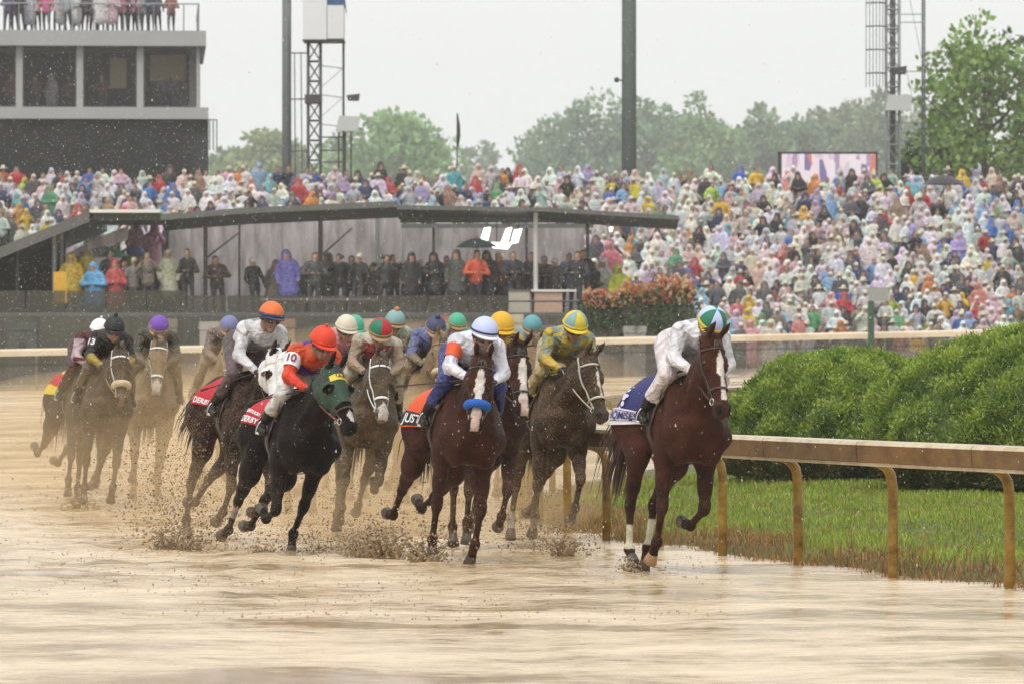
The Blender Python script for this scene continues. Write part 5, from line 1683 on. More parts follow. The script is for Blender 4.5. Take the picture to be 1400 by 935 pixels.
KINDS_P = ['hood', 'hood_phone', 'hood_arms', 'hood_turn', 'hat_poncho', 'cap_poncho', 'jacket', 'hat', 'cap', 'phone', 'long']
PROTO = {k: person_proto(k) for k in KINDS_P}
PROTO_LO = {k: person_proto(k, 0.062) for k in KINDS_P}
PMESH = {}
for k, (V, Fq, C) in PROTO.items():
    msk = (C[:, 0] > 0.95).astype(np.float32); C = C.copy(); C[msk > 0.5] = DARK
    PMESH[k] = np_mesh('person_' + k, V, Fq, True, C, [M_RAINWEAR])
    a_ = PMESH[k].attributes.new('cloth', 'FLOAT', 'POINT'); a_.data.foreach_set('value', msk)

def person(kind, loc, face=0.0, color=(0.7, 0.7, 0.72), label=None, group=None, scale=1.0, cat='person'):
    o = obj('person', PMESH[kind])
    o.location = loc; o.rotation_euler = (rc.uniform(-0.09, 0.09), rc.uniform(-0.10, 0.06), -math.pi / 2 + face); o.scale = (scale, scale * rc.uniform(0.88, 1.15), scale * rc.uniform(0.95, 1.03))
    o.color = (*color, 1)
    tag(o, label, cat, group)
    return o

CLOTHES = [  # (weight, name, colour)
    (52, 'white', (0.80, 0.79, 0.79)), (18, 'clear grey', (0.52, 0.53, 0.55)), (12, 'cream', (0.66, 0.59, 0.52)), (8, 'pale pink', (0.66, 0.47, 0.48)),
    (6, 'light blue', (0.24, 0.44, 0.64)), (5, 'blue', (0.04, 0.15, 0.48)), (4, 'yellow', (0.72, 0.50, 0.03)), (5, 'red', (0.52, 0.03, 0.04)),
    (3, 'lavender', (0.42, 0.34, 0.58)), (2, 'orange', (0.66, 0.24, 0.05)), (2, 'green', (0.10, 0.32, 0.14)), (2, 'turquoise', (0.08, 0.42, 0.50)),
    (2, 'coral', (0.62, 0.20, 0.18)), (15, 'black', (0.025, 0.025, 0.03)), (12, 'dark grey', (0.09, 0.09, 0.10)), (9, 'navy', (0.03, 0.04, 0.12)), (5, 'tan', (0.30, 0.21, 0.14)), (1, 'lime', (0.45, 0.62, 0.06))]
WSUM = sum(c[0] for c in CLOTHES)
def pick_cloth(r):
    u = r.uniform(0, WSUM)
    for w, n, c in CLOTHES:
        u -= w
        if u <= 0: return n, tuple(v * r.uniform(0.8, 1.08) for v in c)
    return CLOTHES[0][1:]
KTXT = {'hood': 'hooded poncho', 'hood_phone': 'hooded poncho, both hands raised', 'hood_arms': 'hooded poncho, arms folded', 'hood_turn': 'hooded poncho, head turned', 'hat_poncho': 'poncho and straw hat',
        'cap_poncho': 'poncho and pale cap', 'jacket': 'jacket, bareheaded', 'hat': 'jacket and straw hat', 'cap': 'jacket and pale cap', 'phone': 'jacket, hands raised', 'long': 'jacket, long hair'}
ORD = ['front', 'second', 'third', 'fourth', 'fifth', 'sixth', 'seventh', 'eighth', 'ninth', 'tenth', 'eleventh', 'twelfth', 'thirteenth', 'fourteenth', 'fifteenth', 'sixteenth', 'seventeenth', 'eighteenth', 'nineteenth', 'twentieth', 'last']
def nth(n): return str(n) + ('th' if 10 <= n % 100 <= 20 else {1: 'st', 2: 'nd', 3: 'rd'}.get(n % 10, 'th'))

# terraces of the stand: one step per row
ROWS = 21
def row_d(i): return 200.0 + 1.0 * i
def row_z(i): return 1.36 + 0.312 * i
M_TERR = mat('terrace_concrete', (0.16, 0.155, 0.15), 0.9, var=0.25, scale=1.0)
stand = empty('terrace', (0, 177, 0)); tag(stand, 'stepped terrace under the packed crowd', 'stand')
for i in range(ROWS):
    MB().box(-60, 62, row_d(i) - 0.5 - 177, row_d(i) + 0.49 - 177, -0.5, row_z(i)).build('step', M_TERR, stand)
MB().box(-60, 62, row_d(ROWS) - 0.5 - 177, row_d(ROWS) + 3 - 177, -0.5, row_z(ROWS - 1) - 0.02).build('landing', M_TERR, stand)

rc = random.Random(21)
WEIGHTS = [('hood', 18), ('hood_phone', 12), ('hood_arms', 10), ('hood_turn', 15), ('hat_poncho', 8), ('cap_poncho', 14), ('jacket', 7), ('hat', 4), ('cap', 6), ('phone', 7), ('long', 7)]
def pick_kind(r):
    u = r.uniform(0, sum(w for _, w in WEIGHTS))
    for k, w in WEIGHTS:
        u -= w
        if u <= 0: return k
crowd = []
for i in range(ROWS):
    d = row_d(i); s = F / d
    x = -21.0 + rc.uniform(0, 0.3)
    while x < 21.0:
        px = 700 + x * s
        py = HORIZON - (row_z(i) + 1.6 - CAMZ) * s
        top = 305 if px < 110 else (296 if px < 545 else (292 if px < 800 else 600))
        left_hid = px < 800 and py > top
        if px < 940 and px >= 800 and py > 402: left_hid = True
        if not left_hid and -20 < px < 1425:
            crowd.append((i, x + rc.uniform(-0.12, 0.12), d + rc.uniform(-0.3, 0.3), row_z(i) + rc.choice((0, 0, 0, -0.10, -0.22, -0.35, 0.08, 0.15)), px))
        x += rc.choice((0.28, 0.32, 0.36, 0.42, 0.48, 0.60))
NIND = 236
# nearest rows are built as individuals
crowd.sort(key=lambda c: c[0])
ind, rest = crowd[:NIND], crowd[NIND:]
cnt = {}
indrows = {}
for c in ind: indrows.setdefault(c[0], []).append(c)
for i, lst in indrows.items():
    lst.sort(key=lambda c: c[1])
    for n, (_, x, d, z, px) in enumerate(lst):
        k = pick_kind(rc); cn, cc = pick_cloth(rc)
        lab = '%s %s, %s terrace row, %s from the flower planter' % (cn, KTXT[k], ORD[i], nth(n + 1))
        person(k, (x, d, z), rc.uniform(-0.5, 0.5) - 0.1 * (x / 15), cc, lab, 'spectators on the terrace', rc.uniform(0.84, 1.0))
# the rest of the packed terrace
PV, PF, PC = [], [], []
off = 0
for (i, x, d, z, px) in rest:
    k = pick_kind(rc); V, Fq, C = PROTO_LO[k]
    cn, cc = pick_cloth(rc)
    a = -math.pi / 2 + rc.uniform(-0.5, 0.5); s = rc.uniform(0.84, 1.0) * (1.04 if i == ROWS - 1 else 1)
    W_ = V * s * np.array([1, rc.uniform(0.85, 1.18), 1]); W_[:, 1] += rc.uniform(-0.10, 0.10) * W_[:, 2]; W_[:, 0] += rc.uniform(-0.04, 0.14) * W_[:, 2]; ca, sa_ = math.cos(a), math.sin(a)
    keepv = W_
    PV.append(np.stack([W_[:, 0] * ca - W_[:, 1] * sa_ + x, W_[:, 0] * sa_ + W_[:, 1] * ca + d, W_[:, 2] + z], 1))
    c = C.copy(); c[C[:, 0] > 0.95] = cc
    PC.append(c); PF.append(Fq + off); off += len(V)
me = np_mesh('crowd', np.concatenate(PV), np.concatenate(PF), True, np.concatenate(PC), [M_CROWD])
tag(obj('crowd', me), 'packed rows of spectators in rain ponchos filling the upper terrace', 'crowd', kind='stuff')

# people seen through the mesh at the foot of the stand
for n, (px, cn, cc, k) in enumerate(((962, 'white', (0.7, 0.7, 0.72), 'hood'), (985, 'pale pink', (0.66, 0.46, 0.48), 'hood_turn'), (1012, 'dark grey', (0.09, 0.09, 0.1), 'cap_poncho'), (1030, 'pink', (0.6, 0.3, 0.34), 'hood'), (1050, 'cream', (0.6, 0.55, 0.48), 'hood_arms'))):
    d = 170.5; x = (px - 700) / F * d
    person(k, (x, d, gz(x, d) - 0.25), rc.uniform(-0.4, 0.4), cc, '%s %s at the mesh fence, %s from the lead horse' % (cn, KTXT[k], nth(n + 1)), 'spectators at the fence', 0.95)

# ------------------------------------------------------------------ media pavilion on a platform
DP = 165.0
zp = lambda py, d=DP: CAMZ - (py - HORIZON) / F * d
xp = lambda px, d=DP: (px - 700) / F * d
M_DRAPE = mesh_cloth('platform_drape', (0.075, 0.075, 0.058), 1.0)
M_EDGE = mesh_cloth('edge_netting', (0.06, 0.06, 0.045), 0.6)
M_ROOF = mat('dark_green_roof', (0.028, 0.040, 0.034), 0.6, var=0.3, scale=1.5)
M_FASCIA = mat('weathered_fascia', (0.10, 0.105, 0.10), 0.7, var=0.3, scale=2)
M_WHITEEDGE = mat('white_roof_edge', (0.66, 0.66, 0.62), 0.5)
def sheet_material():
    m, nt, b = new_mat('plastic_sheeting')
    tc = nn(nt, 'ShaderNodeTexCoord'); mp = nn(nt, 'ShaderNodeMapping'); mp.inputs['Scale'].default_value = (2.2, 1, 0.5)
    nz = nn(nt, 'ShaderNodeTexNoise', Scale=1.6, Detail=5.0, Distortion=0.8); nt.links.new(tc.outputs['Object'], mp.inputs['Vector']); nt.links.new(mp.outputs['Vector'], nz.inputs['Vector'])
    cr = nn(nt, 'ShaderNodeValToRGB'); cr.color_ramp.elements[0].position = 0.3; cr.color_ramp.elements[0].color = (0.28, 0.25, 0.245, 1); cr.color_ramp.elements[1].position = 0.75; cr.color_ramp.elements[1].color = (0.60, 0.55, 0.55, 1)
    nt.links.new(nz.outputs['Fac'], cr.inputs['Fac']); nt.links.new(cr.outputs['Color'], b.inputs['Base Color'])
    b.inputs['Roughness'].default_value = 0.4
    tl = nn(nt, 'ShaderNodeBsdfTranslucent'); nt.links.new(cr.outputs['Color'], tl.inputs['Color'])
    ms = nn(nt, 'ShaderNodeMixShader'); ms.inputs[0].default_value = 0.5
    nt.links.new(b.outputs[0], ms.inputs[1]); nt.links.new(tl.outputs[0], ms.inputs[2]); nt.links.new(ms.outputs[0], nt.nodes['Material Output'].inputs['Surface'])
    bp = nn(nt, 'ShaderNodeBump', Strength=0.5, Distance=0.1); nt.links.new(nz.outputs['Fac'], bp.inputs['Height']); nt.links.new(bp.outputs['Normal'], b.inputs['Normal'])
    return m
M_SHEET = sheet_material()
FLOOR = zp(428, 163)
pv = empty('media_platform', (0, DP, 0)); tag(pv, 'long raised media platform with dark draped front behind the outer rail', 'platform')
gzp = gz(-8, 162) - 0.3
MB().box(xp(-60), xp(948), -3.0, 9.0, FLOOR - 0.12, FLOOR).build('deck', M_FASCIA, pv)
x = -60
while x < 948:
    x2 = min(x + 62, 948)
    V = []; Fc = []
    for j in range(2):
        for i in range(9): V.append((xp(x) + (xp(x2) - xp(x)) * i / 8, -3.02 + 0.05 * math.sin(i * 2.3 + x), (FLOOR - 0.1) if j else gzp))
    for i in range(8): Fc.append((i, i + 1, i + 10, i + 9))
    MB().add(V, Fc).build('drape', M_DRAPE, pv, True)
    x = x2
# waist-high dark netting along the front edge
for k in range(14):
    xa, xb = -60 + 54 * k, -60 + 54 * (k + 1) - 2
    MB().box(xp(xa), xp(xb), -2.96, -2.93, FLOOR + 0.0, FLOOR + (0.62 if xb < 300 else 0.48)).build('edge_panel', M_EDGE, pv)
# guard rail and low ledge on the platform edge
MB().tube([(xp(450), -2.9, FLOOR + 0.32), (xp(940), -2.9, FLOOR + 0.32)], 0.03, 6).build('guard_rail', M_STEELDK, pv)
MB().box(xp(360), xp(520), -2.6, -2.1, FLOOR + 0.35, FLOOR + 0.41).build('ledge', M_WHITEEDGE, pv)

def pavilion(name, label, pts, back, posts, sheets, dep=(-2.2, 5.5), fascia=0.0, roofm=M_ROOF, th=0.16):
    root = empty(name, (0, DP, FLOOR)); tag(root, label, 'pavilion', 'shelters on the media platform')
    for (a, b_) in zip(pts[:-1], pts[1:]):
        xa, za, xb, zb = xp(a[0]), zp(a[1]) - FLOOR, xp(b_[0]), zp(b_[1]) - FLOOR
        y0, y1 = dep
        V = [(xa, y0, za), (xb, y0, zb), (xb, y1, zb - 0.25), (xa, y1, za - 0.25), (xa, y0, za - th), (xb, y0, zb - th), (xb, y1, zb - 0.25 - th), (xa, y1, za - 0.25 - th)]
        MB().add(V, [(0, 1, 2, 3), (7, 6, 5, 4), (0, 4, 5, 1), (1, 5, 6, 2), (2, 6, 7, 3), (3, 7, 4, 0)]).build('roof_panel', roofm, root)
        if fascia: 
            V = [(xa, y0 - 0.04, za + 0.02), (xb, y0 - 0.04, zb + 0.02), (xb, y0 - 0.04, zb - fascia), (xa, y0 - 0.04, za - fascia)]
            V += [(p_[0], p_[1] + 0.03, p_[2]) for p_ in V]
            MB().add(V, [(3, 2, 1, 0), (4, 5, 6, 7), (0, 1, 5, 4), (1, 2, 6, 5), (2, 3, 7, 6), (3, 0, 4, 7)]).build('fascia', M_FASCIA, root)
    for (px, ptop, rad, m, y) in posts:
        MB().tube([(xp(px), y, 0), (xp(px), y, zp(ptop) - FLOOR)], rad, 7).build('post', m, root)
    for (a, b_, t0, t1, bot) in sheets:
        V = []; Fc = []
        for j in range(5):
            for i in range(9):
                u = i / 8; t = t0 + (t1 - t0) * u; py = t + (bot - t) * j / 4
                V.append((xp(a + (b_ - a) * u), back + 0.03 * math.sin(i * 2 + j) , zp(py) - FLOOR))
        for j in range(4):
            for i in range(8): Fc.append((j * 9 + i, j * 9 + i + 1, (j + 1) * 9 + i + 1, (j + 1) * 9 + i))
        MB().add(V, Fc).build('plastic_sheet', M_SHEET, root, True)
    return root
sh = pavilion('lean_to_shelter', 'dark lean-to shelter with sloping roof at the end nearest the grandstand', [(-70, 378), (0, 345), (130, 292)], 3.0, [(80, 318, 0.07, M_STEELGR, -1.5), (88, 318, 0.06, M_STEELGR, -1.0), (30, 345, 0.05, M_STEELDK, -1.5)], [], (-2.2, 5.0), 0.30)
MB().box(xp(130), xp(226), -2.2, 4.0, zp(294) - FLOOR, zp(289.5) - FLOOR).build('flat_roof', M_WHITEEDGE, sh)
MB().box(xp(134), xp(226), -2.0, 4.0, zp(304) - FLOOR, zp(294.5) - FLOOR).build('roof_beam', M_ROOF, sh)
V = [(xp(90), -1.2, zp(352) - FLOOR), (xp(178), -1.2, zp(330) - FLOOR), (xp(180), -1.25, zp(310) - FLOOR), (xp(130), -1.25, zp(330) - FLOOR)]
MB().add(V + [(a, b + 0.05, c) for a, b, c in V], [(0, 1, 2, 3), (7, 6, 5, 4), (0, 4, 5, 1), (1, 5, 6, 2), (2, 6, 7, 3), (3, 7, 4, 0)]).build('awning_flap', M_SHEET, sh)
MB().box(xp(-70), xp(78), 3.0, 3.1, 0, zp(330) - FLOOR).build('back_wall', M_DARKMESH, sh)
MB().box(xp(-70), xp(76), -1.9, -1.85, 0, zp(408) - FLOOR).build('front_panel', M_DARKMESH, sh)
M_PALEPOST = mat('pale_post', (0.50, 0.49, 0.47), 0.6)
s2 = pavilion('sheeted_shelter', 'long shelter walled in grey plastic sheeting under a dark sloping roof', [(226, 297), (340, 288), (545, 279)], 1.2,
         [(284, 290, 0.06, M_STEELDK, -1.2), (325, 290, 0.035, M_STEELDK, 1.0), (440, 287, 0.065, M_STEELDK, -1.2), (515, 285, 0.06, M_STEELGR, 1.0), (226, 297, 0.05, M_STEELDK, 1.0)],
         [(226, 284, 304, 302, 405), (284, 384, 302, 298, 405), (384, 440, 298, 296, 408), (440, 515, 296, 294, 410), (515, 548, 294, 292, 412)], (-2.2, -0.3), 0.15)
for a, b_ in (((284, 355), (325, 318)), ((440, 352), (480, 312))):
    MB().tube([(xp(a[0]), -1.2, zp(a[1]) - FLOOR), (xp(b_[0]), 0.6, zp(b_[1]) - FLOOR)], 0.03, 6).build('brace', M_STEELDK, s2)
s3 = pavilion('flat_roof_shelter', 'flat layered roof on thin posts over the broadcast desk', [(545, 285), (740, 288), (925, 299)], 1.4,
         [(732, 290, 0.065, M_PALEPOST, -2.0), (592, 290, 0.04, M_STEELDK, 1.2), (720, 290, 0.04, M_STEELDK, 1.2), (803, 292, 0.05, M_STEELDK, -0.5)],
         [(548, 592, 306, 306, 410), (592, 660, 306, 306, 410), (660, 720, 306, 307, 412), (720, 800, 307, 308, 412)], (-2.4, -0.2), 0.10, M_ROOF, 0.08)
MB().box(xp(548), xp(912), -1.0, -0.9, zp(306) - FLOOR, zp(300.5) - FLOOR).build('roof_beam', M_ROOF, s3)
MB().box(xp(548), xp(812), 1.0, 1.1, zp(311) - FLOOR, zp(305) - FLOOR).build('roof_beam', M_FASCIA, s3)
# lit LED panels and a lamp under the roof
M_LED = mat('led_panel_light', (1.0, 0.98, 0.95), 0.5, emit=2.2)
def led(lab, quad, d=163.5):
    c = at(*quad[0], d); root = empty('led_panel', c); tag(root, lab, 'lamp', 'lit lamps under the flat roof')
    P = [at(a, b, d) - c for a, b in quad]
    MB().add(P + [p + Vector((0, 0.08, 0)) for p in P], [(3, 2, 1, 0), (4, 5, 6, 7), (0, 1, 5, 4), (1, 2, 6, 5), (2, 3, 7, 6), (3, 0, 4, 7)]).build('panel', M_LED, root)
    MB().tube([(P[0] + P[1]) / 2 + Vector((0, 0.06, 0)), (P[0] + P[1]) / 2 + Vector((0, 0.06, zp(306) - c.z if zp(306) > c.z else 0.3))], 0.02, 5).build('hanger', M_STEELDK, root)
led('slanted white LED panel, first of the lit cluster under the roof', [(662, 312), (671, 311), (667, 330), (656, 331)])
led('upright white LED panel in the middle of the lit cluster under the roof', [(692, 313), (700, 311), (694, 334), (684, 334)])
led('outermost white LED panel of the lit cluster, beside the pale post', [(703, 315), (714, 313), (708, 332), (698, 334)])
led('wide flat white LED panel along the bottom of the lit cluster', [(658, 331), (700, 333), (694, 341), (676, 340)])
led('small round white spotlight hanging above the flower planter', [(833, 311), (838, 311), (837, 317), (833, 317)])
# broadcast desk and a bin on the platform
dk = empty('desk', (xp(775), DP - 2.0, FLOOR)); tag(dk, 'broadcast desk with white top and pale front at the platform edge', 'desk')
MB().box(-1.05, 0.25, -0.3, 0.4, 0.60, 0.66).build('top', M_WHITEEDGE, dk); MB().box(-0.95, -0.15, -0.25, 0.3, 0.0, 0.60).build('front_panel', mat('peach_panel', (0.45, 0.30, 0.22), 0.7, var=0.3, scale=4), dk)
bn = empty('speaker_box', (xp(712), DP - 2.2, FLOOR)); tag(bn, 'small pale equipment box standing on the platform left of the desk', 'box')
MB().box(-0.35, 0.25, -0.2, 0.3, 0, 0.62).build('body', mat('pale_box', (0.42, 0.38, 0.30), 0.7), bn); MB().box(-0.38, 0.28, -0.23, 0.33, 0.62, 0.66).build('lid', M_FASCIA, bn)
# umbrellas
def umbrella(px, py, d, r, m, lab):
    c = at(px, py, d); root = empty('umbrella', c); tag(root, lab, 'umbrella', 'open umbrellas')
    N = 8; vs = [(0, 0, 0.0)]; fs = []
    for j in range(1, 5):
        for i in range(N * 2):
            a = math.pi * i / N; rr = r * j / 4 * (1.0 if i % 2 == 0 else 0.95); vs.append((rr * math.cos(a), rr * math.sin(a), -0.42 * r * (j / 4) ** 1.9))
    n = N * 2
    for i in range(n): fs.append((0, 1 + i, 1 + (i + 1) % n))
    for j in range(3):
        for i in range(n): fs.append((1 + j * n + i, 1 + (j + 1) * n + i, 1 + (j + 1) * n + (i + 1) % n, 1 + j * n + (i + 1) % n))
    MB().add(vs, fs).build('canopy', m, root, True)
    MB().tube([(0, 0, 0.06), (0, 0, -0.95)], 0.012, 5).build('shaft', M_STEELDK, root)
umbrella(652, 326, 163.2, 0.62, mat('dark_green_umbrella', (0.025, 0.04, 0.04), 0.5), 'open dark umbrella held over the photographers below the lamps')
umbrella(156, 342, 166, 0.45, mat('green_umbrella', (0.10, 0.50, 0.32), 0.5), 'open mint green umbrella inside the lean-to shelter')
umbrella(181, 338, 167, 0.45, mat('blue_umbrella', (0.05, 0.16, 0.50), 0.5), 'open blue umbrella inside the lean-to shelter')
umbrella(1290, 240, 194.5, 0.75, mat('black_umbrella', (0.02, 0.02, 0.025), 0.5), 'open black umbrella above the top row of the crowd')

BLK, DGR, SUIT = (0.018, 0.018, 0.02), (0.06, 0.06, 0.065), (0.025, 0.027, 0.035)
PLAT = [  # px, depth, kind, colour, label, lift
    (398, 163.5, 'hood_turn', (0.12, 0.11, 0.36), 'purple blue hooded raincoat at the white ledge, first of the photographers', 0),
    (428, 163.2, 'jacket', DGR, 'bareheaded in dark jacket between the purple raincoat and the brace post', 0),
    (467, 163.6, 'phone', BLK, 'black jacket and raised hands, just past the dark brace post', 0),
    (487, 163.0, 'cap', BLK, 'black jacket and pale cap, beside the raised hands photographer', 0),
    (523, 163.3, 'phone', DGR, 'dark grey jacket, hands raised, alone before the plastic sheeting', 0),
    (559, 163.0, 'hood', BLK, 'long black hooded raincoat in the gap between two photographers', 0),
    (597, 163.4, 'hood_arms', BLK, 'black hooded raincoat with folded arms left of the dark umbrella', 0.05),
    (622, 162.8, 'hood', (0.05, 0.055, 0.045), 'dark olive hooded raincoat under the rim of the dark umbrella', 0),
    (648, 163.0, 'jacket', (0.62, 0.10, 0.04), 'bright red orange jacket under the dark umbrella', 0),
    (668, 163.4, 'hood', BLK, 'black hooded raincoat right of the red orange jacket', 0),
    (688, 163.6, 'long', (0.16, 0.06, 0.04), 'brown jacket and long hair below the LED panels', 0),
    (705, 163.0, 'jacket', SUIT, 'bareheaded man in dark suit left of the pale post', 0.05),
    (724, 163.5, 'jacket', BLK, 'bareheaded in black jacket directly behind the pale post', 0),
    (775, 164.2, 'jacket', (0.25, 0.27, 0.42), 'pale blue shirt behind the broadcast desk', 0.0),
    (786, 163.0, 'jacket', SUIT, 'dark suit seated side of the broadcast desk, nearer the camera', 0.0),
    (797, 163.8, 'jacket', SUIT, 'dark suit at the end of the broadcast desk by the flowers', 0.06),
    (818, 164.5, 'hood', (0.62, 0.62, 0.62), 'white hooded poncho between the desk and the flowers', -0.2),
    (840, 165.5, 'hood', (0.62, 0.18, 0.24), 'pink red hooded poncho above the flower planter', 0.35),
    (852, 164.0, 'hood_turn', (0.55, 0.62, 0.04), 'lime yellow hooded jacket behind the flowers', -0.35),
    (97, 163.5, 'hood', (0.60, 0.42, 0.04), 'yellow hooded poncho beside the shelter post', 0),
    (118, 164.0, 'hood', (0.62, 0.50, 0.05), 'yellow hooded poncho, second from the shelter post', 0.12),
    (131, 163.0, 'hood_arms', (0.10, 0.34, 0.60), 'sky blue hooded poncho inside the lean-to', -0.25),
    (151, 163.8, 'jacket', SUIT, 'bareheaded in dark suit inside the lean-to', 0.1),
    (158, 163.0, 'hood_arms', (0.45, 0.06, 0.06), 'red hooded poncho in front of the dark suit', -0.3),
    (182, 163.4, 'cap', (0.22, 0.20, 0.18), 'taupe jacket and pale cap inside the lean-to', -0.15),
    (205, 163.2, 'phone', (0.20, 0.17, 0.14), 'brown jacket and raised hands inside the lean-to', -0.05),
    (231, 163.6, 'hood', (0.50, 0.50, 0.36), 'pale khaki hooded poncho at the edge of the lean-to', 0.02),
    (259, 163.2, 'jacket', BLK, 'bareheaded in black jacket standing alone before the first plastic sheet', 0.05),
    (190, 168.5, 'hood', (0.56, 0.40, 0.46), 'pale pink hooded poncho raised at the back of the lean-to', 1.05),
    (207, 168.0, 'hood_phone', (0.62, 0.28, 0.40), 'bright pink hooded poncho, hands raised, high at the back of the lean-to', 0.92),
    (174, 167.0, 'long', (0.30, 0.45, 0.05), 'green top beneath the blue umbrella', 0.25),
]
EXTRA = [(352, 'cap'), (372, 'hood_turn'), (412, 'long'), (447, 'hood'), (478, 'jacket'), (505, 'hood_turn'), (541, 'phone'), (574, 'cap'), (586, 'phone'), (611, 'jacket'), (636, 'hood_turn'), (659, 'long'), (679, 'cap'), (696, 'hood'), (715, 'long'), (745, 'jacket'), (758, 'cap'), (812, 'jacket'), (108, 'jacket'), (143, 'cap'), (170, 'jacket'), (194, 'hood_turn'), (218, 'phone'), (245, 'cap'), (300, 'jacket')]
EXC = [('black', BLK), ('dark grey', DGR), ('dark brown', (0.07, 0.045, 0.03)), ('navy', (0.03, 0.035, 0.09)), ('olive', (0.09, 0.09, 0.05)), ('taupe', (0.20, 0.17, 0.14))]
for n_, (px, k) in enumerate(EXTRA):
    nm_, c = EXC[(n_ * 5 + n_ // 3) % len(EXC)]; d = 163.9 + 0.35 * (n_ % 4)
    person(k, ((px - 700) / F * d, d, FLOOR - 0.12 * (n_ % 3)), rc.uniform(-0.9, 0.9), c, 'onlooker in %s %s in the second line on the media platform, %s along' % (nm_, 'raincoat' if 'hood' in k else 'jacket', nth(n_ + 1)), 'people on the media platform', rc.uniform(0.93, 1.04))
PRISER = MB().box(xp(165), xp(226), 2.0, 5.0, 0.0, 0.9).build('riser', M_DRAPE, sh)
for (px, d, k, c, lab, lift) in PLAT:
    person(k, ((px - 700) / F * d, d, FLOOR + lift), rc.uniform(-0.35, 0.35), c, lab, 'people on the media platform', 1.0)
# low risers where people stand above the deck
# photographers cameras
for (px, d, py, lab) in ((467, 163.1, 352, 'black long-lens camera held up by the photographer past the brace post'), (523, 162.85, 352, 'black camera raised by the photographer before the plastic sheeting'), (205, 162.75, 372, 'black camera raised by the photographer in the brown jacket')):
    c = at(px, py, d - 0.25); root = empty('camera', c); tag(root, lab, 'camera', 'cameras of the photographers')
    MB().box(-0.075, 0.075, -0.04, 0.04, -0.05, 0.05).box(-0.03, 0.03, -0.035, 0.035, 0.05, 0.08).build('body', M_STEELDK, root)
    MB().tube([(0, -0.04, 0), (0, -0.16, 0), (0, -0.30, -0.01)], [0.036, 0.04, 0.05], 10).build('lens', M_STEELDK, root, True)

# flower planters on the platform edge
def planter(px0, px1, d, lab, seed, hf):
    xa, xb = xp(px0, d), xp(px1, d); w = xb - xa; r = np.random.default_rng(seed)
    root = empty('flower_planter', (xa, d, FLOOR - 0.1)); tag(root, lab, 'planter', 'flower planters on the platform edge')
    MB().box(0, w, -0.25, 0.3, -1.2, 0.25).build('box', M_DRAPE, root)
    n = 1500
    P = np.stack([r.uniform(-0.05, w + 0.05, n), r.uniform(-0.35, 0.3, n), r.uniform(-0.6, 0.62, n) * hf], 1); N = np.stack([r.normal(0, .5, n), -0.5 * np.ones(n), 0.6 * np.ones(n)], 1)
    leaf_cloud('foliage', P, N, 0.17, np.array([0.055, 0.11, 0.03]) * r.uniform(0.5, 1.5, (n, 1)), M_LEAF, root, 2.4, 0.7)
    n = 420
    P = np.stack([r.uniform(0, w, n), r.uniform(-0.40, 0.2, n), r.uniform(0.30, 0.95, n) * hf], 1); N = np.stack([r.normal(0, .3, n), -0.8 * np.ones(n), 0.5 * np.ones(n)], 1)
    pal = np.array([(0.55, 0.10, 0.06), (0.60, 0.26, 0.16), (0.62, 0.40, 0.28), (0.60, 0.50, 0.36), (0.50, 0.14, 0.12), (0.6, 0.45, 0.1)])
    leaf_cloud('blossoms', P, N, 0.13, pal[r.integers(0, len(pal), n)], M_LEAF, root, 1.2, 0.8)
planter(800, 850, 161.2, 'flower planter of red and cream blooms nearest the broadcast desk', 3, 0.75)
planter(852, 900, 161.2, 'middle flower planter of red and cream blooms with trailing leaves', 4, 0.95)
planter(902, 946, 161.2, 'taller flower planter of orange and cream blooms at the platform end', 5, 1.15)
# yellow drum and sign leaning on the drape
for px, py0, py1, c, lab in ((822, 430, 462, (0.45, 0.36, 0.10), 'ochre panel leaning on the drape under the flowers'), (82, 372, 415, (0.60, 0.34, 0.03), 'orange yellow banner hanging from the shelter post')):
    d = 161.6 if py0 > 400 else 162.6
    a, b_ = at(px - 9, py1, d), at(px + 9, py0, d)
    o = MB().box(0, b_.x - a.x, 0, 0.05, 0, b_.z - a.z).build('banner', mat('banner_%d' % px, c, 0.7, var=0.25, scale=5)); o.location = a; tag(o, lab, 'banner')
# crash-barrier colour strip and the green signpost by the outer rail
d = 166.0; a = at(1182, 472, d)
sg = empty('signpost', (a.x, d - 3.0, gz(a.x, d - 3))); tag(sg, 'dark green signpost with a small grey board in front of the crowd', 'sign')
hz_ = lambda py: CAMZ - (py - HORIZON) / F * (d - 3) - gz(a.x, d - 3)
MB().box(-0.09, 0.09, -0.05, 0.05, 0, hz_(412)).build('post', mat('green_post', (0.02, 0.075, 0.035), 0.5), sg)
MB().box(-0.07, 0.50, -0.07, -0.03, hz_(412), hz_(393)).build('board', mat('grey_board', (0.25, 0.26, 0.25), 0.6), sg)
MB().box(-0.05, 0.05, -0.03, 0.03, hz_(412), hz_(392)).build('upper_post', M_STEELGR, sg)
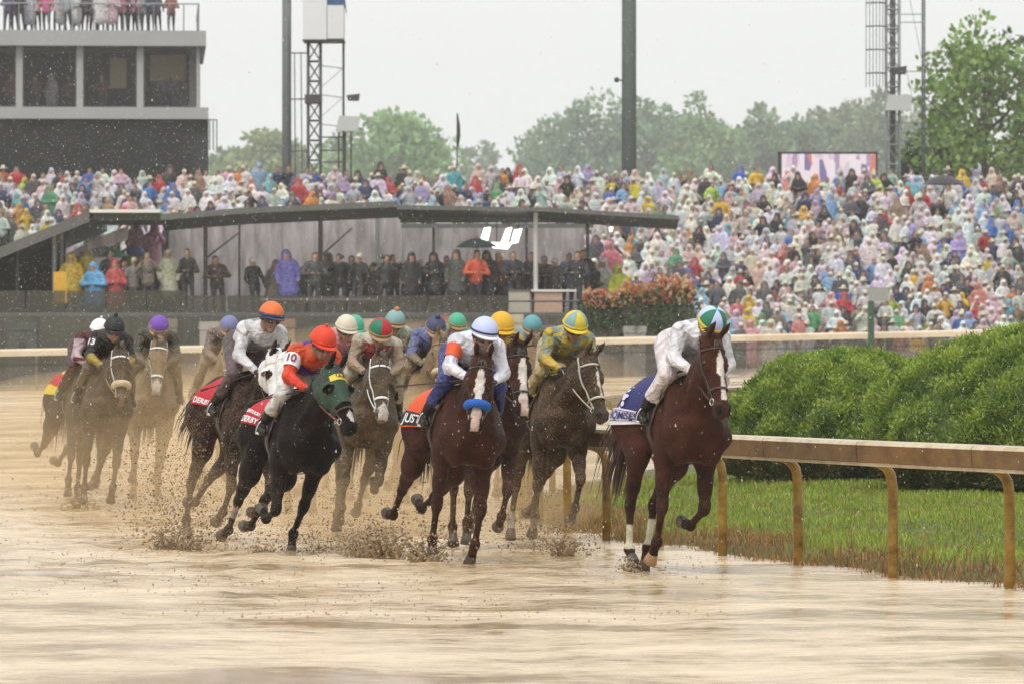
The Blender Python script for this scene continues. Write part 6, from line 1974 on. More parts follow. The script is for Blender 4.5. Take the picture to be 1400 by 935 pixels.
# people on the grandstand balcony and behind the glass
BAL = [(8, 'jacket', (0.10, 0.10, 0.2)), (18, 'long', (0.25, 0.10, 0.2)), (48, 'jacket', (0.20, 0.05, 0.08)), (62, 'long', (0.62, 0.14, 0.25)), (82, 'hood', (0.6, 0.6, 0.6)), (100, 'hood_arms', (0.62, 0.62, 0.62)),
       (136, 'hood', (0.7, 0.66, 0.66)), (160, 'long', (0.45, 0.14, 0.2)), (175, 'long', (0.58, 0.32, 0.42)), (196, 'jacket', (0.32, 0.33, 0.36)), (214, 'long', (0.10, 0.08, 0.14)), (230, 'jacket', (0.28, 0.10, 0.08)), (28, 'jacket', (0.05, 0.05, 0.06)), (36, 'hood', (0.45, 0.45, 0.5)), (73, 'jacket', (0.06, 0.05, 0.08)), (92, 'long', (0.4, 0.42, 0.48)), (112, 'jacket', (0.05, 0.05, 0.07)), (123, 'jacket', (0.30, 0.32, 0.4)), (148, 'hood_arms', (0.60, 0.45, 0.5)), (167, 'jacket', (0.07, 0.03, 0.05)), (187, 'long', (0.2, 0.05, 0.1)), (205, 'jacket', (0.05, 0.06, 0.1))]
for n, (px, k, c) in enumerate(BAL):
    x = (px - 700) / F * D0
    person(k, (x, D0 + 0.35 + 0.5 * (n % 3) + (x - GX1 + 12) * 0.063, zz(42)), rc.uniform(-0.4, 0.4), c, 'guest at the open balcony rail of the grandstand, %s from the frame edge' % nth(n + 1), 'guests on the balcony', 1.0)
for n, (px, k, c) in enumerate(((15, 'long', (0.12, 0.03, 0.05)), (48, 'jacket', (0.12, 0.03, 0.05)), (70, 'hood', (0.2, 0.2, 0.2)), (95, 'long', (0.12, 0.03, 0.05)), (140, 'jacket', (0.10, 0.03, 0.05)), (190, 'jacket', (0.04, 0.03, 0.05)), (214, 'jacket', (0.05, 0.04, 0.09)), (228, 'long', (0.06, 0.05, 0.10)), (240, 'jacket', (0.05, 0.05, 0.09)))):
    x = (px - 700) / F * D0
    person(k, (x, D0 + 0.35 + 0.3 * (n % 2) + (x - GX1 + 12) * 0.063, zz(158)), rc.uniform(-0.8, 0.8), c, 'dim figure behind the grandstand glass, %s from the frame edge' % nth(n + 1), 'guests behind the glass', 1.0)

# cases, coolers and boards standing along the foot of the platform
CASES = [(286, 26, 26, (0.30, 0.29, 0.27), 'pale grey case'), (330, 30, 22, (0.05, 0.05, 0.05), 'black case'), (392, 22, 30, (0.20, 0.14, 0.09), 'brown crate'), (455, 34, 24, (0.07, 0.09, 0.07), 'dark green box'), (505, 20, 30, (0.36, 0.33, 0.28), 'cream board'),
         (560, 28, 24, (0.12, 0.10, 0.09), 'umber case'), (612, 20, 34, (0.34, 0.10, 0.07), 'brick red board'), (660, 36, 22, (0.05, 0.055, 0.06), 'black trunk'), (703, 24, 36, (0.40, 0.35, 0.26), 'sand coloured board'), (744, 26, 22, (0.10, 0.12, 0.14), 'slate box'), (868, 30, 20, (0.30, 0.29, 0.26), 'stone coloured sack'), (30, 40, 26, (0.06, 0.07, 0.06), 'dark case'), (230, 24, 30, (0.16, 0.15, 0.11), 'olive case')]
for (px, w, h, c, nm_) in CASES:
    d = 160.8; x0, x1 = xp(px - w / 2, d), xp(px + w / 2, d); zt = zp(466 - h, d); zb_ = gz(x0, d)
    root = empty('equipment_case', ((x0 + x1) / 2, d, zb_)); tag(root, '%s standing against the drape at the foot of the media platform' % nm_, 'case', 'cases at the foot of the platform')
    m_ = mat('case_' + nm_.replace(' ', '_'), c, 0.7, var=0.3, scale=5); hw_ = (x1 - x0) / 2; H_ = zt - zb_
    MB().box(-hw_, hw_, 0, 0.5, 0, H_ * 0.86).build('body', m_, root); MB().box(-hw_ - 0.02, hw_ + 0.02, -0.02, 0.52, H_ * 0.86 + 0.004, H_).build('lid', m_, root)
    MB().box(-0.1, 0.1, -0.03, -0.012, H_ * 0.62, H_ * 0.68).build('handle', M_STEELDK, root)

# ------------------------------------------------------------------ the field: horses and riders
def C(r, g, b): return srgb(r, g, b)
def cm(name, rgb, rough=0.68, var=0.16): return mat(name, rgb, rough, var=var, scale=14)
WHITE = cm('white_cloth', (0.72, 0.72, 0.74)); BLUE = cm('bright_blue_fleece', (0.01, 0.10, 0.42), 0.9)
NAVY = cm('navy_cloth', (0.012, 0.016, 0.11)); LILAC = cm('pale_lilac_band', (0.55, 0.52, 0.68)); GREYW = cm('grey_white_trim', (0.60, 0.57, 0.58))
ORANGE = cm('red_orange_cloth', (0.62, 0.085, 0.02)); BLACKC = cm('black_cloth', (0.015, 0.015, 0.018)); RED = cm('red_cloth', (0.42, 0.012, 0.025))
YELLOW = cm('yellow_cloth', (0.60, 0.46, 0.03)); GREENC = cm('green_cloth', (0.01, 0.16, 0.09)); PURPLE = cm('purple_cloth', (0.16, 0.06, 0.36)); TEAL = cm('teal_cloth', (0.10, 0.30, 0.33))
CREAMC = cm('cream_cloth', (0.58, 0.52, 0.42)); GOLD = cm('gold_cloth', (0.62, 0.36, 0.02)); PALEB = cm('pale_blue_cap', (0.46, 0.52, 0.82)); DKGREEN = cm('dark_green_hood', (0.012, 0.042, 0.022), 0.7)
NAVYCAP = cm('dusty_navy_cap', (0.045, 0.055, 0.13)); SEAGR = cm('sea_green_cap', (0.07, 0.36, 0.24)); SLATE = cm('slate_blue_cap', (0.16, 0.17, 0.34)); PALEGRN = cm('grey_teal_cap', (0.20, 0.34, 0.34))
ORCAP = cm('orange_cap', (0.68, 0.15, 0.035)); RDCAP = cm('red_orange_cap', (0.64, 0.045, 0.012)); SHEEP = cm('cream_sheepskin', (0.50, 0.42, 0.28), 0.95, 0.3); MUDWHITE = cm('muddied_white_strap', (0.48, 0.42, 0.34), 0.6, 0.3)
GREENOR = cm('orange_bobble', (0.55, 0.2, 0.05)); MAROON = cm('maroon_cap', (0.20, 0.03, 0.06)); PINK = cm('pink_cloth', (0.60, 0.24, 0.30)); WHITEHOOD = cm('white_hood', (0.62, 0.61, 0.60), 0.7, 0.2)
MUD_HAIR = mat('muddy_hair', (0.07, 0.05, 0.035), 0.6, var=0.4, scale=15)
TANM = mat('tan_strap', (0.30, 0.19, 0.09), 0.6, var=0.3)

CHEST, BAY, DKBAY, BLK_, GREYB = (0.052, 0.017, 0.010), (0.038, 0.014, 0.009), (0.026, 0.012, 0.009), (0.009, 0.0055, 0.0045), (0.08, 0.062, 0.045)
MUDDY = (0.20, 0.145, 0.088)
DKPT = (0.018, 0.012, 0.010)
leg = lambda LF, RF, LH, RH: dict(LF=LF, RF=RF, LH=LH, RH=RH)
FIELD = []
def runner(key, px, d, yaw, roll, horse, jockey, hl, jl, dz=0.0, scale=1.0, reins=None, whip=None):
    hr, H = make_horse(key, horse)
    j, info = make_jockey(key, H, jockey)
    make_reins(H, info, hr, reins or M_LEATHER)
    place(hr, px, d, yaw, dz, scale, roll); place(j, px, d, yaw, dz, scale, roll)
    tag(hr, hl, 'horse', 'racehorses'); tag(j, jl, 'jockey', 'jockeys')
    if whip:
        s = whip['side']; wr, hand, _ = info['hands'][0 if s < 0 else 1]
        h = Vector(hand); e = h + Vector(whip['dir']).normalized() * 0.62
        b = MB(); b.tube([h - Vector(whip['dir']).normalized() * 0.08, h, h + (e - h) * 0.3], [0.009, 0.010, 0.007], 6)
        w = empty('riding_whip'); b.build('handle', M_WHIP, w, True)
        MB().tube([h + (e - h) * 0.3, e], [0.0065, 0.0055], 6).build('shaft', M_WHIP, w, True)
        MB().strip([e - (e - h) * 0.02, e + (e - h) * 0.12], [Vector((0, 0, 1))] * 2, 0.022, 0.005).build('flap', M_WHIP, w)
        place(w, px, d, yaw, dz, scale, roll); tag(w, whip['label'], 'whip', 'riding whips')
    FIELD.append((key, hr, H, px, d, yaw))
    return hr, H, j

# the leader on the rail
runner('lead', 900, 47.2, 19, 6,
    dict(pose=dict(legs=leg((-48, 18, -62, -100), (-50, 4, -14, -35), (28, -42, -2, -15), (40, -24, 6, 50)), neck=39, nyaw=-12, head=59, hyaw=22, h=0.0135), coat=CHEST, points=(0.032, 0.012, 0.008), blaze=(0.12, 0.50, 0.030, 0.018, 0.0), muzzle=(0.05, 0.025, 0.02), mud=0.035,
         wraps={'RH': (0.45, 1.0, (0.62, 0.58, 0.42)), 'LH': (0.35, 0.95, (0.62, 0.58, 0.42))}, hoof={'RF': 1}, hair=mat('chestnut_hair', (0.05, 0.02, 0.012), 0.5, var=0.4), tail=(-0.30, -0.10, -0.95), saddle=BLACKC, pad=CREAMC,
         cloth=dict(mat=NAVY, band=LILAC, trim=GREYW, x=(-0.54, 0.12), a=100, band_a=(80, 94), trim_a=((95, 100), (76.5, 79)), shear=0.10, text=[('PROMISES FUL', -0.20, 87, 0.085, NAVY)], emblem=[(-0.32, 60, 0.062, LILAC)])),
    dict(colors=dict(torso=(0.70, 0.70, 0.74), back=(0.30, 0.31, 0.34), breeches=(0.66, 0.60, 0.62), sleeve2=(0.70, 0.68, 0.72)), cap=dict(mat=PALEB, mat2=GREENC, quarters=6, phase=2, band=YELLOW, band_w=0.034), h=0.012, headpitch=42, headup=-0.02, fwd=0.03, lean=0.02, mud=0.02),
    'leading chestnut with white blaze and navy saddle cloth on the rail', 'jockey in white silks with white, green and yellow cap on the leading chestnut')
# chestnut in the centre with the blue noseband
runner('centre', 601, 49.6, 16, 7,
    dict(pose=dict(legs=leg((-44, 22, -6, -30), (-54, -6, -10, 22), (-4, -58, -72, -115), (-14, -62, -50, -95)), neck=31, nyaw=-13, head=64, hyaw=-2, h=0.0135), coat=(0.050, 0.0175, 0.011), points=(0.042, 0.014, 0.010), blaze=(0.10, 0.60, 0.030, 0.036, 0.0, 1), fluffy=BLUE, mud=0.05, hoof={},
         cloth=dict(mat=ORANGE, band=BLACKC, trim=ORANGE, x=(-0.38, 0.14), a=76, band_a=(74, 96), trim_a=((96, 98),), shear=0.14, text=[('JUSTIFY', -0.12, 85, 0.11, WHITE)]), pad=TANM, saddle=BLACKC, tail=(-0.5, 0.1, -0.7)),
    dict(colors=dict(torso=(0.68, 0.68, 0.76), breeches=(0.03, 0.045, 0.20), sleeve2=(0.70, 0.70, 0.78)), cap=dict(mat=PALEB, mat2=PALEB, band=BLACKC, band_w=0.014, band_z=0.012, peak=WHITE), h=0.012, headpitch=16, headup=-0.02, fwd=0.0, lean=0.0, lift=-0.02, mud=0.04, armband=('', ORANGE, BLACKC, -1)),
    'chestnut with broad white blaze and bright blue fleece noseband in the centre', 'jockey in white silks and pale blue cap on the blue noseband chestnut',
    whip=dict(side=-1, dir=(-0.75, -0.9, -0.22), label='black whip in the hand of the jockey in white silks and pale blue cap'))
# black horse with the green hood
runner('black', 376, 51.8, 20, 8,
    dict(pose=dict(legs=leg((-60, -24, -34, 0), (-52, 4, -74, -120), (-10, -60, -48, -90), (2, -56, -40, -75)), neck=32, nyaw=-4, head=46, hyaw=20, h=0.0135), coat=BLK_, points=(0.010, 0.008, 0.008), blaze=(0.42, 0.54, 0.028, 0.024), muzzle=(0.010, 0.008, 0.008), mud=0.07,
         wraps={'RH': (0.15, 0.55, (0.45, 0.42, 0.40))}, hood=dict(mat=DKGREEN, t1=0.36, patch='AF', patch_mat=BLACKC, panel=YELLOW), cloth=dict(mat=RED, x=(-0.36, -0.06), a=80, shear=0.14, text=[('KENTUCKY', -0.22, 60, 0.040, WHITE), ('DERBY', -0.22, 73, 0.075, WHITE)]), saddle=mat('grey_saddle', (0.20, 0.20, 0.21), 0.5), pad=TANM, tail=(-0.7, 0.1, -0.5)),
    dict(colors=dict(torso=(0.60, 0.075, 0.018), back=(0.075, 0.012, 0.20), sleeve=(0.62, 0.06, 0.02), sleeve2=(0.64, 0.045, 0.02), breeches=(0.66, 0.65, 0.64), gloves=(0.02, 0.04, 0.10)), cap=dict(mat=RDCAP, band=RDCAP, band_w=0.010, peak=RDCAP, pom=RDCAP, pom_r=0.016), h=0.012, headpitch=22, turn=6, lift=0.0, mud=0.04, armband=('10', WHITE, MAROON, -1)),
    'black horse in a dark green hood with a white snip on the nose', 'jockey in orange and purple silks and red orange cap on the black horse', reins=mat('red_brown_rein', (0.14, 0.03, 0.025), 0.5),
    whip=dict(side=-1, dir=(-0.85, -0.55, -0.25), label='black whip held by the jockey in orange and purple silks'))
# horse in the white hood behind it
runner('whitehood', 306, 55.0, 24, 7,
    dict(pose=dict(legs=leg((-44, 36, -40, -80), (-50, 14, -34, -60), (-8, -58, -50, -90), (20, -44, -10, 30)), neck=30, nyaw=-10, head=60, hyaw=4, h=0.016), coat=DKBAY, points=DKPT, mud=0.18,
         hood=dict(mat=WHITEHOOD, t1=0.40, patch='Z V', patch_mat=BLACKC), cloth=dict(mat=RED, x=(-0.34, -0.04), a=78, shear=0.12, text=[('DERBY', -0.18, 71, 0.075, WHITE)]), bridle=MUDWHITE, tail=(-0.7, 0.1, -0.5)),
    dict(colors=dict(torso=(0.62, 0.62, 0.64), back=(0.22, 0.23, 0.26), breeches=(0.10, 0.07, 0.08), sleeve2=(0.62, 0.60, 0.64)), cap=dict(mat=ORCAP, band=NAVYCAP, band_w=0.028), h=0.014, headpitch=10, lift=0.08, headup=0.02, mud=0.1),
    'dark bay in a white eye hood, partly behind the black horse', 'jockey in white and grey silks with orange cap, behind the purple silks',
    whip=dict(side=-1, dir=(-0.9, -0.55, -0.35), label='black whip held by the jockey with orange cap and white grey silks'))
# grey-brown horse with the white bridle
runner('whitebridle', 480, 58.0, 6, 7,
    dict(pose=dict(legs=leg((-42, 34, -72, -115), (-48, 18, -22, -45), (0, -50, -40, -70), (34, -34, 2, 45)), neck=29, nyaw=0, head=58, hyaw=12, h=0.015), coat=(0.095, 0.070, 0.046), points=(0.055, 0.042, 0.03), blaze=(0.45, 0.60, 0.05, 0.05), muzzle=(0.22, 0.18, 0.14), mud=0.18, bridle=WHITE, bridle_w=0.020, hair=MUD_HAIR,
         cloth=dict(mat=CREAMC, x=(-0.3, 0.2), a=70)),
    dict(colors=dict(torso=(0.48, 0.44, 0.36), sleeve=(0.30, 0.22, 0.15), side=(0.35, 0.05, 0.05), breeches=(0.4, 0.36, 0.3)), cap=dict(mat=RED, mat2=GREENC, quarters=4, phase=0, band=TANM), mud=0.16, h=0.014, headpitch=30, lift=-0.02),
    'muddy grey brown horse in a white bridle beside the black horse', 'jockey in cream silks and red and green quartered cap', reins=WHITE)
# bay with the white bridle near the leader
runner('yellow', 738, 55.0, 12, 6,
    dict(pose=dict(legs=leg((-30, 52, -16, -55), (-50, 6, -4, -20), (0, -52, -40, -80), (16, -40, -22, 15)), neck=28, nyaw=4, head=55, hyaw=18, h=0.014), coat=(0.055, 0.033, 0.021), points=(0.035, 0.019, 0.013), blaze=(0.12, 0.40, 0.014, 0.010, 0.0), muzzle=(0.09, 0.075, 0.065), mud=0.20, bridle=MUDWHITE, bridle_w=0.020, socks={'RH': 0.75, 'RF': 1.05},
         cloth=dict(mat=YELLOW, x=(-0.36, 0.14), a=72), pad=YELLOW),
    dict(colors=dict(torso=(0.50, 0.36, 0.035), checks=(0.24, 0.28, 0.24), sleeve=(0.46, 0.33, 0.04), sleeve2=(0.46, 0.33, 0.06), breeches=(0.40, 0.32, 0.16)), cap=dict(mat=YELLOW, mat2=PALEGRN, quarters=6, phase=1, band=YELLOW, band_w=0.018), h=0.013, headpitch=24, lift=-0.01, mud=0.06),
    'muddy dark bay in a pale bridle between the leader and the centre chestnut', 'jockey in yellow and grey checked silks with yellow and teal cap', reins=MUDWHITE)
# half hidden behind the centre chestnut
runner('goldcap', 650, 53.2, 10, 4,
    dict(pose=dict(legs=leg((-44, 28, -34, -60), (-50, 6, -10, 10), (0, -50, -30, -60), (26, -38, -2, 35)), neck=36, nyaw=8, head=64, hyaw=4, h=0.015), coat=BAY, points=(0.06, 0.03, 0.02), blaze=(0.08, 0.60, 0.034, 0.036, 0.0, 1), mud=0.10, cloth=dict(mat=BLUE, x=(-0.3, 0.16), a=74)),
    dict(colors=dict(torso=(0.55, 0.33, 0.03), breeches=(0.5, 0.46, 0.4)), cap=dict(mat=GOLD, band=GOLD), h=0.015, headpitch=20, lift=-0.04),
    'bay with a wide white blaze right behind the centre chestnut', 'jockey in gold silks and cap half hidden behind the white silks', dz=0)
# number thirteen
runner('thirteen', 128, 66.5, 10, 5,
    dict(pose=dict(legs=leg((-46, 22, -16, -40), (-52, -4, -10, 20), (0, -52, -40, -80), (20, -44, -20, 10)), neck=33, nyaw=4, head=60, hyaw=2, h=0.016), coat=(0.058, 0.045, 0.033), points=(0.035, 0.028, 0.02), mud=0.18, bridle=WHITE, bridle_w=0.020, fluffy=SHEEP, muzzle=(0.20, 0.13, 0.10), hair=MUD_HAIR, cloth=dict(mat=BLACKC, x=(-0.3, 0.15), a=70), pad=TANM),
    dict(colors=dict(torso=(0.018, 0.018, 0.02), checks=(0.03, 0.028, 0.02), sleeve2=(0.30, 0.22, 0.05), breeches=(0.12, 0.09, 0.07), gloves=(0.5, 0.45, 0.4)), cap=dict(mat=BLACKC, band=BLACKC, pom=BLACKC), h=0.015, headpitch=18, lift=0.0, armband=('13', BLACKC, WHITE, -1), mud=0.10),
    'muddy brown horse in a white bridle and cream sheepskin noseband', 'jockey in black silks with number 13 armband and black bobble cap', reins=TANM)
runner('maroon', 100, 70.5, 20, 5,
    dict(pose=dict(legs=leg((-46, 20, -30, -60), (-50, 0, -15, 10), (-10, -58, -60, -100), (-18, -62, -70, -120)), neck=34, head=56, h=0.018), coat=(0.06, 0.045, 0.04), points=(0.05, 0.04, 0.035), mud=0.12, hair=MUD_HAIR, cloth=dict(mat=YELLOW, band=RED, x=(-0.42, 0.05), a=84, band_a=(30, 62))),
    dict(colors=dict(torso=(0.085, 0.012, 0.020), sleeve=(0.50, 0.38, 0.40), sleeve2=(0.10, 0.015, 0.025), breeches=(0.07, 0.03, 0.03), hoops=(0.46, 0.36, 0.38)), cap=dict(mat=WHITE, band=WHITE, pom=WHITE, pom_r=0.016), h=0.016, headpitch=14, mud=0.06),
    'dark horse with yellow and red saddle cloth at the tail of the field', 'jockey in maroon silks with white cap at the tail of the field')
runner('purplecap', 196, 68.5, 4, 5,
    dict(pose=dict(legs=leg((-46, 14, -20, -40), (-50, 20, -40, -70), (0, -50, -40, -80), (20, -44, -10, 20)), neck=40, head=64, nyaw=2, h=0.018), coat=MUDDY, points=(0.15, 0.11, 0.07), mud=0.30, bridle=WHITE, bridle_w=0.02, blaze=(0.44, 0.6, 0.05, 0.05), muzzle=(0.3, 0.25, 0.2), hair=MUD_HAIR, cloth=dict(mat=GREENC, a=66)),
    dict(colors=dict(torso=(0.035, 0.045, 0.035), sleeve2=(0.05, 0.055, 0.04), breeches=(0.15, 0.11, 0.07)), cap=dict(mat=PURPLE, band=TANM), h=0.016, headpitch=34, mud=0.20),
    'mud covered tan horse seen head on, under the purple cap', 'jockey in dark green silks and purple cap')
runner('slatecap', 288, 72.5, 8, 5,
    dict(pose=dict(legs=leg((-46, 24, -30, -60), (-50, 6, -10, 10), (0, -50, -40, -80), (20, -44, -10, 20)), neck=42, head=62, h=0.019), coat=(0.24, 0.165, 0.095), points=(0.2, 0.14, 0.08), mud=0.32, bridle=MUDWHITE, blaze=(0.5, 0.6, 0.05, 0.05), hair=MUD_HAIR, cloth=dict(mat=TANM, a=66)),
    dict(colors=dict(torso=(0.12, 0.10, 0.10), breeches=(0.2, 0.15, 0.1)), cap=dict(mat=SLATE, band=TANM), h=0.017, headpitch=40, mud=0.26),
    'mud caked tan horse behind the spray, under the slate blue cap', 'jockey in muddied grey silks and slate blue cap')
runner('creamcap', 432, 63.5, 18, 5,
    dict(pose=dict(legs=leg((-46, 24, -30, -60), (-50, 6, -10, 10), (0, -50, -40, -80), (20, -44, -10, 20)), neck=34, head=60, h=0.019), coat=BAY, mud=0.2, cloth=dict(mat=WHITE, a=70)),
    dict(colors=dict(torso=(0.55, 0.24, 0.26), sleeve=(0.45, 0.12, 0.14), breeches=(0.5, 0.42, 0.36)), cap=dict(mat=CREAMC, band=CREAMC), h=0.017, headpitch=20, mud=0.08),
    'bay hidden between the black horse and the grey brown one', 'jockey in pink silks and cream cap just past the red orange cap')
runner('greencap', 452, 72.0, 14, 5,
    dict(pose=dict(legs=leg((-46, 24, -30, -60), (-50, 6, -10, 10), (0, -50, -40, -80), (20, -44, -10, 20)), neck=34, head=60, h=0.021), coat=MUDDY, mud=0.3, cloth=dict(mat=GREENC, a=70)),
    dict(colors=dict(torso=(0.05, 0.22, 0.12), breeches=(0.5, 0.42, 0.36)), cap=dict(mat=SEAGR, band=SEAGR), h=0.018, headpitch=24, mud=0.22),
    'muddy horse at the back, between the cream cap and the quartered cap', 'jockey in green silks and cap, between the cream cap and quartered cap')
runner('bobble', 507, 68.5, 12, 5,
    dict(pose=dict(legs=leg((-46, 24, -30, -60), (-50, 6, -10, 10), (0, -50, -40, -80), (20, -44, -10, 20)), neck=36, head=60, h=0.019), coat=(0.15, 0.11, 0.075), mud=0.26, cloth=dict(mat=CREAMC, a=70), hair=MUD_HAIR),
    dict(colors=dict(torso=(0.34, 0.40, 0.30), breeches=(0.4, 0.34, 0.25)), cap=dict(mat=PALEGRN, band=TANM, pom=GREENOR, pom_r=0.03), h=0.017, headpitch=22, lift=0.06, mud=0.1),
    'muddy horse behind the quartered cap rider', 'jockey in pale green silks and grey teal cap with orange bobble')
runner('navycap', 566, 66.5, 8, 5,
    dict(pose=dict(legs=leg((-46, 24, -30, -60), (-50, 10, -10, 10), (0, -50, -40, -80), (20, -44, -10, 20)), neck=46, nyaw=3, head=62, h=0.018), coat=(0.22, 0.15, 0.088), points=(0.18, 0.13, 0.08), mud=0.32, bridle=TANM, fluffy=SHEEP, hair=MUD_HAIR, cloth=dict(mat=NAVYCAP, a=66)),
    dict(colors=dict(torso=(0.09, 0.13, 0.34), sleeve2=(0.16, 0.13, 0.1), breeches=(0.2, 0.15, 0.1)), cap=dict(mat=NAVYCAP, band=TANM, pom=NAVYCAP, pom_r=0.032), h=0.016, headpitch=38, mud=0.22),
    'mud caked tan horse seen over the rump of the centre chestnut', 'jockey in blue silks and navy bobble cap, left of the white silks')
runner('seagreen', 596, 75.0, 10, 5,
    dict(pose=dict(legs=leg((-46, 24, -30, -60), (-50, 6, -10, 10), (0, -50, -40, -80), (20, -44, -10, 20)), neck=36, head=60, h=0.021), coat=MUDDY, mud=0.3, cloth=dict(mat=GREENC, a=66)),
    dict(colors=dict(torso=(0.10, 0.30, 0.22), breeches=(0.3, 0.25, 0.18)), cap=dict(mat=SEAGR, band=TANM), h=0.018, headpitch=24, lift=0.02, mud=0.08),
    'muddy horse at the back between the navy cap and the pale blue cap', 'jockey in sea green cap behind the shoulder of the white silks')
runner('tealcap', 700, 69.5, 6, 5,
    dict(pose=dict(legs=leg((-46, 24, -30, -60), (-50, 6, -10, 10), (0, -50, -40, -80), (20, -44, -10, 20)), neck=42, nyaw=0, head=64, h=0.018), coat=MUDDY, points=(0.15, 0.11, 0.07), mud=0.3, blaze=(0.42, 0.6, 0.05, 0.05), hair=MUD_HAIR, cloth=dict(mat=TEAL, a=66)),
    dict(colors=dict(torso=(0.20, 0.32, 0.34), breeches=(0.3, 0.25, 0.18)), cap=dict(mat=TEAL, band=TANM), h=0.016, headpitch=34, mud=0.22),
    'mud covered tan horse head on, behind the yellow silks', 'jockey in teal cap and silks behind the yellow silks')

# ------------------------------------------------------------------ flying mud, spray, rain, haze
def specks(name, P, S, col_lo, col_hi, m, stretch=None, seed=1):
    """tiny solid drops: squashed octahedra"""
    r = np.random.default_rng(seed); n = len(P)
    o = np.array([(1, 0, 0), (-1, 0, 0), (0, 1, 0), (0, -1, 0), (0, 0, 1), (0, 0, -1)], float)
    V = o[None] * S[:, None, None] * r.uniform(0.6, 1.3, (n, 6, 1))
    if stretch is not None: V = V + (V @ stretch)
    V = (V + P[:, None, :]).reshape(-1, 3)
    t = np.array([(0, 2, 4), (2, 1, 4), (1, 3, 4), (3, 0, 4), (2, 0, 5), (1, 2, 5), (3, 1, 5), (0, 3, 5)])
    T = (6 * np.arange(n)[:, None, None] + t[None]).reshape(-1, 3)
    C_ = np.array(col_lo) + (np.array(col_hi) - np.array(col_lo)) * r.random((n, 1))
    return obj(name, np_mesh(name, V, T, False, np.repeat(C_, 6, axis=0), [m]))
def drop_mat(name, rough):
    m, nt, b = new_mat(name); a_ = nn(nt, 'ShaderNodeAttribute', attribute_name='Col'); nt.links.new(a_.outputs['Color'], b.inputs['Base Color']); b.inputs['Roughness'].default_value = rough
    return m
M_DROP, M_RAIN = drop_mat('flying_mud', 0.5), drop_mat('rain_drop', 0.3)
# bursts thrown up by striking hooves and trailing clods: (photo x, depth, number, spread, height, size)
BURST = [(240, 52.8, 2200, (0.34, 0.9), 1.15, 0.011), (275, 53.0, 1400, (0.30, 0.8), 0.9, 0.011), (305, 52.2, 500, (0.28, 0.5), 0.4, 0.010), (350, 53.6, 700, (0.6, 0.8), 0.8, 0.009), (470, 54.0, 1500, (0.7, 1.0), 0.9, 0.010),
         (455, 51.2, 500, (0.34, 0.4), 0.28, 0.011), (500, 50.8, 500, (0.26, 0.3), 0.3, 0.011), (583, 49.3, 420, (0.12, 0.12), 0.24, 0.012), (522, 50.2, 600, (0.12, 0.15), 0.32, 0.012), (620, 52.5, 900, (0.55, 0.8), 0.75, 0.009),
         (720, 53.0, 1300, (0.42, 0.8), 0.7, 0.010), (760, 51.5, 500, (0.30, 0.5), 0.35, 0.010), (785, 50.5, 260, (0.18, 0.3), 0.3, 0.011), (410, 53.0, 800, (0.45, 0.7), 0.7, 0.009), (860, 47.6, 160, (0.1, 0.1), 0.12, 0.009), (110, 66, 500, (0.6, 0.8), 0.5, 0.010), (200, 64, 900, (0.8, 1.5), 1.0, 0.010), (560, 56, 800, (0.9, 1.2), 1.2, 0.009), (330, 57, 900, (0.8, 1.2), 1.3, 0.009)]
P, S = [], []
r = np.random.default_rng(5)
for (px, d, n, (wx, wy), h, s) in BURST:
    x0 = (px - 700) / F * d
    n = int(n * 1.6)
    u = r.random(n) ** 1.15
    x = x0 + r.normal(0, wx, n) * (0.35 + 0.65 * u ** 0.5); y = d + r.normal(0, wy, n)
    x -= 0.22 * u * h
    P.append(np.stack([x, y, ground_z(x, y) + 0.01 + u * h * r.uniform(0.6, 1.2, n)], 1)); S.append(s * 0.46 * r.lognormal(-0.35, 0.6, n).clip(0.2, 2.6))
mudo = specks('flying_mud', np.concatenate(P), np.concatenate(S), (0.10, 0.065, 0.033), (0.32, 0.225, 0.125), M_DROP)
tag(mudo, 'dark clods and specks of mud thrown up by the hooves', 'mud', kind='stuff')
# splash crowns at the planted hooves
P, S = [], []
for (px, d, n, rad, h) in ((583, 49.25, 260, 0.13, 0.20), (527, 50.6, 220, 0.12, 0.22), (505, 50.9, 160, 0.16, 0.14), (245, 52.4, 180, 0.2, 0.18), (420, 51.6, 120, 0.2, 0.1)):
    x0 = (px - 700) / F * d; a = r.uniform(0, 6.28, n); u = r.random(n)
    x = x0 + np.cos(a) * rad * (0.4 + u); y = d + np.sin(a) * rad * (0.4 + u)
    P.append(np.stack([x, y, ground_z(x, y) + h * u * r.random(n)], 1)); S.append(r.uniform(0.006, 0.016, n))
sp = specks('mud_splash', np.concatenate(P), np.concatenate(S), (0.09, 0.06, 0.03), (0.28, 0.20, 0.11), M_DROP, seed=3)
tag(sp, 'crowns of brown splash round the planted hooves', 'mud', kind='stuff')
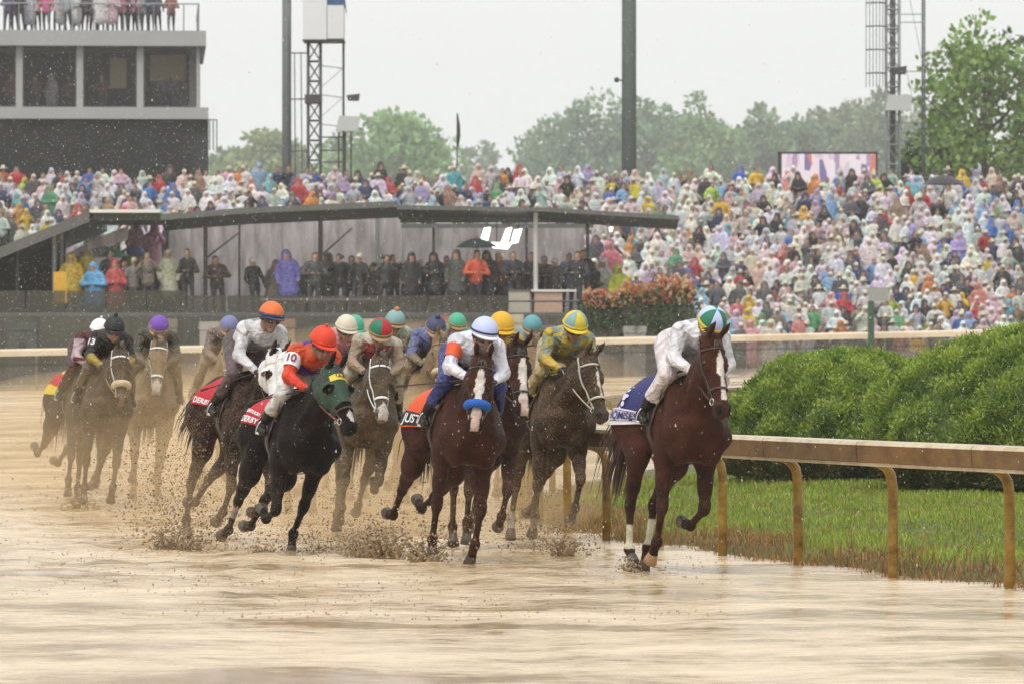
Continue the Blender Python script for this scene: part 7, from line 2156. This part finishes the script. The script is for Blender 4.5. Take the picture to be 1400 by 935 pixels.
# tongues of muddy water flung up by hooves, each splash a thing of its own
M_TONGUE = mat('muddy_water', (0.30, 0.21, 0.115), 0.2, var=0.5, scale=25)
rs = random.Random(33)
for (px, d, n, L, lab) in ((583, 49.15, 26, 0.20, 'brown splash at the planted hoof of the centre chestnut'), (524, 50.3, 30, 0.28, 'upright brown splash behind the centre chestnut'), (497, 50.7, 22, 0.16, 'low brown splash between the black horse and centre chestnut'), (238, 52.6, 30, 0.26, 'brown splash trailing the dark bay in the white hood'),
                           (362, 51.3, 14, 0.10, 'small splash at the planted hoof of the black horse'), (770, 51.6, 20, 0.18, 'splash below the horse ridden by the checked silks'), (860, 47.1, 8, 0.06, 'small splash at the bandaged hoof of the leader'), (108, 66.0, 14, 0.16, 'splash under the horse with the sheepskin noseband')):
    x0 = (px - 700) / F * d; root = empty('splash', (x0, d, gz(x0, d))); tag(root, lab, 'splash', 'splashes thrown up by hooves')
    b = MB()
    for _ in range(n // 2):
        a_ = rs.uniform(0, 6.28); l_ = L * rs.uniform(0.25, 0.8); o = Vector((math.cos(a_), math.sin(a_), 0)); bs = o * rs.uniform(0.01, 0.6) * L
        b.tube([bs - Vector((0, 0, 0.01)), bs + o * l_ * 0.18 + Vector((0, 0, l_ * 0.5)), bs + o * l_ * 0.5 + Vector((rs.gauss(0, 0.02), 0, l_ * 0.85)), bs + o * l_ * 0.8 + Vector((rs.gauss(0, 0.03), 0, l_ * rs.uniform(0.8, 1.1)))], [0.034, 0.022, 0.017, 0.007], 6)
    tag(b.build('tongues', M_TONGUE, root, True), kind='stuff')
    b = MB()
    for _ in range(n * 8):
        p_ = Vector((rs.gauss(0, L * 0.8), rs.gauss(0, L * 0.6), abs(rs.gauss(0, L * 0.75)))); b.sphere(p_, rs.uniform(0.004, 0.015), 5, 3)
    tag(b.build('drops', M_TONGUE, root, True), kind='stuff')
# rain through the whole view
n = 260000
y = r.uniform(34, 150, n); x = r.uniform(-17, 17, n); z = r.uniform(0.1, 12.5, n)
k = (np.abs(x) < 0.098 * y + 1.2) & (z < 1.9 + 0.072 * y) & (z > ground_z(x, y) + 0.05); x, y, z = x[k], y[k], z[k]
n = len(x); P = np.stack([x, y, z], 1); S = 0.0025 * r.lognormal(0, 0.35, n)
tet = np.array([(1, 0, -0.6), (-0.6, 0.9, -0.6), (-0.6, -0.9, -0.6), (0.35, 0, 2.6)])
V = (tet[None] * S[:, None, None] + P[:, None, :]).reshape(-1, 3)
T = (4 * np.arange(n)[:, None, None] + np.array([(0, 2, 1), (0, 1, 3), (1, 2, 3), (2, 0, 3)])[None]).reshape(-1, 3)
rain = obj('rain', np_mesh('rain', V, T, False, np.repeat(0.55 + 0.3 * r.random((n, 1)) * np.ones((1, 3)), 4, axis=0), [M_RAIN]))
tag(rain, 'rain drops falling across the whole view', 'rain', kind='stuff')

def volume_mat(name, color, density, aniso=0.0):
    m = bpy.data.materials.new(name); m.use_nodes = True; nt = m.node_tree; nt.nodes.clear()
    o = nt.nodes.new('ShaderNodeOutputMaterial'); v = nt.nodes.new('ShaderNodeVolumePrincipled')
    v.inputs['Color'].default_value = (*color, 1); v.inputs['Density'].default_value = density; v.inputs['Anisotropy'].default_value = aniso
    nt.links.new(v.outputs[0], o.inputs['Volume'])
    return m
# fine muddy spray hanging behind the runners: soft-edged drifts of even density
def drift(px, d, w, dep, h, dens, zoff=0.0):
    x = (px - 700) / F * d
    b = MB(); b.sphere((0, 0, 0), 1.0, 28, 18, sc=(w, dep, h))
    m = volume_mat('muddy_spray', (0.86, 0.66, 0.40), dens)
    o = b.build('mud_mist', m, None, True); o.location = (x, d, gz(x, d) + h * 0.55 + zoff)
    tag(o, 'tan mist of muddy spray hanging behind the runners', 'spray', kind='stuff')
drift(210, 61.5, 1.9, 2.6, 0.75, 0.03)
drift(150, 74.0, 2.6, 4.0, 1.0, 0.10)
drift(420, 61.0, 2.1, 2.6, 0.9, 0.065)
drift(330, 66.0, 3.0, 4.5, 1.25, 0.042)
drift(590, 60.0, 2.0, 3.0, 0.95, 0.12)
drift(560, 76.0, 3.6, 5.0, 1.4, 0.055)
drift(255, 52.9, 0.62, 0.9, 0.55, 0.10)
drift(480, 54.2, 0.95, 0.9, 0.42, 0.13)
drift(720, 53.4, 0.62, 0.8, 0.34, 0.13)
# clods kicked out onto the churned surface
n = 3600
px = r.uniform(-20, 1000, n); y = r.uniform(38, 78, n); x = (px - 700) / F * y; k = lawn_inside(x, y) < -0.2; x, y = x[k], y[k]
cl = specks('mud_clods', np.stack([x, y, ground_z(x, y) + 0.004], 1), r.uniform(0.003, 0.010, len(x)), (0.26, 0.18, 0.10), (0.46, 0.35, 0.22), M_DROP, seed=14)
tag(cl, 'small wet clods scattered over the track surface', 'mud', kind='stuff')
# rainy air
lo_z = -1.2
b = MB(); b.box(-500, 500, -40, 1700, lo_z, 90); hz = b.build('haze', volume_mat('rain_haze', (0.93, 0.95, 0.96), 0.00029, 0.0))
tag(hz, 'pale rainy haze through the whole scene', 'haze', kind='stuff')
